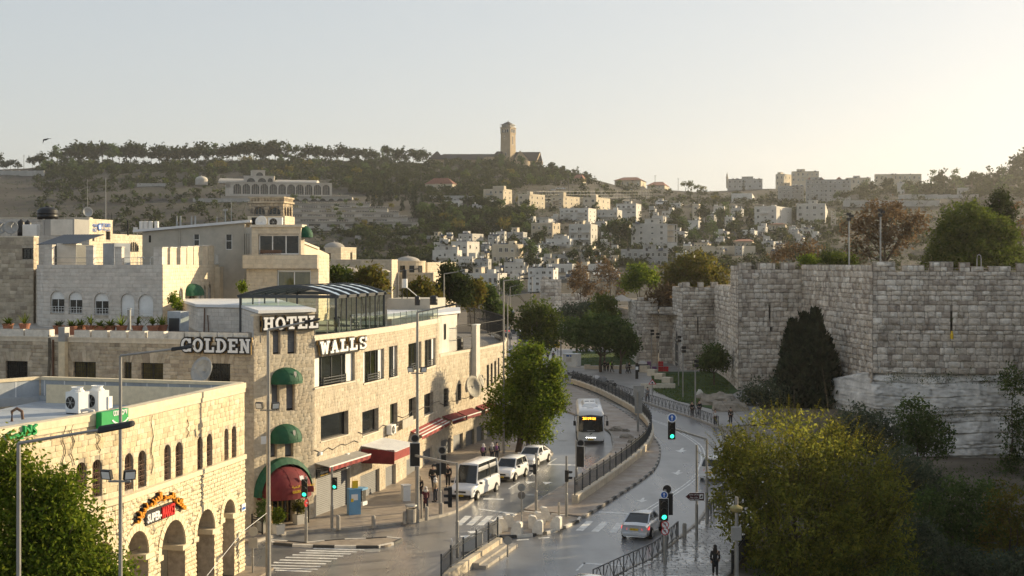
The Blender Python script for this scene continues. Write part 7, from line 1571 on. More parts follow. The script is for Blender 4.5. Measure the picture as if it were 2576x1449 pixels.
def spire(th,u,vt,vb,Y,w,n,size,seed):
 p0,p1=W(u,vb,Y),W(u,vt,Y); h=p1.z-p0.z; rg=np.random.default_rng(seed); nc=n//16; t=np.repeat(rg.random(nc)**1.25,16); a=np.repeat(rg.random(nc)*6.283,16); rr=np.repeat(rg.random(nc)**.35*rg.uniform(.8,1.12,nc),16); n=len(t); r=w*np.minimum(1,(1-t)**.95*1.1)*(.3+.7*rr); r=r+rg.normal(size=n)*.22; t=np.clip(t+rg.normal(size=n)*.02,0,1); a=a+rg.normal(size=n)*.12; lump=1.0; p=np.stack([p0.x+np.cos(a)*r*lump,p0.y+np.sin(a)*r*lump,p0.z+t*h],1); o=np.stack([np.cos(a)*.5,np.sin(a)*.5,np.full(n,.9)],1); o+=rg.normal(size=(n,3))*.35; o/=np.linalg.norm(o,axis=1)[:,None]; b=np.cross(o,rg.normal(size=(n,3))); b/=np.linalg.norm(b,axis=1)[:,None]; s=size*rg.uniform(.6,1.3,n)[:,None]
 v=np.stack([p-o*s*.6,p+b*s*.4,p+o*s,p-b*s*.4],1).reshape(-1,3); link('crown',mesh_np('crown',v,quads(v),[leaf_cyp]),th); m=MB(); m.tube([p0-Vector((0,0,1)),p0+Vector((0,0,h*.8))],[.25,.05],6); m.build('trunk',bark,th)
for u,vt,w,lab in((2052,778,3.9,'tallest right spire of the dark cypress clump by the wall'),(2022,790,3.6,'middle spire of the dark cypress clump by the wall'),(1994,806,3.0,'left spire of the dark cypress clump by the wall'),(2080,850,2.7,'low right shoulder of the dark cypress clump by the wall')):spire(thing('cypress',gb(u,160,0),lab,'cypress','dark cypress clump'),u,vt,1035,160+(u%3)*.6,w,7500,.42,u)
wp=MB(); rgw=random.Random(8); WV=[]
for k in range(70):
 c=np.array([rgw.uniform(41,64),146.5 if k<44 else 145.5,(4.5 if k<44 else.8)+rgw.gauss(0,.25)])
 for j in range(30):d=np.array([rgw.gauss(0,.4),rgw.gauss(0,.2),rgw.gauss(-.15,.28)]); a=np.array([rgw.gauss(0,1)for _ in range(3)]); a*=.13/np.linalg.norm(a); b=np.cross(a,(.3,.2,.9))*.5; p=c+d; WV+=[p-a,p+b,p+a,p-b]
for f_,n_ in((fN,26),(Fac((29.9,176),(38.5,177)),8),(Fac((38.5,177),(40.6,150)),10)):
 for k in range(n_):
  c=f_.P(rgw.uniform(.5,f_.L-.5),rgw.uniform(5,15.5),.1)
  for j in range(22):d=np.array([rgw.gauss(0,.16),rgw.gauss(0,.06),rgw.gauss(-.1,.18)]); a=np.array([rgw.gauss(0,1)for _ in range(3)]); a*=.1/np.linalg.norm(a); b=np.cross(a,(0.3,.2,.9))*.5; p=np.array(c)+d; WV+=[p-a,p+b,p+a,p-b]
tag(link('wall_plants',mesh_np('wall_plants',WV,quads(WV),[leaf_dark])),kind='stuff')
SV2=[]
for k in range(420):
 x,y=rgw.uniform(27,60),rgw.uniform(84,138); c=np.array([x,y,-4.3 if x>30 else-2]); s_=rgw.uniform(.5,1.2)
 for j in range(34):d=np.array([rgw.gauss(0,.5),rgw.gauss(0,.5),abs(rgw.gauss(0,.5))])*s_; a=np.array([rgw.gauss(0,1)for _ in range(3)]); a*=.16/np.linalg.norm(a); b=np.cross(a,(0.3,.2,.9))*.5; p=c+d; SV2+=[p-a,p+b,p+a,p-b]
for k in range(260):
 x,y=rgw.uniform(13,26),rgw.uniform(66,100)
 if x<right_x(y)+.6:continue
 for j in range(26):d=np.array([rgw.gauss(0,.35),rgw.gauss(0,.35),abs(rgw.gauss(0,.3))-.1]); a=np.array([rgw.gauss(0,1)for _ in range(3)]); a*=.1/np.linalg.norm(a); b=np.cross(a,(0.3,.2,.9))*.5; p=np.array([x,y,-.1])+d; SV2+=[p-a,p+b,p+a,p-b]
tag(link('undergrowth',mesh_np('undergrowth',SV2,quads(SV2),[leaf_dark])),kind='stuff')
for u,Y,lab in((662,83.6,'leafy dark plant in a tall pot left of the hotel door'),(700,83.0,'bright conifer in a pale pot before the hotel door'),(752,86.2,'broad yellow-green plant in a square planter right of the hotel door')):
 p=Vector((*P2(u,Y),.13)); th=thing('potted_plant',p,lab,'potted plant'); m=MB(); m.box(p+Vector((0,0,.3)),(.55,.55,.6),.7,1.15); m.build('pot',offwhite,th); hh=1.7 if u<690 else 1.0; v=leaves([(p.x,p.y,p.z+.6+hh/2,.42,.42,hh/2)],1100,.07,u,.08); link('foliage',mesh_np('foliage',v,quads(v),[leaf_dark if u<690 else leaf_yellow if u>720 else leaf_bright]),th)
def far_tree(kind,seed):
 rg=random.Random(seed); m=MB(); lb=[]
 if kind=='pine':
  h=1.0; lean=rg.uniform(-.08,.08); m.tube([(0,0,-.1),(lean*.5,0,.35),(lean,0,.72)],[.018,.014,.01],5)
  for k in range(9):a=rg.uniform(0,6.28); r=rg.uniform(.05,.34); c=(lean+r*math.cos(a),r*math.sin(a),rg.uniform(.5,.86)-r*.3); lb.append((*c,.25,.25,.15)); m.tube([(lean,0,.4),c],[.01,.004],4)
  n,s=620,.062
 elif kind=='bushy_pine':
  m.tube([(0,0,-.1),(0,0,.6)],[.03,.012],5)
  for k in range(7):a=rg.uniform(0,6.28); z=rg.uniform(.25,.85); r=.22*(1.1-z); lb.append((r*math.cos(a)*1.4,r*math.sin(a)*1.4,z,.24*(1.25-z*.8),.24*(1.25-z*.8),.16))
  n,s=480,.055
 elif kind=='cypress':
  m.tube([(0,0,-.1),(0,0,.5)],[.02,.01],5); lb=[(0,0,.1+.11*k,.115*(1-k/9.5),.115*(1-k/9.5),.09)for k in range(8)]; n,s=380,.04
 else:
  m.tube([(0,0,-.1),(.03,0,.4)],[.035,.02],5)
  for k in range(6):a=rg.uniform(0,6.28); lb.append((.26*math.cos(a),.26*math.sin(a),rg.uniform(.4,.78),.26,.26,.2))
  n,s=380,.06
 v=leaves(lb,n,s,seed,s*.9,.35,.6); q=quads(v); me=bpy.data.meshes.new(kind); off=len(m.v); me.from_pydata([tuple(x)for x in v],[],[tuple(map(int,r))for r in q]); tk=bpy.data.meshes.new('trunk'); tk.from_pydata(m.v,[],m.f); tk.materials.append(bark); return me,tk
FT={}
for kind,cnt,mats in(('pine',4,[leaf_pine]),('bushy_pine',4,[leaf_pine,leaf_dark]),('cypress',2,[leaf_cyp]),('round_tree',3,[leaf_dark,leaf_olive,leaf_autumn])):
 FT[kind]=[]
 for k in range(cnt):
  for mm in mats:
   me,tk=far_tree(kind,31*k+7); me.materials.append(mm); FT[kind].append((me,tk))
KN={'pine':'umbrella pine','bushy_pine':'dense dark pine','cypress':'narrow cypress','round_tree':'rounded tree'}
ORD=['nearest','second-nearest','third-nearest','fourth-nearest','fifth-nearest','sixth-nearest','seventh-nearest','eighth-nearest','ninth-nearest','tenth-nearest']+[q+'-nearest' for q in('eleventh','twelfth','thirteenth','fourteenth','fifteenth','sixteenth','seventeenth','eighteenth','nineteenth','twentieth')]
PL=[]; rgt=random.Random(77)
def plant(kind,u,v,hpx,mm=None):PL.append((kind,u,v,hpx,mm))
u=-8
while u<1075:
 vr=np.interp(u,UR,VR); x=rgt.uniform(.6,1.22); big=52 if 140<u<700 else 42
 if not(60<u<75):plant('pine' if rgt.random()<.75 else 'bushy_pine',u,vr+rgt.uniform(1,7),big*x)
 u+=rgt.uniform(10,20)
for k in range(40):u=rgt.uniform(90,1060); plant(rgt.choice(('pine','bushy_pine','bushy_pine','round_tree')),u,np.interp(u,UR,VR)+rgt.uniform(12,34),rgt.uniform(24,36))
for k in range(85):u=rgt.uniform(540,1500); plant(rgt.choice(('bushy_pine','round_tree','round_tree','bushy_pine','cypress')),u,np.interp(u,(540,900,1260,1500),(rgt.uniform(425,452),rgt.uniform(430,480),rgt.uniform(430,475),rgt.uniform(448,470))),rgt.uniform(16,30))
for k in range(22):u=rgt.uniform(1200,1490); plant('bushy_pine',u,np.interp(u,UR,VR)+rgt.uniform(6,24),rgt.uniform(20,38))
for u in(940,955,968,985,1000,1022,1042,1060,1040,925,978,1012):plant('cypress',u,rgt.uniform(500,530),rgt.uniform(42,62))
plant('cypress',1043,548,92); plant('cypress',1062,545,52); plant('cypress',1216,548,34); plant('cypress',1318,560,40); plant('cypress',1341,560,38)
for k in range(46):plant(rgt.choice(('bushy_pine','pine','bushy_pine','round_tree')),rgt.uniform(1052,1340),rgt.uniform(540,600),rgt.uniform(34,52))
for k in range(30):plant(rgt.choice(('round_tree','bushy_pine')),rgt.uniform(880,1150),rgt.uniform(570,640),rgt.uniform(16,30))
for k in range(34):plant('round_tree',rgt.uniform(700,1045),rgt.uniform(503,578),rgt.uniform(12,20))
for k in range(26):plant(rgt.choice(('round_tree','bushy_pine')),rgt.uniform(300,570),rgt.uniform(440,520),rgt.uniform(15,26))
for q in((1345,690,58),(1328,660,62),(1352,640,55),(1300,575,40),(1370,610,48),(1398,622,30),(1372,668,44)):plant('bushy_pine',*q)
for q in((1535,630,72),(1555,632,78),(1578,626,58),(1540,600,50),(1700,560,48),(1690,590,58),(1720,585,50),(1745,610,40),(1775,560,62),(1790,590,60),(1822,560,64),(1838,600,52),(1800,615,40),(1478,668,40),(1440,668,38),(1506,660,36),(1620,530,26),(1500,528,20),(1548,522,22),(1420,548,26),(1460,535,22),(1390,540,26),(2240,492,40),(2200,492,36),(2180,488,40),(2222,488,46),(2105,512,34),(2130,512,36),(1985,506,24),(2300,500,40),(2340,498,44),(2375,480,60),(2350,476,52),(2400,476,58),(2445,474,48),(2420,492,40),(2470,470,40),(2500,470,62),(2530,462,66),(2555,458,74),(2578,452,84),(2480,490,46),(2520,492,50),(2275,496,30)):plant('bushy_pine' if rgt.random()<.7 else 'pine',*q)
for q in((1611,556,34),(1562,600,44),(1640,555,46),(1706,556,34),(1860,610,54),(1884,606,40),(1850,572,30),(2000,553,44),(2042,508,30),(1802,640,40),(1765,575,38),(1515,590,40),(1330,610,34),(1870,480,30)):plant('cypress',*q)
for q in((1725,475,26),(1740,474,28),(1755,478,24),(1770,474,18),(1560,470,20),(1590,474,16),(1520,478,18),(1640,482,16),(1330,512,22),(1310,512,24),(1360,512,20),(1720,500,18),(1800,505,20),(1690,508,18),(1500,490,16),(1830,508,18),(1905,580,20),(1890,565,18),(2110,552,26),(2085,600,20),(1950,602,16),(1985,610,20),(2060,568,22),(1780,636,18),(1700,628,24),(1660,560,22),(1570,545,18),(1450,580,20),(1235,545,20),(1120,560,30),(1210,620,24),(1265,662,18),(1205,690,20),(1250,680,22),(1270,560,26)):plant('round_tree',*q)
seen={}; items=[]
for kind,u,v,hpx,mm in PL:
 p=hill_pt(u,v)
 if kind=='round_tree' and 690<u<1050 and 500<v<580:p=p*((p.y-16)/p.y)+Vector((0,0,.9 if v<545 else 0))
 x=min(LMK,key=lambda q:(q[1]-u)**2+((q[2]-v+hpx/2)*1.6)**2); dx,dy=u-x[1],(v-hpx/2)-x[2]
 rel=('right of' if dx>0 else 'left of')if abs(dx)>abs(dy)*1.2 else('below' if dy>0 else 'above'); key=(KN[kind],rel,x[0]); items.append((key,abs(dx)+abs(dy),kind,p,hpx,u))
items.sort(key=lambda q:q[1])
for key,dist,kind,p,hpx,u in items:
 n=seen.get(key,0); seen[key]=n+1; lab=f"{ORD[n]} {key[0]} {key[1]} the {key[2]}" if n<20 else f"{key[0]} farther out {key[1]} the {key[2]} on the hill"
 me,tk=rgt.choice(FT[kind]); h=hpx*p.y/F; o=bpy.data.objects.new({'pine':'pine_tree','bushy_pine':'pine_tree','cypress':'cypress','round_tree':'round_tree'}[kind],me); C.objects.link(o); o.location=p-Vector((0,0,.3)); s=h; o.scale=(s*rgt.uniform(.85,1.2),s*rgt.uniform(.85,1.2),s); o.rotation_euler=(0,0,rgt.uniform(0,6.28)); tag(o,lab,'tree','trees on the far hillside')
 if hpx>17:t=bpy.data.objects.new('trunk',tk); C.objects.link(t); t.parent=o
def clumps(name,n,zone,sz,nq,mat,seed):
 rg=np.random.default_rng(seed); P=[]; T=[]
 while len(P)<n:
  u,v=rg.uniform(-40,2600),rg.uniform(405,690); w=zone(u,v)
  if rg.random()<w:p=hill_pt(u,v); P.append(p); T.append(rg.uniform(*sz)*(p.y/1000)**.5)
 P=np.repeat(np.array(P),nq,0); T=np.repeat(np.array(T),nq)[:,None]; k=len(P); d=rg.normal(size=(k,3)); d/=np.linalg.norm(d,axis=1)[:,None]; d*=rg.random((k,1))**.4*T*np.array([.8,.8,.6]); a=rg.normal(size=(k,3)); a*=T*.33/np.linalg.norm(a,axis=1)[:,None]; b=np.cross(a,np.array([.3,.2,.9]))*.7; q=P+d+T*np.array([0,0,.45])
 v=np.stack([q-a,q+b,q+a,q-b],1).reshape(-1,3); tag(link(name,mesh_np(name,v,quads(v),[mat])),kind='stuff')
def z_scrub(u,v):
 if 690<u<1055 and 490<v<576:return.1
 if v<np.interp(u,UR,VR)+3:return 0
 return.35 if u<540 and v>470 else 1
def z_wood(u,v):
 t=v-np.interp(u,UR,VR)
 if u<90 or t<6:return 0
 if u<545:return 1 if t<34 else(.5 if t<60 else.12)
 if 690<u<1060 and 490<v<578:return 0
 if u<1500:return 1 if v<np.interp(u,(545,840,900,1200,1300,1500),(440,455,500,520,470,462))else(.8 if 1050<u<1340 and 535<v<600 else.35 if 880<u<1150 and v>575 else.06)
 if 690<u<1060 and 490<v<578:return 0
 if v<512 and u<1850:return.3
 return.2 if u<2150 else(.9 if v<500 else.1)
clumps('hill_scrub',12000,z_scrub,(.8,2.3),8,leaf_grey,12); clumps('hill_wood',3000,z_wood,(3.0,6.0),34,leaf_pine,13)
# vehicles (x forward, y left)
def loft(m,secs):
 n=None; o=len(m.v)
 for x,h in secs:
  ring=h+[(-y,z)for y,z in h[::-1]]; n=len(ring); m.v+=[(x,y,z)for y,z in ring]
 for i in range(len(secs)-1):
  for k in range(n):m.f.append((o+i*n+k,o+i*n+(k+1)%n,o+(i+1)*n+(k+1)%n,o+(i+1)*n+k)); m.m.append(m.k)
 for r in(0,len(secs)-1):m.f.append(tuple(o+r*n+k for k in range(n))); m.m.append(m.k)
def Bx(name,mat,th,*boxes,bevel=0.0):
 m=MB()
 for q in boxes:m.cube(*q)
 return m.build(name,mat,th,bevel=bevel)
def wheel(th,x,y,r=.32,w=.2):
 m=MB(); m.tube([(x,y-w/2,r),(x,y+w/2,r)],r,18); o=m.build('wheel',rubber,th); s=1 if y>0 else-1
 m=MB(); m.tube([(x,y+s*w*.3,r),(x,y+s*(w/2+.01),r)],r*.62,14); m.build('rim',galv,o)
def place(th,p,hd):th.location=p; th.rotation_euler=(0,0,R(hd)); return th
def car(label,p,hd,paint,prof,gh,W=1.78,H=1.45,roof=.05,plate='85-330-13',tail=lens_red,name='parked_car',cat='car',dark=None):
 """prof: (x, top z, half-width factor); gh: rear base, rear top, front top, front base"""
 th=thing(name,(0,0,0),label,cat); w=W/2; m=MB(); x0,x1=prof[0][0],prof[-1][0]
 loft(m,[(x,[(w*k*.8,.22),(w*k*.97,.3),(w*k,.55),(w*k*.97,z-.12),(w*k*.86,z),(0.01,z+.03)])for x,z,k in prof])
 b=m.build('body',paint,th,smooth=True,bevel=.03,seg=2); zb=np.interp(gh,[q[0]for q in prof],[q[1]for q in prof])-.03; m=MB()
 loft(m,[(x,[(w*(.87 if i in(0,3)else.7),zb[i]),(w*(.87 if i in(0,3)else.7),zb[i]+.02 if i in(0,3)else H-.05),(.01,zb[i]+.03 if i in(0,3)else H-.04)])for i,x in enumerate(gh)]); m.build('windows',dark_glass,th,smooth=False)
 m=MB(); loft(m,[(gh[1]-.03,[(w*.72,H-.05-roof),(w*.66,H-.02),(.01,H)]),(gh[1]+.25,[(w*.73,H-.05-roof),(w*.67,H+.0),(.01,H+.03)]),(gh[2]-.2,[(w*.73,H-.05-roof),(w*.67,H+.0),(.01,H+.03)]),(gh[2]+.03,[(w*.72,H-.05-roof),(w*.66,H-.02),(.01,H-.005)])]); m.build('roof',paint,th,smooth=True)
 for s in(1,-1):
  for i,j in((0,1),(3,2)):m=MB(); m.bar((gh[i],s*w*.86,zb[i]),(gh[j],s*w*.71,H-.05),.07,.09); m.build('pillar',paint,th)
  xm=gh[1]*.55+gh[2]*.45; m=MB(); m.bar((xm,s*w*.88,zb[0]),(xm-.03,s*w*.72,H-.05),.06,.05); m.build('pillar',dark or paint,th)
  zt=np.interp(x0+.1,[q[0]for q in prof],[q[1]for q in prof]); m=MB(); m.hexa([(x0-.015,s*w*.55,zt-.3),(x0+.25,s*w*1.0,zt-.28),(x0+.25,s*w*.9,zt-.28),(x0+.1,s*w*.55,zt-.3),(x0-.005,s*w*.5,zt-.16),(x0+.4,s*w*.985,zt-.1),(x0+.4,s*w*.9,zt-.1),(x0+.1,s*w*.5,zt-.16)]); m.build('tail_light',tail,th)
  zf=prof[-1][1]; m=MB(); m.hexa([(x1+.015,s*w*.45,zf-.22),(x1-.3,s*w*.99,zf-.16),(x1-.3,s*w*.85,zf-.16),(x1-.1,s*w*.45,zf-.22),(x1+.005,s*w*.42,zf-.06),(x1-.4,s*w*.97,zf+.0),(x1-.4,s*w*.85,zf),(x1-.1,s*w*.42,zf-.06)]); m.build('headlight',lens_clear,th)
  m=MB(); m.box((gh[3]-.25,s*(w+.1),zb[3]+.08),(.14,.2,.14)); m.build('mirror',dark or paint,th)
  for x in(x0+.85,x1-.85):m=MB(); m.disc((x,s*(w-.05),.33),(0,1,0),.39,.12,16); m.build('wheel_arch',iron,th); wheel(th,x,s*(w-.04))
 Bx('bumper',dark or paint,th,(x0-.05,x0+.15,-w*.85,w*.85,.26,.46),bevel=.04); Bx('bumper',dark or paint,th,(x1-.15,x1+.05,-w*.82,w*.82,.24,.46),bevel=.04)
 Bx('grille',iron,th,(x1-.1,x1+.03,-w*.42,w*.42,prof[-1][1]-.2,prof[-1][1]-.08))
 for xx,s in((x0-.06 if name!='taxi' else x0-.06,-1),(x1+.06,1)):
  zz=.62 if s<0 else.36; o=Bx('license_plate',plate_yellow,th,(min(xx,xx+s*.015),max(xx,xx+s*.015),-.26,.26,zz,zz+.12)); text(plate,(xx+s*.017,-.22*s,zz+.02),(0,s,0),(0,0,1),.44,.08,black_board,o,depth=.004)
 return place(th,p,hd)
SED=[(-2.2,.9,.9),(-1.9,1.0,.97),(-1.2,1.0,1),(0,.95,1),(.9,.95,1),(1.5,.88,.98),(2.05,.74,.92),(2.25,.64,.82)]
def gy(u,v,z=0):return G(u,v,z)
car('silver sedan driving away with red tail lights on the wet road',(8.2,83.7,0),71,car_silver,SED,(-1.75,-.75,.45,1.2),1.78,1.44,tail=lit_tail,name='sedan')
car('white sedan parked behind the white taxi at the kerb',(1.85,113,0),-111,car_white,SED,(-1.75,-.75,.45,1.2),1.76,1.47,plate='11-204-35')
tx=car('white boxy taxi with a yellow roof sign between minibus and sedan',(-.15,105.2,0),-110,car_white,[(-2.05,1.05,.92),(-1.8,1.1,.98),(-.9,1.06,1),(.7,1.04,1),(1.4,1.0,.98),(1.9,.9,.93),(2.08,.74,.84)],(-2.0,-1.75,.35,1.0),1.8,1.66,plate='89-297-26',name='taxi',cat='taxi',dark=black_plastic)
Bx('roof_sign',plate_yellow,tx,(-.2,.1,-.3,.3,1.7,1.86),bevel=.03); [Bx('roof_rail',galv,tx,(-1.5,.2,s*.62-.02,s*.62+.02,1.68,1.74))for s in(1,-1)]
car('white pickup with red tail lights half hidden by the bushy tree',(16.3,106,0),68,car_white,[(-2.3,1.05,.95),(-2.2,1.08,.98),(-.9,1.06,1),(.7,1.02,1),(1.4,1.0,.98),(2.1,.88,.9)],(-2.1,-1.8,.3,.95),1.8,1.7,tail=lit_tail,name='pickup')
car('silver car whose roof shows at the bottom edge of the road',(3.75,66.2,0),68,car_silver,SED,(-1.75,-.75,.45,1.2),1.78,1.46,name='sedan')
car('white car whose roof shows at the bottom edge by the supermarket',(-12.9,65.0,0),20,car_white,SED,(-1.75,-.75,.45,1.2),1.78,1.5,name='sedan')
mbs=car('white high-roofed minibus parked at the kerb with dark windows',(-2.75,97.6,0),-110,car_white,[(-2.75,1.25,.97),(-2.6,1.28,1),(0,1.25,1),(1.35,1.25,1),(1.75,1.12,.97),(2.5,.95,.93),(2.75,.8,.85)],(-2.74,-2.7,1.1,1.75),2.0,2.45,.52,plate='95-624-73',name='minibus',cat='minibus',dark=black_plastic)
for s in(1,-1):Bx('door_panel',car_white,mbs,(.75,.85,s*.84-.1,s*.84+.1,1.2,1.95)); Bx('side_stripe',black_plastic,mbs,(-2.5,1.4,s*1.0-.02,s*1.0+.02,.52,.6))
Bx('roof_vent',offwhite,mbs,(-1.2,.0,-.35,.35,2.46,2.54),bevel=.03)
bs=thing('bus',(0,0,0),'white bus numbered 263 coming round the bend','bus'); m=MB(); w=1.27
def bsec(x,wk,zt,zb=.35):return(x,[(w*wk*.95,zb),(w*wk,zb+.25),(w*wk,1.5),(w*wk*.97,zt-.3),(w*wk*.85,zt-.05),(.01,zt)])
loft(m,[bsec(-5.6,.93,3.15),bsec(-5.4,1,3.25),bsec(0,1,3.28),bsec(4.7,1,3.26),bsec(5.25,.98,3.12),bsec(5.5,.93,2.6)]); m.build('body',car_white,bs,smooth=True,bevel=.02)
m=MB(); loft(m,[(5.35,[(w*.93,1.28),(w*.9,2.72),(.01,2.82)]),(5.58,[(w*.9,1.28),(w*.84,2.62),(.01,2.72)]),(5.64,[(w*.6,1.2),(w*.56,2.55),(.01,2.62)])]); ws=m.build('windscreen',dark_glass,bs)
for s in(1,-1):
 for k in range(6):Bx('window',dark_glass,bs,(-5+k*1.65,-5+k*1.65+1.55,s*1.25-.03,s*1.25+.03,1.55,2.65))
 m=MB(); m.hexa([(5.46,s*.45,.62),(5.1,s*1.24,.95),(5.0,s*1.1,.95),(5.3,s*.45,.62),(5.49,s*.42,.74),(5.1,s*1.245,1.12),(5.0,s*1.1,1.12),(5.3,s*.42,.74)]); m.build('headlight',black_plastic,bs); Bx('lamp',lit_white,bs,(5.34,5.4,s*.98-.06,s*.98+.06,.86,.98))
 m=MB(); m.tube([(5.3,s*1.2,2.75),(5.7,s*1.5,2.7),(5.75,s*1.52,2.3)],.03,5); o=m.build('mirror_arm',black_plastic,bs); m=MB(); m.box((5.75,s*1.52,2.05),(.12,.22,.45)); m.build('mirror',black_plastic,o)
 for x in(-3.2,3.2):m=MB(); m.disc((x,s*1.2,.5),(0,1,0),.6,.16,18); m.build('wheel_arch',iron,bs); wheel(bs,x,s*1.16,.48,.28)
Bx('led_strip',lit_white,bs,*[(5.5,5.52,y-.05,y+.05,.64,.7)for y in(-.4,-.2,0,.2,.4)]); Bx('front_band',black_plastic,bs,(5.4,5.5,-.5,.5,.6,.74))
text('263 '+hebrew('אבו דיס'),(5.66,-.75,2.36),(0,1,0),(0,0,1),1.2,.24,lit_orange,bs,depth=.01,bold=.01); text('MERKAVIM',(5.645,-.35,1.3),(0,1,0),(0,0,1),.7,.07,sign_white,bs,depth=.01)
m=MB(); m.bar((5.53,-.14,.98),(5.53,.14,1.06),.04); m.bar((5.54,-.06,.94),(5.54,.05,1.1),.05); m.build('emblem',black_board,bs)
o=Bx('license_plate',plate_yellow,bs,(5.49,5.53,-.28,.28,.42,.54)); text('50-846-80',(5.535,-.24,.44),(0,1,0),(0,0,1),.48,.08,black_board,o,depth=.004)
m=MB(); m.hexa([(-2,-.8,3.25),(2.6,-.8,3.25),(2.6,.8,3.25),(-2,.8,3.25),(-1.7,-.55,3.5),(2.1,-.55,3.5),(2.1,.55,3.5),(-1.7,.55,3.5)]); rp_=m.build('roof_pod',car_white,bs,bevel=.04); Bx('vent',black_plastic,rp_,*[(x,x+.15,y,y+.4,3.5,3.52)for x in(-.3,.1)for y in(-.45,.05)]); Bx('hatch',white_paint,bs,(3.4,4,-.3,.3,3.27,3.31)); place(bs,(7.55,130,0),-92)
cc=thing('coach',(0,0,0),'grey coach seen from behind waiting in the distant street','bus'); Bx('body',car_grey,cc,(-5.5,5.5,-1.25,1.25,.4,3.3),bevel=.2); Bx('rear_window',dark_glass,cc,(-5.53,-5.4,-1.0,1.0,1.9,2.9)); [Bx('side_window',dark_glass,cc,(-5,5,s*1.25-.02,s*1.25+.02,1.8,2.8))for s in(1,-1)]; [Bx('tail_light',lens_red,cc,(-5.54,-5.45,s*1.0-.1,s*1.0+.1,.8,1.2))for s in(1,-1)]; [wheel(cc,x,s*1.15,.48)for x in(-3,3)for s in(1,-1)]; Bx('roof_pod',car_white,cc,(-4,-1,-.8,.8,3.3,3.5)); place(cc,(2.3,268,0),91)
c2=copy_tree(cc); place(c2,(-.6,385,0),91); c2['label']='farther bus at the end of the distant street'
tc=[far_unit('parked_car',[(mt,tiny_body),(dark_glass,tiny_glass),(rubber,tiny_wheel),(lt,tiny_light)])for mt,lt in((car_dark,lens_clear),(car_grey,lit_tail),(car_white,lens_clear),(car_red,lens_red))]
for k,(x,y,hd,i,lab)in enumerate(((-.9,296,-90,0,'dark car facing the camera, nearest in the distant queue'),(-1.2,322,-90,1,'grey car second in the distant queue facing the camera'),(-1.0,352,-90,0,'dark car third in the distant queue facing the camera'),(-.8,240,-90,2,'white van-like car left of the grey coach'),(2.9,335,90,1,'car with lit tail lights beyond the grey coach'),(4.6,300,90,2,'pale car in the right lane of the distant street'),(.4,312,90,0,'dark car in the centre lane of the distant street'),(5.2,345,90,3,'reddish car far right in the distant street'))):
 o=bpy.data.objects.new('distant_car',tc[i]); C.objects.link(o); o.location=(x,y,0); o.rotation_euler=(0,0,R(hd)); tag(o,lab,'car','cars in the distant street')
mo=thing('motorcycle',(0,0,0),'x','motorcycle','motorcycles parked behind the plaza fence'); m=MB(); m.bar((-.4,0,.5),(.35,0,.6),.3,.28); m.bar((.1,0,.75),(.45,0,.85),.3,.2); m.build('body',car_dark,mo,bevel=.04); Bx('seat',black_plastic,mo,(-.6,.05,-.14,.14,.78,.9),bevel=.04); m=MB(); m.bar((.65,0,.3),(.42,0,.95),.07); m.bar((.42,-.36,1.05),(.42,.36,1.05),.05); m.bar((.42,0,.95),(.42,0,1.06),.06)
m.build('handlebar',galv,mo); [wheel(mo,x,0,.31,.12)for x in(-.65,.68)]; m=MB(); m.bar((.42,.33,1.05),(.4,.38,1.22),.03); m.bar((.42,-.33,1.05),(.4,-.38,1.22),.03); m.build('mirror',black_plastic,mo)
for k,(u,v)in enumerate(((1427,954),(1446,958),(1459,961),(1473,964),(1492,968),(1508,971),(1526,976))):
 p=G(u,v,.13)+Vector((.5,1.2,0)); o=mo if k==0 else copy_tree(mo); place(o,p,160+k*9%40); o['label']=('leftmost motorcycle, partly behind the sunlit tree','second motorcycle from the left behind the fence','third motorcycle from the left behind the fence','motorcycle just left of the covered ones','motorcycle under a pale cover','motorcycle beside the pale covered one','rightmost motorcycle at the end of the row')[k]
 if k in(4,5):
  m=MB(); m.lathe([(.75,.25),(.7,.7),(.5,1.05),(.2,1.2),(0,1.22)],(0,0,0),12); m.v=[(x,y*.5,z)for x,y,z in m.v]; c=m.build('cover',cl_white if k==4 else cl_grey); c.parent=o
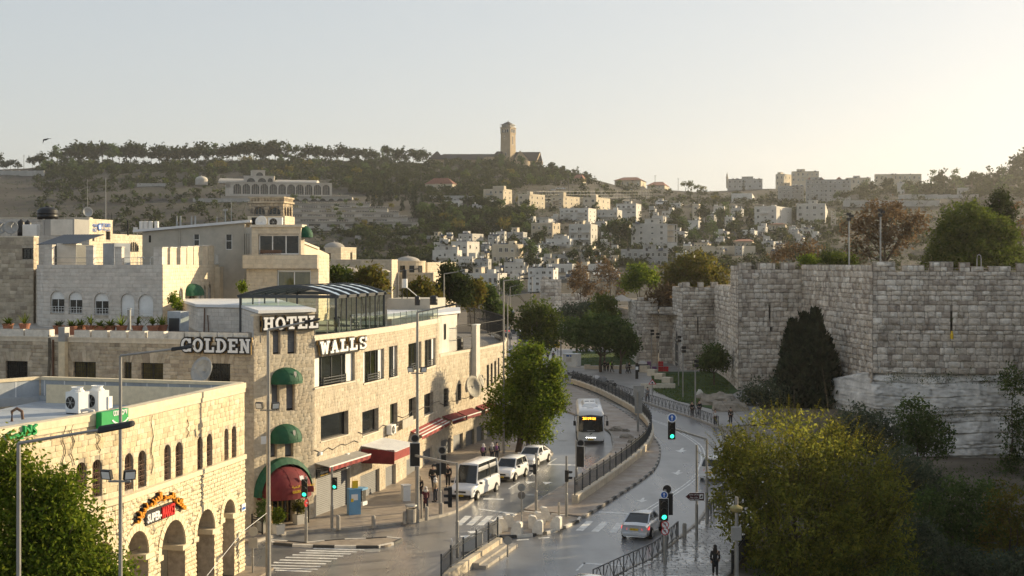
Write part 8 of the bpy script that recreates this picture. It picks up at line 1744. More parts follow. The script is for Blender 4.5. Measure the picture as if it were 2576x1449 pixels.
# street furniture
horn_mat=M('dull_yellow_horn',(.3,.25,.1),.6,amt=.3)
def bar_obj(name,mat,th,*bars):
 m=MB()
 for a,b,w in bars:m.bar(a,b,w)
 return m.build(name,mat,th)
UPV=Vector((0,0,1))
def floods(th,p,s=.42):
 for k,(dx,dy,az)in enumerate(((-.38,-.1,-2.0),(.38,-.15,-1.0))):
  c=p+Vector((dx,dy,0)); d=Vector((math.cos(az),math.sin(az),-.25)).normalized(); m=MB(); m.bar(c,c+d*.14,s,s*.8); o=m.build('floodlight',iron,th); m=MB(); m.bar(c+d*.141,c+d*.15,s*.82,s*.62); m.build('lamp_face',flood_face,o)
 bar_obj('bracket',pole_mat,th,(p+Vector((-.4,0,-.28)),p+Vector((.4,0,-.28)),.07))
def lamp(lab,u,Y,v_top,u_tip,v_tip,zb=0,fl=None,r=.09):
 b=Vector((*P2(u,Y),zb)); th=thing('street_lamp',b,lab,'street lamp','tall street lamps'); zt=CH+(VH-v_top)/F*Y; top=Vector((b.x,Y,zt)); tip=W(u_tip,v_tip,Y-.6); m=MB(); m.tube([b,b.lerp(top,.32),b.lerp(top,.325),top],[r*1.25,r*1.2,r,r*.7],10); m.build('pole',pole_mat,th)
 d=(tip-top).normalized(); L=(tip-top).length; m=MB(); m.tube([top,top.lerp(tip,.72)],[r*.6,r*.45],8); m.build('arm',pole_mat,th); a=top.lerp(tip,.7); sd=Vector((0,.17,0)); up2=Vector((0,0,.07))
 m=MB(); m.hexa([a-sd*.6-up2,tip-sd-up2*.6,tip+sd-up2*.6,a+sd*.6-up2,a-sd*.4+up2,tip-sd*.5+up2,tip+sd*.5+up2,a+sd*.4+up2]); m.build('lamp_head',iron,th,bevel=.03)
 if fl:floods(th,Vector((b.x,Y-.1,CH+(VH-fl)/F*Y)))
 return th
lamp('nearest street lamp at the left edge with its arm over the tree',47,25.6,1115,336,1067,r=.055); lamp('street lamp with two floodlights before the supermarket arches',303,48,895,487,872,fl=1190,r=.075)
l3=lamp('street lamp before the hotel entrance with floodlights and a camera',675,69.5,830,805,803,fl=1018,r=.115); lamp('street lamp in front of the hotel windows by the litter bin',1050,87.3,785,1150,765,fl=928,r=.115)
lamp('tall street lamp in front of the sunlit middle tree',1267,118,706,1330,700,fl=1012); lamp('street lamp with a bird on its arm at the bend',1277,150,745,1357,734); lamp('bare-topped tall pole before the olive roadside tree',1338,214,695,1346,694); lamp('distant thin lamp post over the shop railing',1256,230,655,1262,654); lamp('lamp post behind the round drum building',1117,150,689,1170,681); lamp('lamp post left of the round drum',1002,165,682,1055,676); lamp('small lamp post at the far end of the street',1283,270,722,1306,716)
def sig(th,p,n,w=.34,h=1.0,lit=None,board=True,face=(0,-1,0)):
 f=Vector(face).normalized(); s=f.cross(UPV); m=MB(); c=p; m.bar(c-UPV*h/2,c+UPV*h/2,w,.22,f); hd=m.build('signal_head',black_board,th)
 if board:m=MB(); m.hexa([c-f*.12+s*a*w*.72+UPV*b*h*.58-f*k for k in(-.008,.008)for a,b in((-1,-1),(1,-1),(1,1),(-1,1))]); m.build('backboard',sign_white,hd); m=MB(); m.hexa([c-f*.1+s*a*w*.66+UPV*b*h*.555-f*k for k in(-.02,.05)for a,b in((-1,-1),(1,-1),(1,1),(-1,1))]); m.build('backplate',black_board,hd)
 for k in range(n):
  q=c+UPV*(h*(.5-(k+.5)/n))+f*.115; m=MB(); m.disc(q,f,w*.36,.02,14); m.build('lens',lit if lit and k==n-1 else iron,hd); m=MB()
  for j in range(6):t0,t1=math.pi*j/6,math.pi*(j+1)/6; r=w*.42; m.quad(*[q+s*r*math.cos(t)+UPV*r*math.sin(t)+f*e for t,e in((t0,0),(t1,0),(t1,.24),(t0,.24))])
  m.build('visor',black_board,hd)
def rsign(th,c,r,mat,face=(0,-1,0),name='sign_disc',rim=None):
 f=Vector(face).normalized(); m=MB(); m.disc(c,f,r,.03,22); o=m.build(name,rim or mat,th)
 if rim:m=MB(); m.disc(c+f*.018,f,r*.78,.01,22); m.build('sign_face',mat,o)
 return o
def arrow(o,c,s,mat,turn=0):
 m=MB()
 if not turn:m.hexa([c+Vector(q)*s for q in((-.12,-.03,-.7),(.12,-.03,-.7),(.12,0,-.7),(-.12,0,-.7),(-.12,-.03,.2),(.12,-.03,.2),(.12,0,.2),(-.12,0,.2))]); m.quad(c+Vector((-.4,-.03,.1))*s,c+Vector((.4,-.03,.1))*s,c+Vector((0,-.03,.75))*s)
 else:
  m.bar(c+Vector((.15,-.02,-.5))*s,c+Vector((.15,-.02,.3))*s,.16*s,.02); m.bar(c+Vector((.2,-.02,.3))*s,c+Vector((-.25,-.02,.3))*s,.16*s,.02); m.quad(c+Vector((-.25,-.03,.6))*s,c+Vector((-.25,-.03,0))*s,c+Vector((-.6,-.03,.3))*s)
  if turn==2:m.bar(c+Vector((-.28,-.02,.3))*s,c+Vector((-.28,-.02,-.2))*s,.16*s,.02)
 m.build('arrow',mat,o)
def post(name,lab,u,vb,v_top,cat='traffic light',r=.075,zb=.1,two=True):
 b=G(u,vb,zb); th=thing(name,b,lab,cat); zt=CH+(VH-v_top)/F*b.y; t=Vector((b.x,b.y,zt)); m=MB(); m.tube([b,b.lerp(t,.38),b.lerp(t,.39),t]if two else[b,t],[r*1.3,r*1.3,r,r]if two else r,10); m.build('pole',pole_mat,th); return th,b,zt
zz_=lambda v,Y:CH+(VH-v)/F*Y
th,b,zt=post('traffic_light','traffic light hung on a long arm over the curving road, green lit',1778,1317,1105); Y=b.y; t=Vector((b.x,Y,zt)); e=W(1693,1079,Y); bar_obj('mast_arm',pole_mat,th,(t,e,.12)); c=W(1690,1083,Y-.3); sig(th,c,3,.36,1.05,lit_green); o=rsign(th,W(1690.5,1051,Y-.3),.3,sign_blue,rim=sign_white); arrow(o,W(1690.5,1051,Y-.36),.24,sign_white)
th,b,zt=post('traffic_light','traffic light with blue arrow and two prohibition signs on the lower pavement',1673,1421,1232); Y=b.y; sig(th,W(1670,1283,Y-.3),3,.38,1.1,lit_green); sig(th,W(1684,1268,Y+.3),3,.36,1.2,None,False,(0,1,0)); rsign(th,W(1678,1231,Y+.25),.24,black_board)
o=rsign(th,W(1670.5,1245,Y-.3),.22,sign_blue,rim=sign_white); arrow(o,W(1670.5,1245,Y-.36),.17,sign_white)
for v,mt,k in((1320,sign_red,1),(1336.5,sign_red,2)):
 o=rsign(th,W(1673,v,Y-.25),.22,sign_white,rim=mt); arrow(o,W(1673,v,Y-.3),.17,black_board,k); bar_obj('slash',mt,o,(W(1668,v-6,Y-.3),W(1678,v+6,Y-.3),.03))
th,b,zt=post('direction_sign','brown arrow sign to the Golden Walls on a tall thin pole',1752.5,1360,1119,'sign',.07); Y=b.y-.15; m=MB(); q=[W(a,c,Y)for a,c in((1723,1249),(1735,1239),(1772,1239),(1772,1260),(1735,1260))]; m.add(q+[p+Vector((0,.05,0))for p in q],[(0,1,2,3,4),(5,6,7,8,9)]+[(i,(i+1)%5,5+(i+1)%5,5+i)for i in range(5)]); bd=m.build('board_edge',sign_white,th); m=MB(); m.quad(*[W(a,c,Y-.01)for a,c in((1725,1249),(1735.6,1240),(1771,1240),(1771,1259),(1735.6,1259))]); m.build('board_face',sign_brown,bd)
X1=Vector((1,0,0)); pxm=Y/F
for tx_,v,hh,w_ in((hebrew('גולדן וולס'),1247.5,.13,24),(arabic('جولدن وولز'),1253,.11,21),('Golden Walls',1258.3,.1,26)):text(tx_,W(1746-w_/2,v,Y-.02),X1,UPV,w_*pxm,hh,sign_white,bd,depth=.005)
m=MB(); m.quad(*[W(a,c,Y-.02)for a,c in((1759.5,1243),(1769,1243),(1769,1255),(1759.5,1255))]); m.build('pictogram',sign_white,bd); m=MB(); m.quad(*[W(a,c,Y-.03)for a,c in((1761,1251),(1765,1246),(1768,1248),(1764,1253))]); m.build('pictogram_mark',black_board,bd)
th,b,zt=post('traffic_light','mast-arm traffic light pole at the near corner, heads turned away',1150,1403,1164); Y=b.y; t=Vector((b.x,Y,zt-.1)); e=W(1046,1146,84); bar_obj('mast_arm',pole_mat,th,(t,e,.13)); sig(th,W(1132,1250,Y),3,.34,1.15,None,False,(-1,-.1,0)); sig(th,W(1044,1143,84.2),3,.45,1.3,None,True,(0,1,0)); rsign(th,W(1044,1103,84.2),.28,black_board,rim=sign_back)
th,b,zt=post('traffic_light','pedestrian traffic light among the people by the minibus',1107,1294,1142); Y=b.y; sig(th,W(1115,1168,Y+.1),3,.4,1.3,None,False,(0,1,0)); rsign(th,W(1112,1133,Y),.28,black_board,rim=sign_back); sig(th,W(1102,1180,Y),2,.34,.8,None,False,(-1,0,0))
th,b,zt=post('traffic_light','leaning pole with a green walking-man light by the hotel door',770,1365,1199); Y=b.y; sig(th,W(766,1228,Y-.2),3,.34,1.05,lit_green,False); o=rsign(th,W(771,1265,Y-.1),.24,sign_red,(.9,-.4,0)); bar_obj('bar',sign_white,o,(W(769,1265,Y-.14),W(773,1265,Y-.14),.08)); m=MB(); m.box(W(781,1230,Y+.1),(.4,.06,.36)); m.build('side_sign',stripe_cloth,th)
th,b,zt=post('traffic_light','walking-man light pole before the dark shop shutter',835,1331,1175); Y=b.y; sig(th,W(842,1216,Y-.1),2,.3,.75,lit_green,False)
th,b,zt=post('traffic_light','traffic light on the median in front of the bus',1450,1222,1108); Y=b.y; sig(th,W(1460.5,1148,Y),3,.45,1.4,None,True,(.3,1,0)); rsign(th,W(1460.5,1115,Y),.3,black_board,rim=sign_back)
th,b,zt=post('traffic_light','small traffic light pole at the near end of the median',1425,1301,1147); sig(th,W(1426,1197,b.y),2,.34,.75,None,False,(1,-.2,0))
th,b,zt=post('traffic_light','small traffic light pole left of the median fence end',1348.5,1294,1140); sig(th,W(1345,1180,b.y),2,.26,.65,None,False,(-1,0,0))
th,b,zt=post('sign_post','pole with two round grey sign backs on the corner island',1312,1344,1222,'sign post',.045); rsign(th,W(1312,1226,b.y+.06),.25,sign_back); rsign(th,W(1312,1246,b.y+.06),.24,dark_mortar)
th,b,zt=post('sign_post','short pole with one round sign back beside the near fence',1277,1401,1352,'sign post',.045); rsign(th,W(1277.5,1360,b.y-.06),.24,sign_back)
th,b,zt=post('sign_post','pole with round and square sign backs beside the market corner',636,1446,1325,'sign post',.045,0); rsign(th,W(636.5,1337,b.y-.06),.26,plaster); m=MB(); m.box(W(636.5,1366,b.y-.06),(.5,.03,.55)); m.build('sign_plate',plaster,th)
th,b,zt=post('sign_post','slim sign seen edge-on beside the mast-arm pole',1135.5,1406,1358,'sign post',.04); rsign(th,W(1135.5,1363,b.y),.2,sign_white,(1,.3,0))
th,b,zt=post('sign_board','large grey board seen from behind on the far road edge',1605,1086,985,'sign',.09); m=MB(); m.box(W(1607,985,b.y+.1),(1.1,.05,1.15)); m.build('board',sign_back,th); m=MB(); m.box(W(1606,1020,b.y+.1),(.75,.05,1.6)); m.build('lower_board',sign_back,th)
th,b,zt=post('warning_sign','red-rimmed triangle warning sign at the lawn corner',1641,996,958,'sign',.05); Y=b.y-.1; m=MB(); m.add([W(1630.5,967,Y),W(1651.5,967,Y),W(1641,953.5,Y)],[(0,1,2)]); o=m.build('triangle',sign_red,th); m=MB(); m.add([W(1634,965.2,Y-.02),W(1648,965.2,Y-.02),W(1641,956.5,Y-.02)],[(0,1,2)]); m.build('sign_face',sign_white,o); m=MB(); m.disc(W(1641,962.5,Y-.04),(0,1,0),.12,.01,12); m.build('symbol',black_board,o)
th=thing('totem',G(1602,953,.13),'black information totem standing alone on the plaza','totem'); b=G(1602,953,.13); m=MB(); m.box(b+Vector((0,0,1.15)),(.42,.25,2.3)); m.build('body',black_board,th); m=MB(); m.box(b+Vector((0,-.13,1.55)),(.4,.02,.45)); m.build('panel',sign_white,th)
th,b,zt=post('siren_post','dark post with a yellow loudspeaker lamp beside the bushy tree',1853,1452,1250,'post',.09); Y=b.y; m=MB(); c=W(1852,1277,Y-.1); m.lathe([(.05,.16),(.3,.06),(.36,0),(.32,-.16),(.2,-.24),(0,-.24)],c,14); m.build('lamp_head',horn_mat,th); m=MB(); m.box(W(1852,1342,Y-.2),(.52,.3,.7)); m.build('control_box',sign_back,th)
for u,vt,vb,lab in((1639,832,941,'floodlight pole leftmost by the plain wall tower'),(1653,840,935,'floodlight pole second from the left near the vendor stall'),(1707,848,972,'floodlight pole at the edge of the lawn by the gate'),(1718,874,1001,'floodlight pole right of the gate pole on the lawn'),(1749,908,1040,'rightmost floodlight pole at the foot of the lawn')):
 th,b,zt=post('floodlight_pole',lab,u,vb,vt,'floodlight',.08,two=False); [(lambda c:(m:=MB(),m.box(c,(.5,.25,.35),.3),m.build('floodlight',iron,th)))(Vector((b.x+.1,b.y-.1,zt-k*.5)))for k in range(2)]
for u,vt,lab in((2136,537,'left floodlight mast on the wall top before the rust-leaved tree'),(2215,527,'right floodlight mast on the wall top before the rust-leaved tree')):
 p=Vector((*P2(u,180),13)); th=thing('floodlight_mast',p,lab,'floodlight'); zt=zz_(vt,180); m=MB(); m.tube([p,p+UPV*(zt-13)],.11,8); m.build('pole',galv,th); [(m:=MB(),m.box((p.x+dx,p.y-.2,zt-dz),(.55,.3,.4),.5),m.build('floodlight',iron,th))for dx,dz in((-.1,.1),(.25,.35),(-.1,.8))]
th,b,zt=post('camera_pole','pale pole with two white cameras beside the white kiosk',1411,921,818,'camera pole',.1); [(m:=MB(),m.box((b.x+dx,b.y-.2,zt-.5),(.9,.25,.25),s),m.build('camera',white_paint,th))for dx,s in((-.8,.5),(.8,-.5))]
def xfence(name,lab,pts,h=1.0,step=1.25,mat=None,zb=.12):
 mat=mat or fence_grey; q=resample(pts,step); th=thing(name,q[0],lab,'fence'); Z=lambda p,z:Vector((p.x,p.y,zb+z))
 for i,p in enumerate(q):
  bar_obj('post',mat,th,(Z(p,0),Z(p,h),.07))
  if i<len(q)-1:n=q[i+1]; bar_obj('panel',mat,th,(Z(p,h),Z(n,h),.05),(Z(p,.15),Z(n,.15),.04),(Z(p,.15),Z(p.lerp(n,.5),h),.03),(Z(p.lerp(n,.5),h),Z(n,.15),.03),(Z(p.lerp(n,.33),.15),Z(p.lerp(n,.33),h),.025),(Z(p.lerp(n,.66),.15),Z(p.lerp(n,.66),h),.025))
Vx=lambda l:[Vector((*p,0))for p in l]
xfence('pedestrian_fence','steel cross-braced fence along the wet lower-right pavement',Vx([(4.2,69),(5.9,72),(8.1,75.8),(10.2,81.9)])); xfence('pedestrian_fence','short cross-braced fence beside the brown direction sign',Vx([(12.9,87.6),(14.2,92),(15.6,97.5),(17.5,105)]))
xfence('pedestrian_fence','long cross-braced fence along the far side of the curving road',[p+Vector((.25,.35,0))for p in pl])
def picket(name,lab,pts,zb,h,sp=.16,ps=2.2,mat=None):
 mat=mat or anthracite; th=thing(name,Vector((*pts[0].xy,zb)),lab,'railing'); m=MB(); n=MB()
 for p in resample(pts,sp):m.bar((p.x,p.y,zb+.05),(p.x,p.y,zb+h),.022)
 m.build('bars',mat,th)['kind']='stuff'; q=resample(pts,ps)
 for i,p in enumerate(q):
  bar_obj('post',mat,th,((p.x,p.y,zb),(p.x,p.y,zb+h+.15),.09))
  if i<len(q)-1:r=q[i+1]; bar_obj('rail',mat,th,*[((p.x,p.y,zb+z),(r.x,r.y,zb+z),.045)for z in(.12,h-.18,h-.02)])
picket('median_railing','dark picket railing curving along the median wall',wl,.74,1.1)
nf=[G(1110,1480),G(1140,1449),G(1252,1376)]; picket('corner_railing','picket railing on the low wall at the bottom centre',nf,.6,1.05)
cw_=thing('corner_wall',nf[1],'sunlit low stone wall with steps under the near railing','wall'); fq=Fac(G(1118,1478).xy,G(1264,1378).xy); [fq.bb(fq.L*k/9,fq.L*(k+1)/9-.02,0,.6,-.35,.0,'block',hotel_stone,cw_)for k in range(9)]; [fq.bb(fq.L*.45,fq.L+.5*k,0,.3-k*.12,k*.4,.4+k*.4,'step',kerb_mat,cw_)for k in range(2)]
picket('pavement_railing','dark railing along the right edge of the wet pavement',Vx([(11.95,72.4),(15.3,82.9),(18.4,92),(22,103)]),.1,1.15,.14,2,iron)
picket('door_railing','short black railing right of the hotel entrance planter',[Vector((*P2(748,86),0)),Vector((*P2(776,86.6),0))],.13,1.0,.12,1.4,iron); picket('door_railing','short black railing left of the hotel entrance',[Vector((*P2(634,83.5),0)),Vector((*P2(660,82.8),0))],.13,1.0,.12,1.4,iron)
bo=MB(); bo.lathe([(.13,0),(.13,.8),(.1,.9),(0,.92)],(0,0,0),12); bom=bo.build('bollard',kerb_mat)
for k,(u,v,s,lab)in enumerate(((851,1332,1,'stone bollard right of the walking-man pole'),(939.5,1327,.85,'stone bollard in front of the blue kiosk'),(1018,1318,.9,'stone bollard left of the litter bin'),(1073,1309,1,'stone bollard right of the litter bin'),(1110,1295,.9,'stone bollard beside the pedestrian signal'),(1061,1306,1.8,'taller slim bollard between bin and stone bollard'),(1722,1353,1,'dark steel bollard at the gap in the pavement fence'),(1406,1308,1.3,'slim dark post on the corner island'))):
 o=bom if k==0 else bom.copy(); k and C.objects.link(o); o.location=G(u,v,.12); o.scale=(1 if s<1.2 else.6,1 if s<1.2 else.6,s); tag(o,lab,'bollard','bollards along the pavements')
wb=MB(); pr=[(-.3,0),(.3,0),(.3,.35),(.1,.75),(-.2,.8),(-.3,.7)]; wb.add([(x,-.3,z)for x,z in pr]+[(x,.3,z)for x,z in pr],[(0,1,2,3,4,5),(11,10,9,8,7,6)]+[(i,(i+1)%6,6+(i+1)%6,6+i)for i in range(6)]); wbo=wb.build('stone_block',white_block,bevel=.03)
for k,(x,y,a,lab)in enumerate(((283,1160,.6,'white stone block nearest the near railing end'),(331,1142,.2,'white stone block second along the island edge'),(378,1115,.3,'white stone block third along the island edge'),(433,1168,2.9,'white stone block below the double sign pole'),(545,1124,0,'white stone block left of the middle pair'),(587,1098,.2,'white stone block between two others mid island'),(623,1072,.1,'white stone block with a reddish top'),(574,1157,3,'white stone block at the island front kerb'),(700,1130,2.8,'white stone block at the right corner of the island'))):
 o=wbo if k==0 else wbo.copy(); k and C.objects.link(o); o.location=G(*z3(x,y),.13); o.rotation_euler=(0,0,a); o.scale=(1,1,1 if k!=6 else 1.1); tag(o,lab,'stone block','white blocks on the corner island')
bn=G(1034,1316,.13); th=thing('litter_bin',bn,'round grey litter bin with a domed lid by the kerb','litter bin'); m=MB(); m.lathe([(.0,.05),(.32,.05),(.34,.95),(.3,.95),(.3,.9),(0,.9)],bn,18); m.build('body',kerb_mat,th); m=MB(); m.lathe([(.4,1.12),(.38,1.2),(0,1.25)],bn,18); m.build('lid',galv,th); bar_obj('lid_support',galv,th,*[(bn+Vector((x,0,.9)),bn+Vector((x,0,1.15)),.04)for x in(-.3,.3)])
ks=Vector((*P2(897,89.5),.13)); th=thing('blue_kiosk',ks,'blue public phone-like kiosk with a yellow sign on top','kiosk'); fk_=Fac((ks.x-.45,ks.y-.4),(ks.x+.3,ks.y-.1)); fk2=Fac(fk_.B,(ks.x+.6,ks.y+.55)); [fk_.bb(0,fk_.L,0,1.85,-.6,0,'body',blue_kiosk,th),fk2.bb(0,.7,1.72,1.86,-.6,.12,'hood',blue_kiosk,th),fk2.bb(.1,.62,.95,1.7,-.2,.02,'screen_recess',black_board,th),fk2.bb(.05,.66,.7,.95,0,.12,'shelf',white_paint,th),fk_.bb(.15,.6,1.1,1.5,0,.012,'notice',sign_white,th),fk_.bb(.12,.3,1.0,1.22,.012,.02,'notice_mark',plate_yellow,th),fk_.bb(.3,.68,1.86,2.35,-.4,-.25,'yellow_sign',plate_yellow,th)]
for u,v,w,h,lab in((1178,1386,.8,.8,'white utility cabinet nearest the bottom railing'),(1196,1376,.75,.85,'white utility cabinet behind the nearest one'),(1021,1262,.55,1.15,'pale utility cabinet by the second shop wall')):p=G(u,v,.05); th=thing('utility_cabinet',p,lab,'cabinet'); m=MB(); m.box(p+UPV*h/2,(w,.5,h),.4); m.build('casing',white_paint,th,bevel=.02); m=MB(); m.box(p+UPV*(h+.03),(w+.08,.58,.06),.4); m.build('lid',white_paint,th)
for i,(u,v,s,lab)in enumerate(((1551,1083,.8,'long flat boulder highest on the median paving'),(1574,1085,.45,'small boulder beside the long flat one'),(1577,1101,.7,'dark boulder in the middle of the median paving'),(1598,1113,.75,'pale boulder closest to the median railing'),(1424,1017,.75,'boulder at the far tip of the median behind the bus'),(1770,1002,1.2,'flat rock on the lawn near the tower foot'),(1760,995,.5,'white upright stone standing on the lawn'),(1812,1018,2.6,'large tan rock outcrop under the big wall tower'),(1838,1032,2.2,'second tan rock outcrop beside the pavement'))):
 m=MB(); N,K=12,6
 for j in range(K+1):
  for k in range(N):a,e=2*math.pi*k/N,math.pi/2*(1-j/K*1.15); r=1+.35*noise.noise(Vector((math.cos(a)*2+i*7,math.sin(a)*2,e*2))); m.v.append((s*r*math.cos(a)*math.cos(e),.6*s*r*math.sin(a)*math.cos(e),s*(.5 if 'upright' not in lab else 1.4)*r*math.sin(e)))
 for j in range(K):
  for k in range(N):m.f.append((j*N+k,j*N+(k+1)%N,(j+1)*N+(k+1)%N,(j+1)*N+k)); m.m.append(0)
 o=m.build('boulder',white_block if 'white' in lab else boulder_mat); o.location=G(u,v,.15); tag(o,lab,'boulder','boulders by the road')
th=thing('white_kiosk',G(1432,924,.13),'white flat-roofed security kiosk on the plaza','kiosk'); f=Fac(P2(1416,217),P2(1450,216)); [f.bb(0,f.L,.1,2.1,-2,0,'wall',white_paint,th),f.bb(-.1,f.L+.1,2.1,2.2,-2.1,.1,'roof',white_paint,th),f.bb(.6,1.5,.9,1.6,0,.03,'window',offwhite,th),f.bb(.6,1.1,1.75,2.0,0,.03,'notice',sign_blue,th),f.bb(1.25,1.5,1.75,2.0,0,.03,'notice',sign_blue,th)]
th=thing('stone_steps',G(1655,960,.13),'stepped pale stone seats at the plaza corner by the lawn','steps'); [(m:=MB(),m.box(G(1622+k*19,938+k*9.5,0)+UPV*(.55-k*.06),(1.25,1.2,1.2),-.5),m.build('block',trim,th))for k in range(4)]; m=MB(); q=G(1655,978,.1); m.box(q+UPV*.35,(4.6,.5,.7),0); m.build('front_wall',trim,th)
th=thing('low_wall',G(1560,929,.13),'low stone seat wall along the far plaza edge','wall'); f=Fac(G(1470,931).xy,G(1600,931).xy); [f.bb(f.L*k/8,f.L*(k+1)/8-.04,.1,.65 if k%3 else.85,-.5,0,'block',trim,th)for k in range(8)]
for k,(u,v,mt,lab)in enumerate(((1634,932,cl_purple,'purple-pink crate at the left of the vendor row'),(1646,932,cl_purple,'second purple-pink crate of the vendor row'),(1634,924,cl_purple,'purple-pink crate stacked on the left crate'),(1662,932,sign_red,'red crate at the bottom of the red stack'),(1675,932,sign_red,'red crate right of the red stack'),(1662,924,sign_red,'red crate on top of the red stack'))):
 p=G(u,934,.13)+UPV*(.8 if v<930 else 0); th=thing('crate',p,lab,'crate','vendor crates by the wall'); [(m:=MB(),m.box(p+UPV*(.12+j*.25),(.75,.6,.2)),m.build('slat_band',mt,th))for j in range(3)]
th=thing('market_stall',G(1616,934,.13),'dark covered vendor stall with a white sack on top','stall'); p=G(1616,935,.13); m=MB(); m.box(p+UPV*.6,(1.7,.9,1.2)); m.build('table',iron,th); m=MB(); m.lathe([(.75,0),(.6,.3),(.2,.42),(0,.42)],p+UPV*1.2,10); m.build('sack',cl_white,th)
gz=Vector((*P2(1563,236),0)); th=thing('gazebo',gz,'small gazebo with a pyramid roof behind the yellow-green tree','gazebo'); z0,z1,zr=zz_(785,236),zz_(757,236),zz_(741,236); [bar_obj('post',galv,th,((gz.x+dx,gz.y+dy,z0-6),(gz.x+dx,gz.y+dy,z1),.14))for dx in(-1.8,1.8)for dy in(-1.8,1.8)]; m=MB(); m.lathe([(3.2,z1),(.05,zr)],gz,4,R(45),R(405)); m.build('roof',roof_dirt,th)
def slope_awning(lab,f,a0,a1,z,out,drop,mat,nstripe=0,top=None):
 th=thing('shop_awning',f.P((a0+a1)/2,z,0),lab,'awning'); n=nstripe or 1
 m=MB(); m.hexa([f.P(x,z-q-e,o)for e in(.04,0)for x,q,o in((a0,0,.02),(a1,0,.02),(a1,drop,out),(a0,drop,out))]); m.build('canvas',top or mat,th)
 for k in range(n):x0,x1=a0+(a1-a0)*k/n,a0+(a1-a0)*(k+1)/n; m=MB(); m.quad(f.P(x0,z-drop-.3,out+.01),f.P(x1,z-drop-.3-.05*(k%2),out+.01),f.P(x1,z-drop,out+.01),f.P(x0,z-drop,out+.01)); m.build('valance_strip',mat if k%2==0 else red_cloth,th)
 if mat is stripe_cloth and not top:
  for q in(.3,.65):m=MB(); m.quad(*[f.P(x,z-drop*t+.004,.02+(out-.02)*t)for x,t in((a0,q),(a1,q),(a1,q+.12),(a0,q+.12))]); m.build('white_band',curtain_white,th)
 m=MB(); m.bar(f.P(a0,z-drop,out),f.P(a1,z-drop,out),.08); m.build('front_bar',white_paint,th); return th
f0,f1,f2_=fM; slope_awning('red striped awning over the Halawani electricity shop',f0,f0.su(791),min(f0.su(897),f0.L),3.75,1.1,.2,stripe_cloth,15,sign_back)
hs_=thing('shop_sign',f0.P(f0.su(830),3,.1),'dark shop board with yellow Arabic lettering over the closed shutter','sign'); a0,a1=f0.su(794),f0.su(880); f0.bb(a0,a1,2.72,3.3,.02,.1,'board',black_board,hs_); d3=Vector((*f0.d,0)); L=a1-a0; text('Halawani',f0.P(a0+.1*L,2.92,.11),d3,UPV,L*.2,.16,sign_white,hs_); text('Electricity',f0.P(a0+.1*L,2.76,.11),d3,UPV,L*.2,.12,plate_yellow,hs_); text(arabic('كهرباء الحلواني'),f0.P(a0+.35*L,2.85,.11),d3,UPV,L*.45,.38,plate_yellow,hs_); f0.bb(a0+.86*L,a0+.98*L,2.74,3.3,.1,.115,'logo_panel',sign_white,hs_); text('H',f0.P(a0+.875*L,3.04,.12),d3,UPV,L*.04,.2,black_board,hs_); text('OT',f0.P(a0+.875*L,2.82,.12),d3,UPV,L*.09,.17,black_board,hs_)
f0.bb(a0+.92*L,a0+.97*L,3.04,3.24,.115,.12,'logo_mark',red_letters,hs_)
cn=thing('canopy',f1.P(1,3.4,1),'maroon box canopy with a pale corrugated roof over the second shop','awning'); c0,c1=max(.1,f1.su(908)),f1.su(908)+4.6; f1.bb(c0,c0+.06,2.75,3.75,0,2.5,'side_panel',red_cloth,cn); f1.bb(c0,c1,3.0,3.6,2.45,2.52,'front_panel',stripe_cloth,cn); m=MB()
for k in range(16):x=c0+(c1-c0)*k/16; m.hexa([f1.P(x,3.62,2.6),f1.P(x+(c1-c0)/17,3.62,2.6),f1.P(x+(c1-c0)/17,3.95,0),f1.P(x,3.95,0),f1.P(x,3.66,2.6),f1.P(x+(c1-c0)/17,3.66,2.6),f1.P(x+(c1-c0)/17,4.0,0),f1.P(x,4.0,0)])
m.build('roof_sheets',roof_white,cn)
for f,u0,u1,mt,n,lab in((f2_,1032,1088,stripe_cloth,9,'red and white striped awning over the middle shops'),(f2_,1090,1104,stripe_cloth,5,'short striped awning at the end of the hotel shops'),(fSh[0],1112,1146,red_cloth,0,'dark maroon awning left of the big dishes'),(fSh[0],1150,1186,red_cloth,0,'dark maroon awning below the big dishes'),(fSh[1],1190,1232,red_cloth,0,'dark maroon awning nearest the tree')):
 slope_awning(lab,f,max(0,f.su(u0)),min(f.L,f.su(u1)),3.6,.95,.35,mt,n)
dish(fSh[0].P(fSh[0].su(1165),5.2,.8),(.75,-.6,.25),1.0,'large pale satellite dish on the shop building wall',plaster,pole=.5); dish(fSh[0].P(fSh[0].su(1186),5.6,.8),(.9,-.2,.3),.6,'smaller dish with a bright drum beside the large one',plaster,pole=.5)
ac_unit(f1.P(f1.su(975),4.1,.3),math.atan2(f1.d.y,f1.d.x),'white air conditioner on the wall above the maroon canopy',(1.0,.4,.75)); m=MB(); f2_.box(m,.2,3.4,4.2,4.9,.3,.36); tag(m.build('old_shop_sign',plaster),'faded tilted sign board above the middle shops','sign')
rgc=random.Random(6)
for fx,z,lab in((f0,4.6,'black cable sagging along the hotel wall above the first shop'),(f1,5.0,'black cable sagging along the hotel wall above the maroon canopy'),(f2_,5.2,'black cable sagging along the hotel wall above the striped awning'),(fSh[0],4.8,'black cable sagging along the shop building wall')):
 m=MB(); m.tube([fx.P(fx.L*k/10,z-.25*abs(math.sin(k*1.1))+rgc.uniform(-.05,.05),.05)for k in range(11)],.025,4); tag(m.build('wall_cable',iron),lab,'cable')
m=MB(); m.tube([W(800,1404,70.5),W(600,1372,70),W(614,1318,69.4)]if 0 else[W(520,1449,62),W(610,1338,66),W(672,1290,69.4)],.015,4); tag(m.build('guy_wire',white_paint),'thin pale wire slanting up to the hotel street lamp','wire')
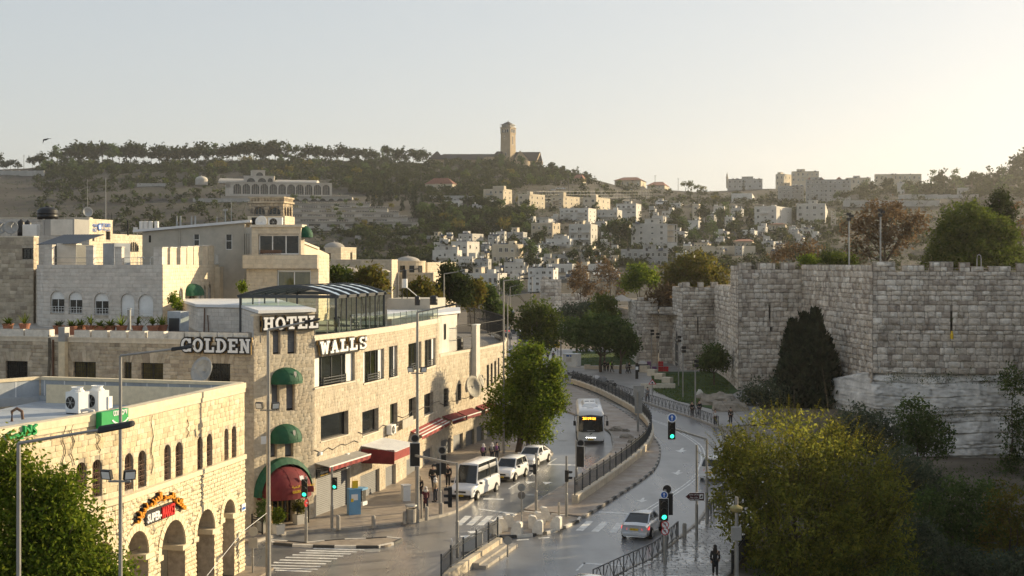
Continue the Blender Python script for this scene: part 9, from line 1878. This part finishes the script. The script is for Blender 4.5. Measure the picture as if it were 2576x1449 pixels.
b=W(114,352,190); m=MB(); m.tube([b+Vector((-.35,0,-.02)),b,b+Vector((.3,0,.03))],[.03,.1,.02],6); bd=m.build('bird',iron); tag(bd,'dark bird gliding in the sky at the left','bird'); m=MB(); m.add([b+Vector(q)for q in((-.1,0,0),(.12,0,0),(-.42,.1,-.55),(-.3,0,.1),(.75,.1,.22),(.9,0,.12),(.3,0,.22))],[(0,2,3),(0,3,6,1),(1,6,4),(4,6,5)]); m.build('wing',iron,bd)
# people
def skin_mesh(key,verts,edges,rad):
 me=bpy.data.meshes.new(key); me.from_pydata(verts,edges,[]); o=bpy.data.objects.new(key,me); C.objects.link(o); sk_=o.modifiers.new('s','SKIN'); me.skin_vertices[0].data[0].use_root=True
 for i,r in enumerate(rad):me.skin_vertices[0].data[i].radius=r if isinstance(r,tuple)else(r,r)
 sb=o.modifiers.new('d','SUBSURF'); sb.levels=sb.render_levels=1; dg=bpy.context.evaluated_depsgraph_get(); r=bpy.data.meshes.new_from_object(o.evaluated_get(dg)); bpy.data.objects.remove(o); r.name=key; r.polygons.foreach_set('use_smooth',[True]*len(r.polygons)); return r
def pose(walk):
 s=walk; fl,bl_=.22*s,-.26*s; J=[(0,0,.95),(0,0,1.2),(.01,0,1.42),(.02,0,1.53),(.03,0,1.66)]; E=[(0,1),(1,2),(2,3),(3,4)]; r=[(.15,.11),(.14,.1),(.13,.09),.05,.095]
 legs=[]; arms=[]
 for sd,x in((1,fl),(-1,bl_)):
  n=len(J); J+=[(0,.1*sd,.9),(x*.55+.04*s,.1*sd,.5),(x,.1*sd,.09),(x+.13,.11*sd,.04)]; E+=[(0,n),(n,n+1),(n+1,n+2),(n+2,n+3)]; r+=[.095,.06,.042,.04]; legs+=[n,n+1,n+2,n+3]
 for sd,x in((1,-fl),(-1,-bl_)):
  n=len(J); J+=[(0,.19*sd,1.4),(x*.5-.02,.24*sd,1.13),(x+.08,.23*sd,.9)]; E+=[(2,n),(n,n+1),(n+1,n+2)]; r+=[.06,.043,.03]; arms+=[n,n+1,n+2]
 return J,E,r,legs,arms
PM={}
for nm,wk in(('stand',.12),('walk',1.0)):
 J,E,r,legs,arms=pose(wk); PM[nm,'body']=skin_mesh('person_body',J,E,r); g=lambda q,k:tuple(x*k for x in q)if isinstance(q,tuple)else q*k
 ti=[0,5,6,7,9,10,11]; mp_={j:i for i,j in enumerate(ti)}; PM[nm,'trousers']=skin_mesh('trousers',[J[0]]+[J[j]for j in legs if(legs.index(j)%4)<3],[(0,1),(1,2),(2,3),(0,4),(4,5),(5,6)],[(.16,.125),.115,.085,.07,.115,.085,.07])
 PM[nm,'jacket']=skin_mesh('jacket',[J[0],J[1],J[2]]+[J[a]for a in arms],[(0,1),(1,2),(2,3),(3,4),(4,5),(2,6),(6,7),(7,8)],[(.175,.14),(.165,.13),(.16,.12),.085,.066,.052,.085,.066,.052])
 PM[nm,'coat']=skin_mesh('coat',[(0,0,.5),(0,0,.8),J[1],J[2]]+[J[a]for a in arms],[(0,1),(1,2),(2,3),(3,4),(4,5),(5,6),(3,7),(7,8),(8,9)],[(.23,.2),(.2,.165),(.17,.135),(.165,.12),.085,.066,.052,.085,.066,.052])
hm=MB(); hm.box((0,0,-.045),(.035,.08,.09),0,.9)
for k in range(4):hm.tube([(.0,-.03+k*.02,-.085),(.012,-.031+k*.021,-.085-(.035,.045,.05,.04)[k]*.6),(.03,-.03+k*.02,-.085-(.06,.08,.085,.07)[k])],[.01,.009,.007],5)
hm.tube([(.0,.04,-.02),(.03,.055,-.05),(.045,.05,-.08)],[.012,.01,.008],5)
PM['hand']=bpy.data.meshes.new('hand'); PM['hand'].from_pydata(hm.v,[],hm.f); PM['hand'].materials.append(skin)
def ell(name,mat,th,c,r,n=10,lo=0.0):m=MB(); K=7; m.lathe([(math.cos(math.pi*(j/K-.5)),math.sin(math.pi*(j/K-.5)))for j in range(K+1)if j/K>=lo],(0,0,0),n); m.v=[(c[0]+x*r[0],c[1]+y*r[1],c[2]+z*r[2])for x,y,z in m.v]; return m.build(name,mat,th,smooth=True)
def person(lab,u,v,hd,top,legs,head,h=1.7,ps='stand',long=False,bag=None,zb=.13,Y=None,hidden=None):
 th=thing('person',(0,0,0),lab,'person'); me=PM[ps,'body']; b=bpy.data.objects.new('body',me); C.objects.link(b); b.parent=th
 for nm,mt in(('body',skin),('trousers',legs),('coat' if long else 'jacket',top)):
  k=(ps,nm); d=PM[k]if(k+(mt.name,))not in PM else PM[k+(mt.name,)]
  if k+(mt.name,)not in PM:d=d.copy(); d.materials.clear(); d.materials.append(mt); PM[k+(mt.name,)]=d
  if nm=='body':b.data=d
  else:o=bpy.data.objects.new(nm,d); C.objects.link(o); o.parent=th
 J,E,r,lg,am=pose(.12 if ps=='stand' else 1.0)
 for a in(am[2],am[5]):o=bpy.data.objects.new('hand',PM['hand']); C.objects.link(o); o.parent=th; o.location=J[a]; o.scale=(1,1 if J[a][1]<0 else-1,1)
 for q in(lg[3],lg[7]):ell('shoe',black_plastic,th,(J[q][0]-.03,J[q][1],.045),(.14,.05,.05),8)
 ell('nose',skin,th,(.125,0,1.655),(.022,.016,.026),6); [ell('eye',black_plastic,th,(.108,s*.034,1.68),(.012,.014,.01),6)for s in(1,-1)]; [ell('ear',skin,th,(.02,s*.098,1.665),(.025,.012,.035),6)for s in(1,-1)]
 if head=='hair':ell('hair',hair_mat,th,(.01,0,1.69),(.115,.107,.115),12,.4)
 elif head=='long':ell('hair',hair_mat,th,(.0,0,1.7),(.12,.115,.12),12,.35); ell('long_hair',hair_mat,th,(-.08,0,1.5),(.08,.13,.25),10)
 else:ell('headscarf',head,th,(.0,0,1.67),(.13,.125,.135),12,.0); ell('scarf_drape',head,th,(.0,0,1.48),(.15,.19,.13),12); ell('face',skin,th,(.075,0,1.665),(.065,.07,.085),10)
 if bag:o=ell('backpack',bag,th,(-.2,0,1.25),(.12,.16,.23),10)
 p=G(u,v,zb)if Y is None else Vector((*P2(u,Y),zb)); th.location=p; th.rotation_euler=(0,0,R(hd)); th.scale=[h/1.76]*3
person('woman in a long black coat walking away on the wet pavement',1799,1449,82,cl_black,cl_black,'long',1.65,'walk',True); person('woman in a maroon coat and pale headscarf facing the camera',1071,1285,-80,cl_maroon,cl_navy,cl_white,1.62,'walk',True,bag=None)
person('person in black with a beige headscarf near the striped pole',1056,1256,-100,cl_black,cl_black,cl_tan,1.65); person('man with a dark backpack walking away by the shutters',1089,1229,70,cl_black,cl_navy,'hair',1.76,'walk',bag=cl_black); person('older man in a tan jacket with a white cap and checked scarf',1095,1263,150,cl_tan,cl_navy,cl_white,1.72); person('bearded man in black facing the camera beside the minibus',1127,1225,-95,cl_black,cl_black,'hair',1.78)
for u,Y,bg_,lab in((1216,112.5,cl_purple,'schoolgirl in a white scarf, left of three behind the minibus'),(1238,113,cl_grey,'schoolgirl in a white scarf with a pale backpack, middle of three'),(1250,113.5,cl_purple,'person with a purple backpack, right of the schoolgirls')):person(lab,u,0,75,cl_navy,cl_navy,cl_white if u<1245 else 'hair',1.6,bag=bg_,Y=Y)
person('dark-dressed person standing under the sunlit tree with a bag',1328.5,1134,80,cl_black,cl_grey,'hair',1.7); person('man in grey walking beside the plaza fence',1629,1010,-75,cl_grey,cl_navy,'hair',1.75,'walk'); person('man in black, left of two behind the far fence',1741,1049,-80,cl_black,cl_black,'hair',1.76); person('man in dark clothes, right of two behind the far fence',1759,1046,-100,cl_black,cl_navy,'hair',1.74); person('person in a white hooded top behind the far fence',1799,1070,-90,cl_white,cl_navy,'hair',1.7); person('dark figure at the foot of the tan rocks',1838,1066,-90,cl_black,cl_black,'hair',1.72)
person('dark figure leaning on the low plaza wall, left of three',1511,935,-60,cl_black,cl_grey,'hair',1.55); person('tall man in black standing at the low plaza wall',1521,935,-100,cl_black,cl_black,'hair',1.82); person('dark figure right of the tall man at the plaza wall',1529,934,-60,cl_navy,cl_black,'hair',1.6); person('walker with a bright lime backpack on the plaza',1539,936,0,cl_black,cl_black,'hair',1.75,'walk',bag=cl_lime); person('woman in grey, left of two crossing the plaza',1577,939,20,cl_grey,cl_navy,cl_grey,1.62,'walk'); person('man in black, right of two crossing the plaza',1583,939,20,cl_black,cl_black,'hair',1.75,'walk'); person('person waiting left at the yellow bus shelter',1378,906,-90,cl_black,cl_black,'hair',1.7); person('person waiting right at the yellow bus shelter',1392,908,-90,cl_navy,cl_black,'hair',1.68)
th=thing('bus_shelter',G(1385,900,.1),'yellow-panelled bus shelter with a round red sign','bus shelter'); p=G(1384,899,.1); m=MB(); m.box(p+UPV*2.5,(3,1.5,.12)); m.build('roof',iron,th); [bar_obj('post',iron,th,(p+Vector((dx,.6,0)),p+Vector((dx,.6,2.5)),.08))for dx in(-1.4,1.4)]; m=MB(); m.box(p+Vector((-.9,-.8,2.75)),(1.5,.08,.8)); m.build('panel',yellow_paint,th); m=MB(); m.box(p+Vector((.9,1,2.2)),(1.6,.08,1.0)); m.build('panel',yellow_paint,th); rsign(th,p+Vector((-1,-1.2,1.7)),.3,sign_white,rim=sign_red)
for k,(u,vt,vb,lab)in enumerate(((158,1058,1190,'loose black cable hanging on the market wall left of the green sign'),(180,1052,1170,'second loose black cable on the market wall left of the green sign'),(246,1075,1140,'looped cable under the green market sign'),(380,1045,1190,'thin cable hanging between arched market windows'),(470,1055,1100,'short cable curving over the third pair of arched windows'))):
 fx=fac_at(fK,u); a,z1=fx.sz(u,vt); z0=fx.zv(a,vb); m=MB(); m.tube([fx.P(a+.12*math.sin(j*1.7+k),z1+(z0-z1)*j/8,.06)for j in range(9)],.02,4); tag(m.build('wall_cable',iron),lab,'cable')
for k,(fx,u,v,sz,mt,lab)in enumerate(((fC,655,1118,(.5,.5),sign_white,'white enamel plate with dark script left of the green awnings'),(f0,800,1145,(.3,.2),white_paint,'small white box lamp above the electricity shop'),(f0,868,1150,(.35,.25),white_paint,'white camera box on the wall near the canopy'),(f2_,1040,1120,(.8,.5),iron,'tangle box with meters above the middle shops'),(f1,930,1145,(.2,.3),iron,'dark junction box above the maroon canopy'))):
 a,z=fx.sz(u,v); m=MB(); fx.box(m,a,a+sz[0],z,z+sz[1],.03,.2 if k else.07); tag(m.build('wall_box',mt),lab,'wall box')
hb=MB(); hb.cube(-2600,2600,-60,5200,-760,420)
hz=bpy.data.materials.new('haze'); hz.use_nodes=True; n=hz.node_tree.nodes; n.remove(n['Principled BSDF']); v=n.new('ShaderNodeVolumePrincipled'); v.inputs['Density'].default_value=.00008; v.inputs['Color'].default_value=(.95,.93,.905,1); v.inputs['Anisotropy'].default_value=.6; hz.node_tree.links.new(v.outputs[0],n['Material Output'].inputs['Volume'])
tag(hb.build('haze',hz),kind='stuff')
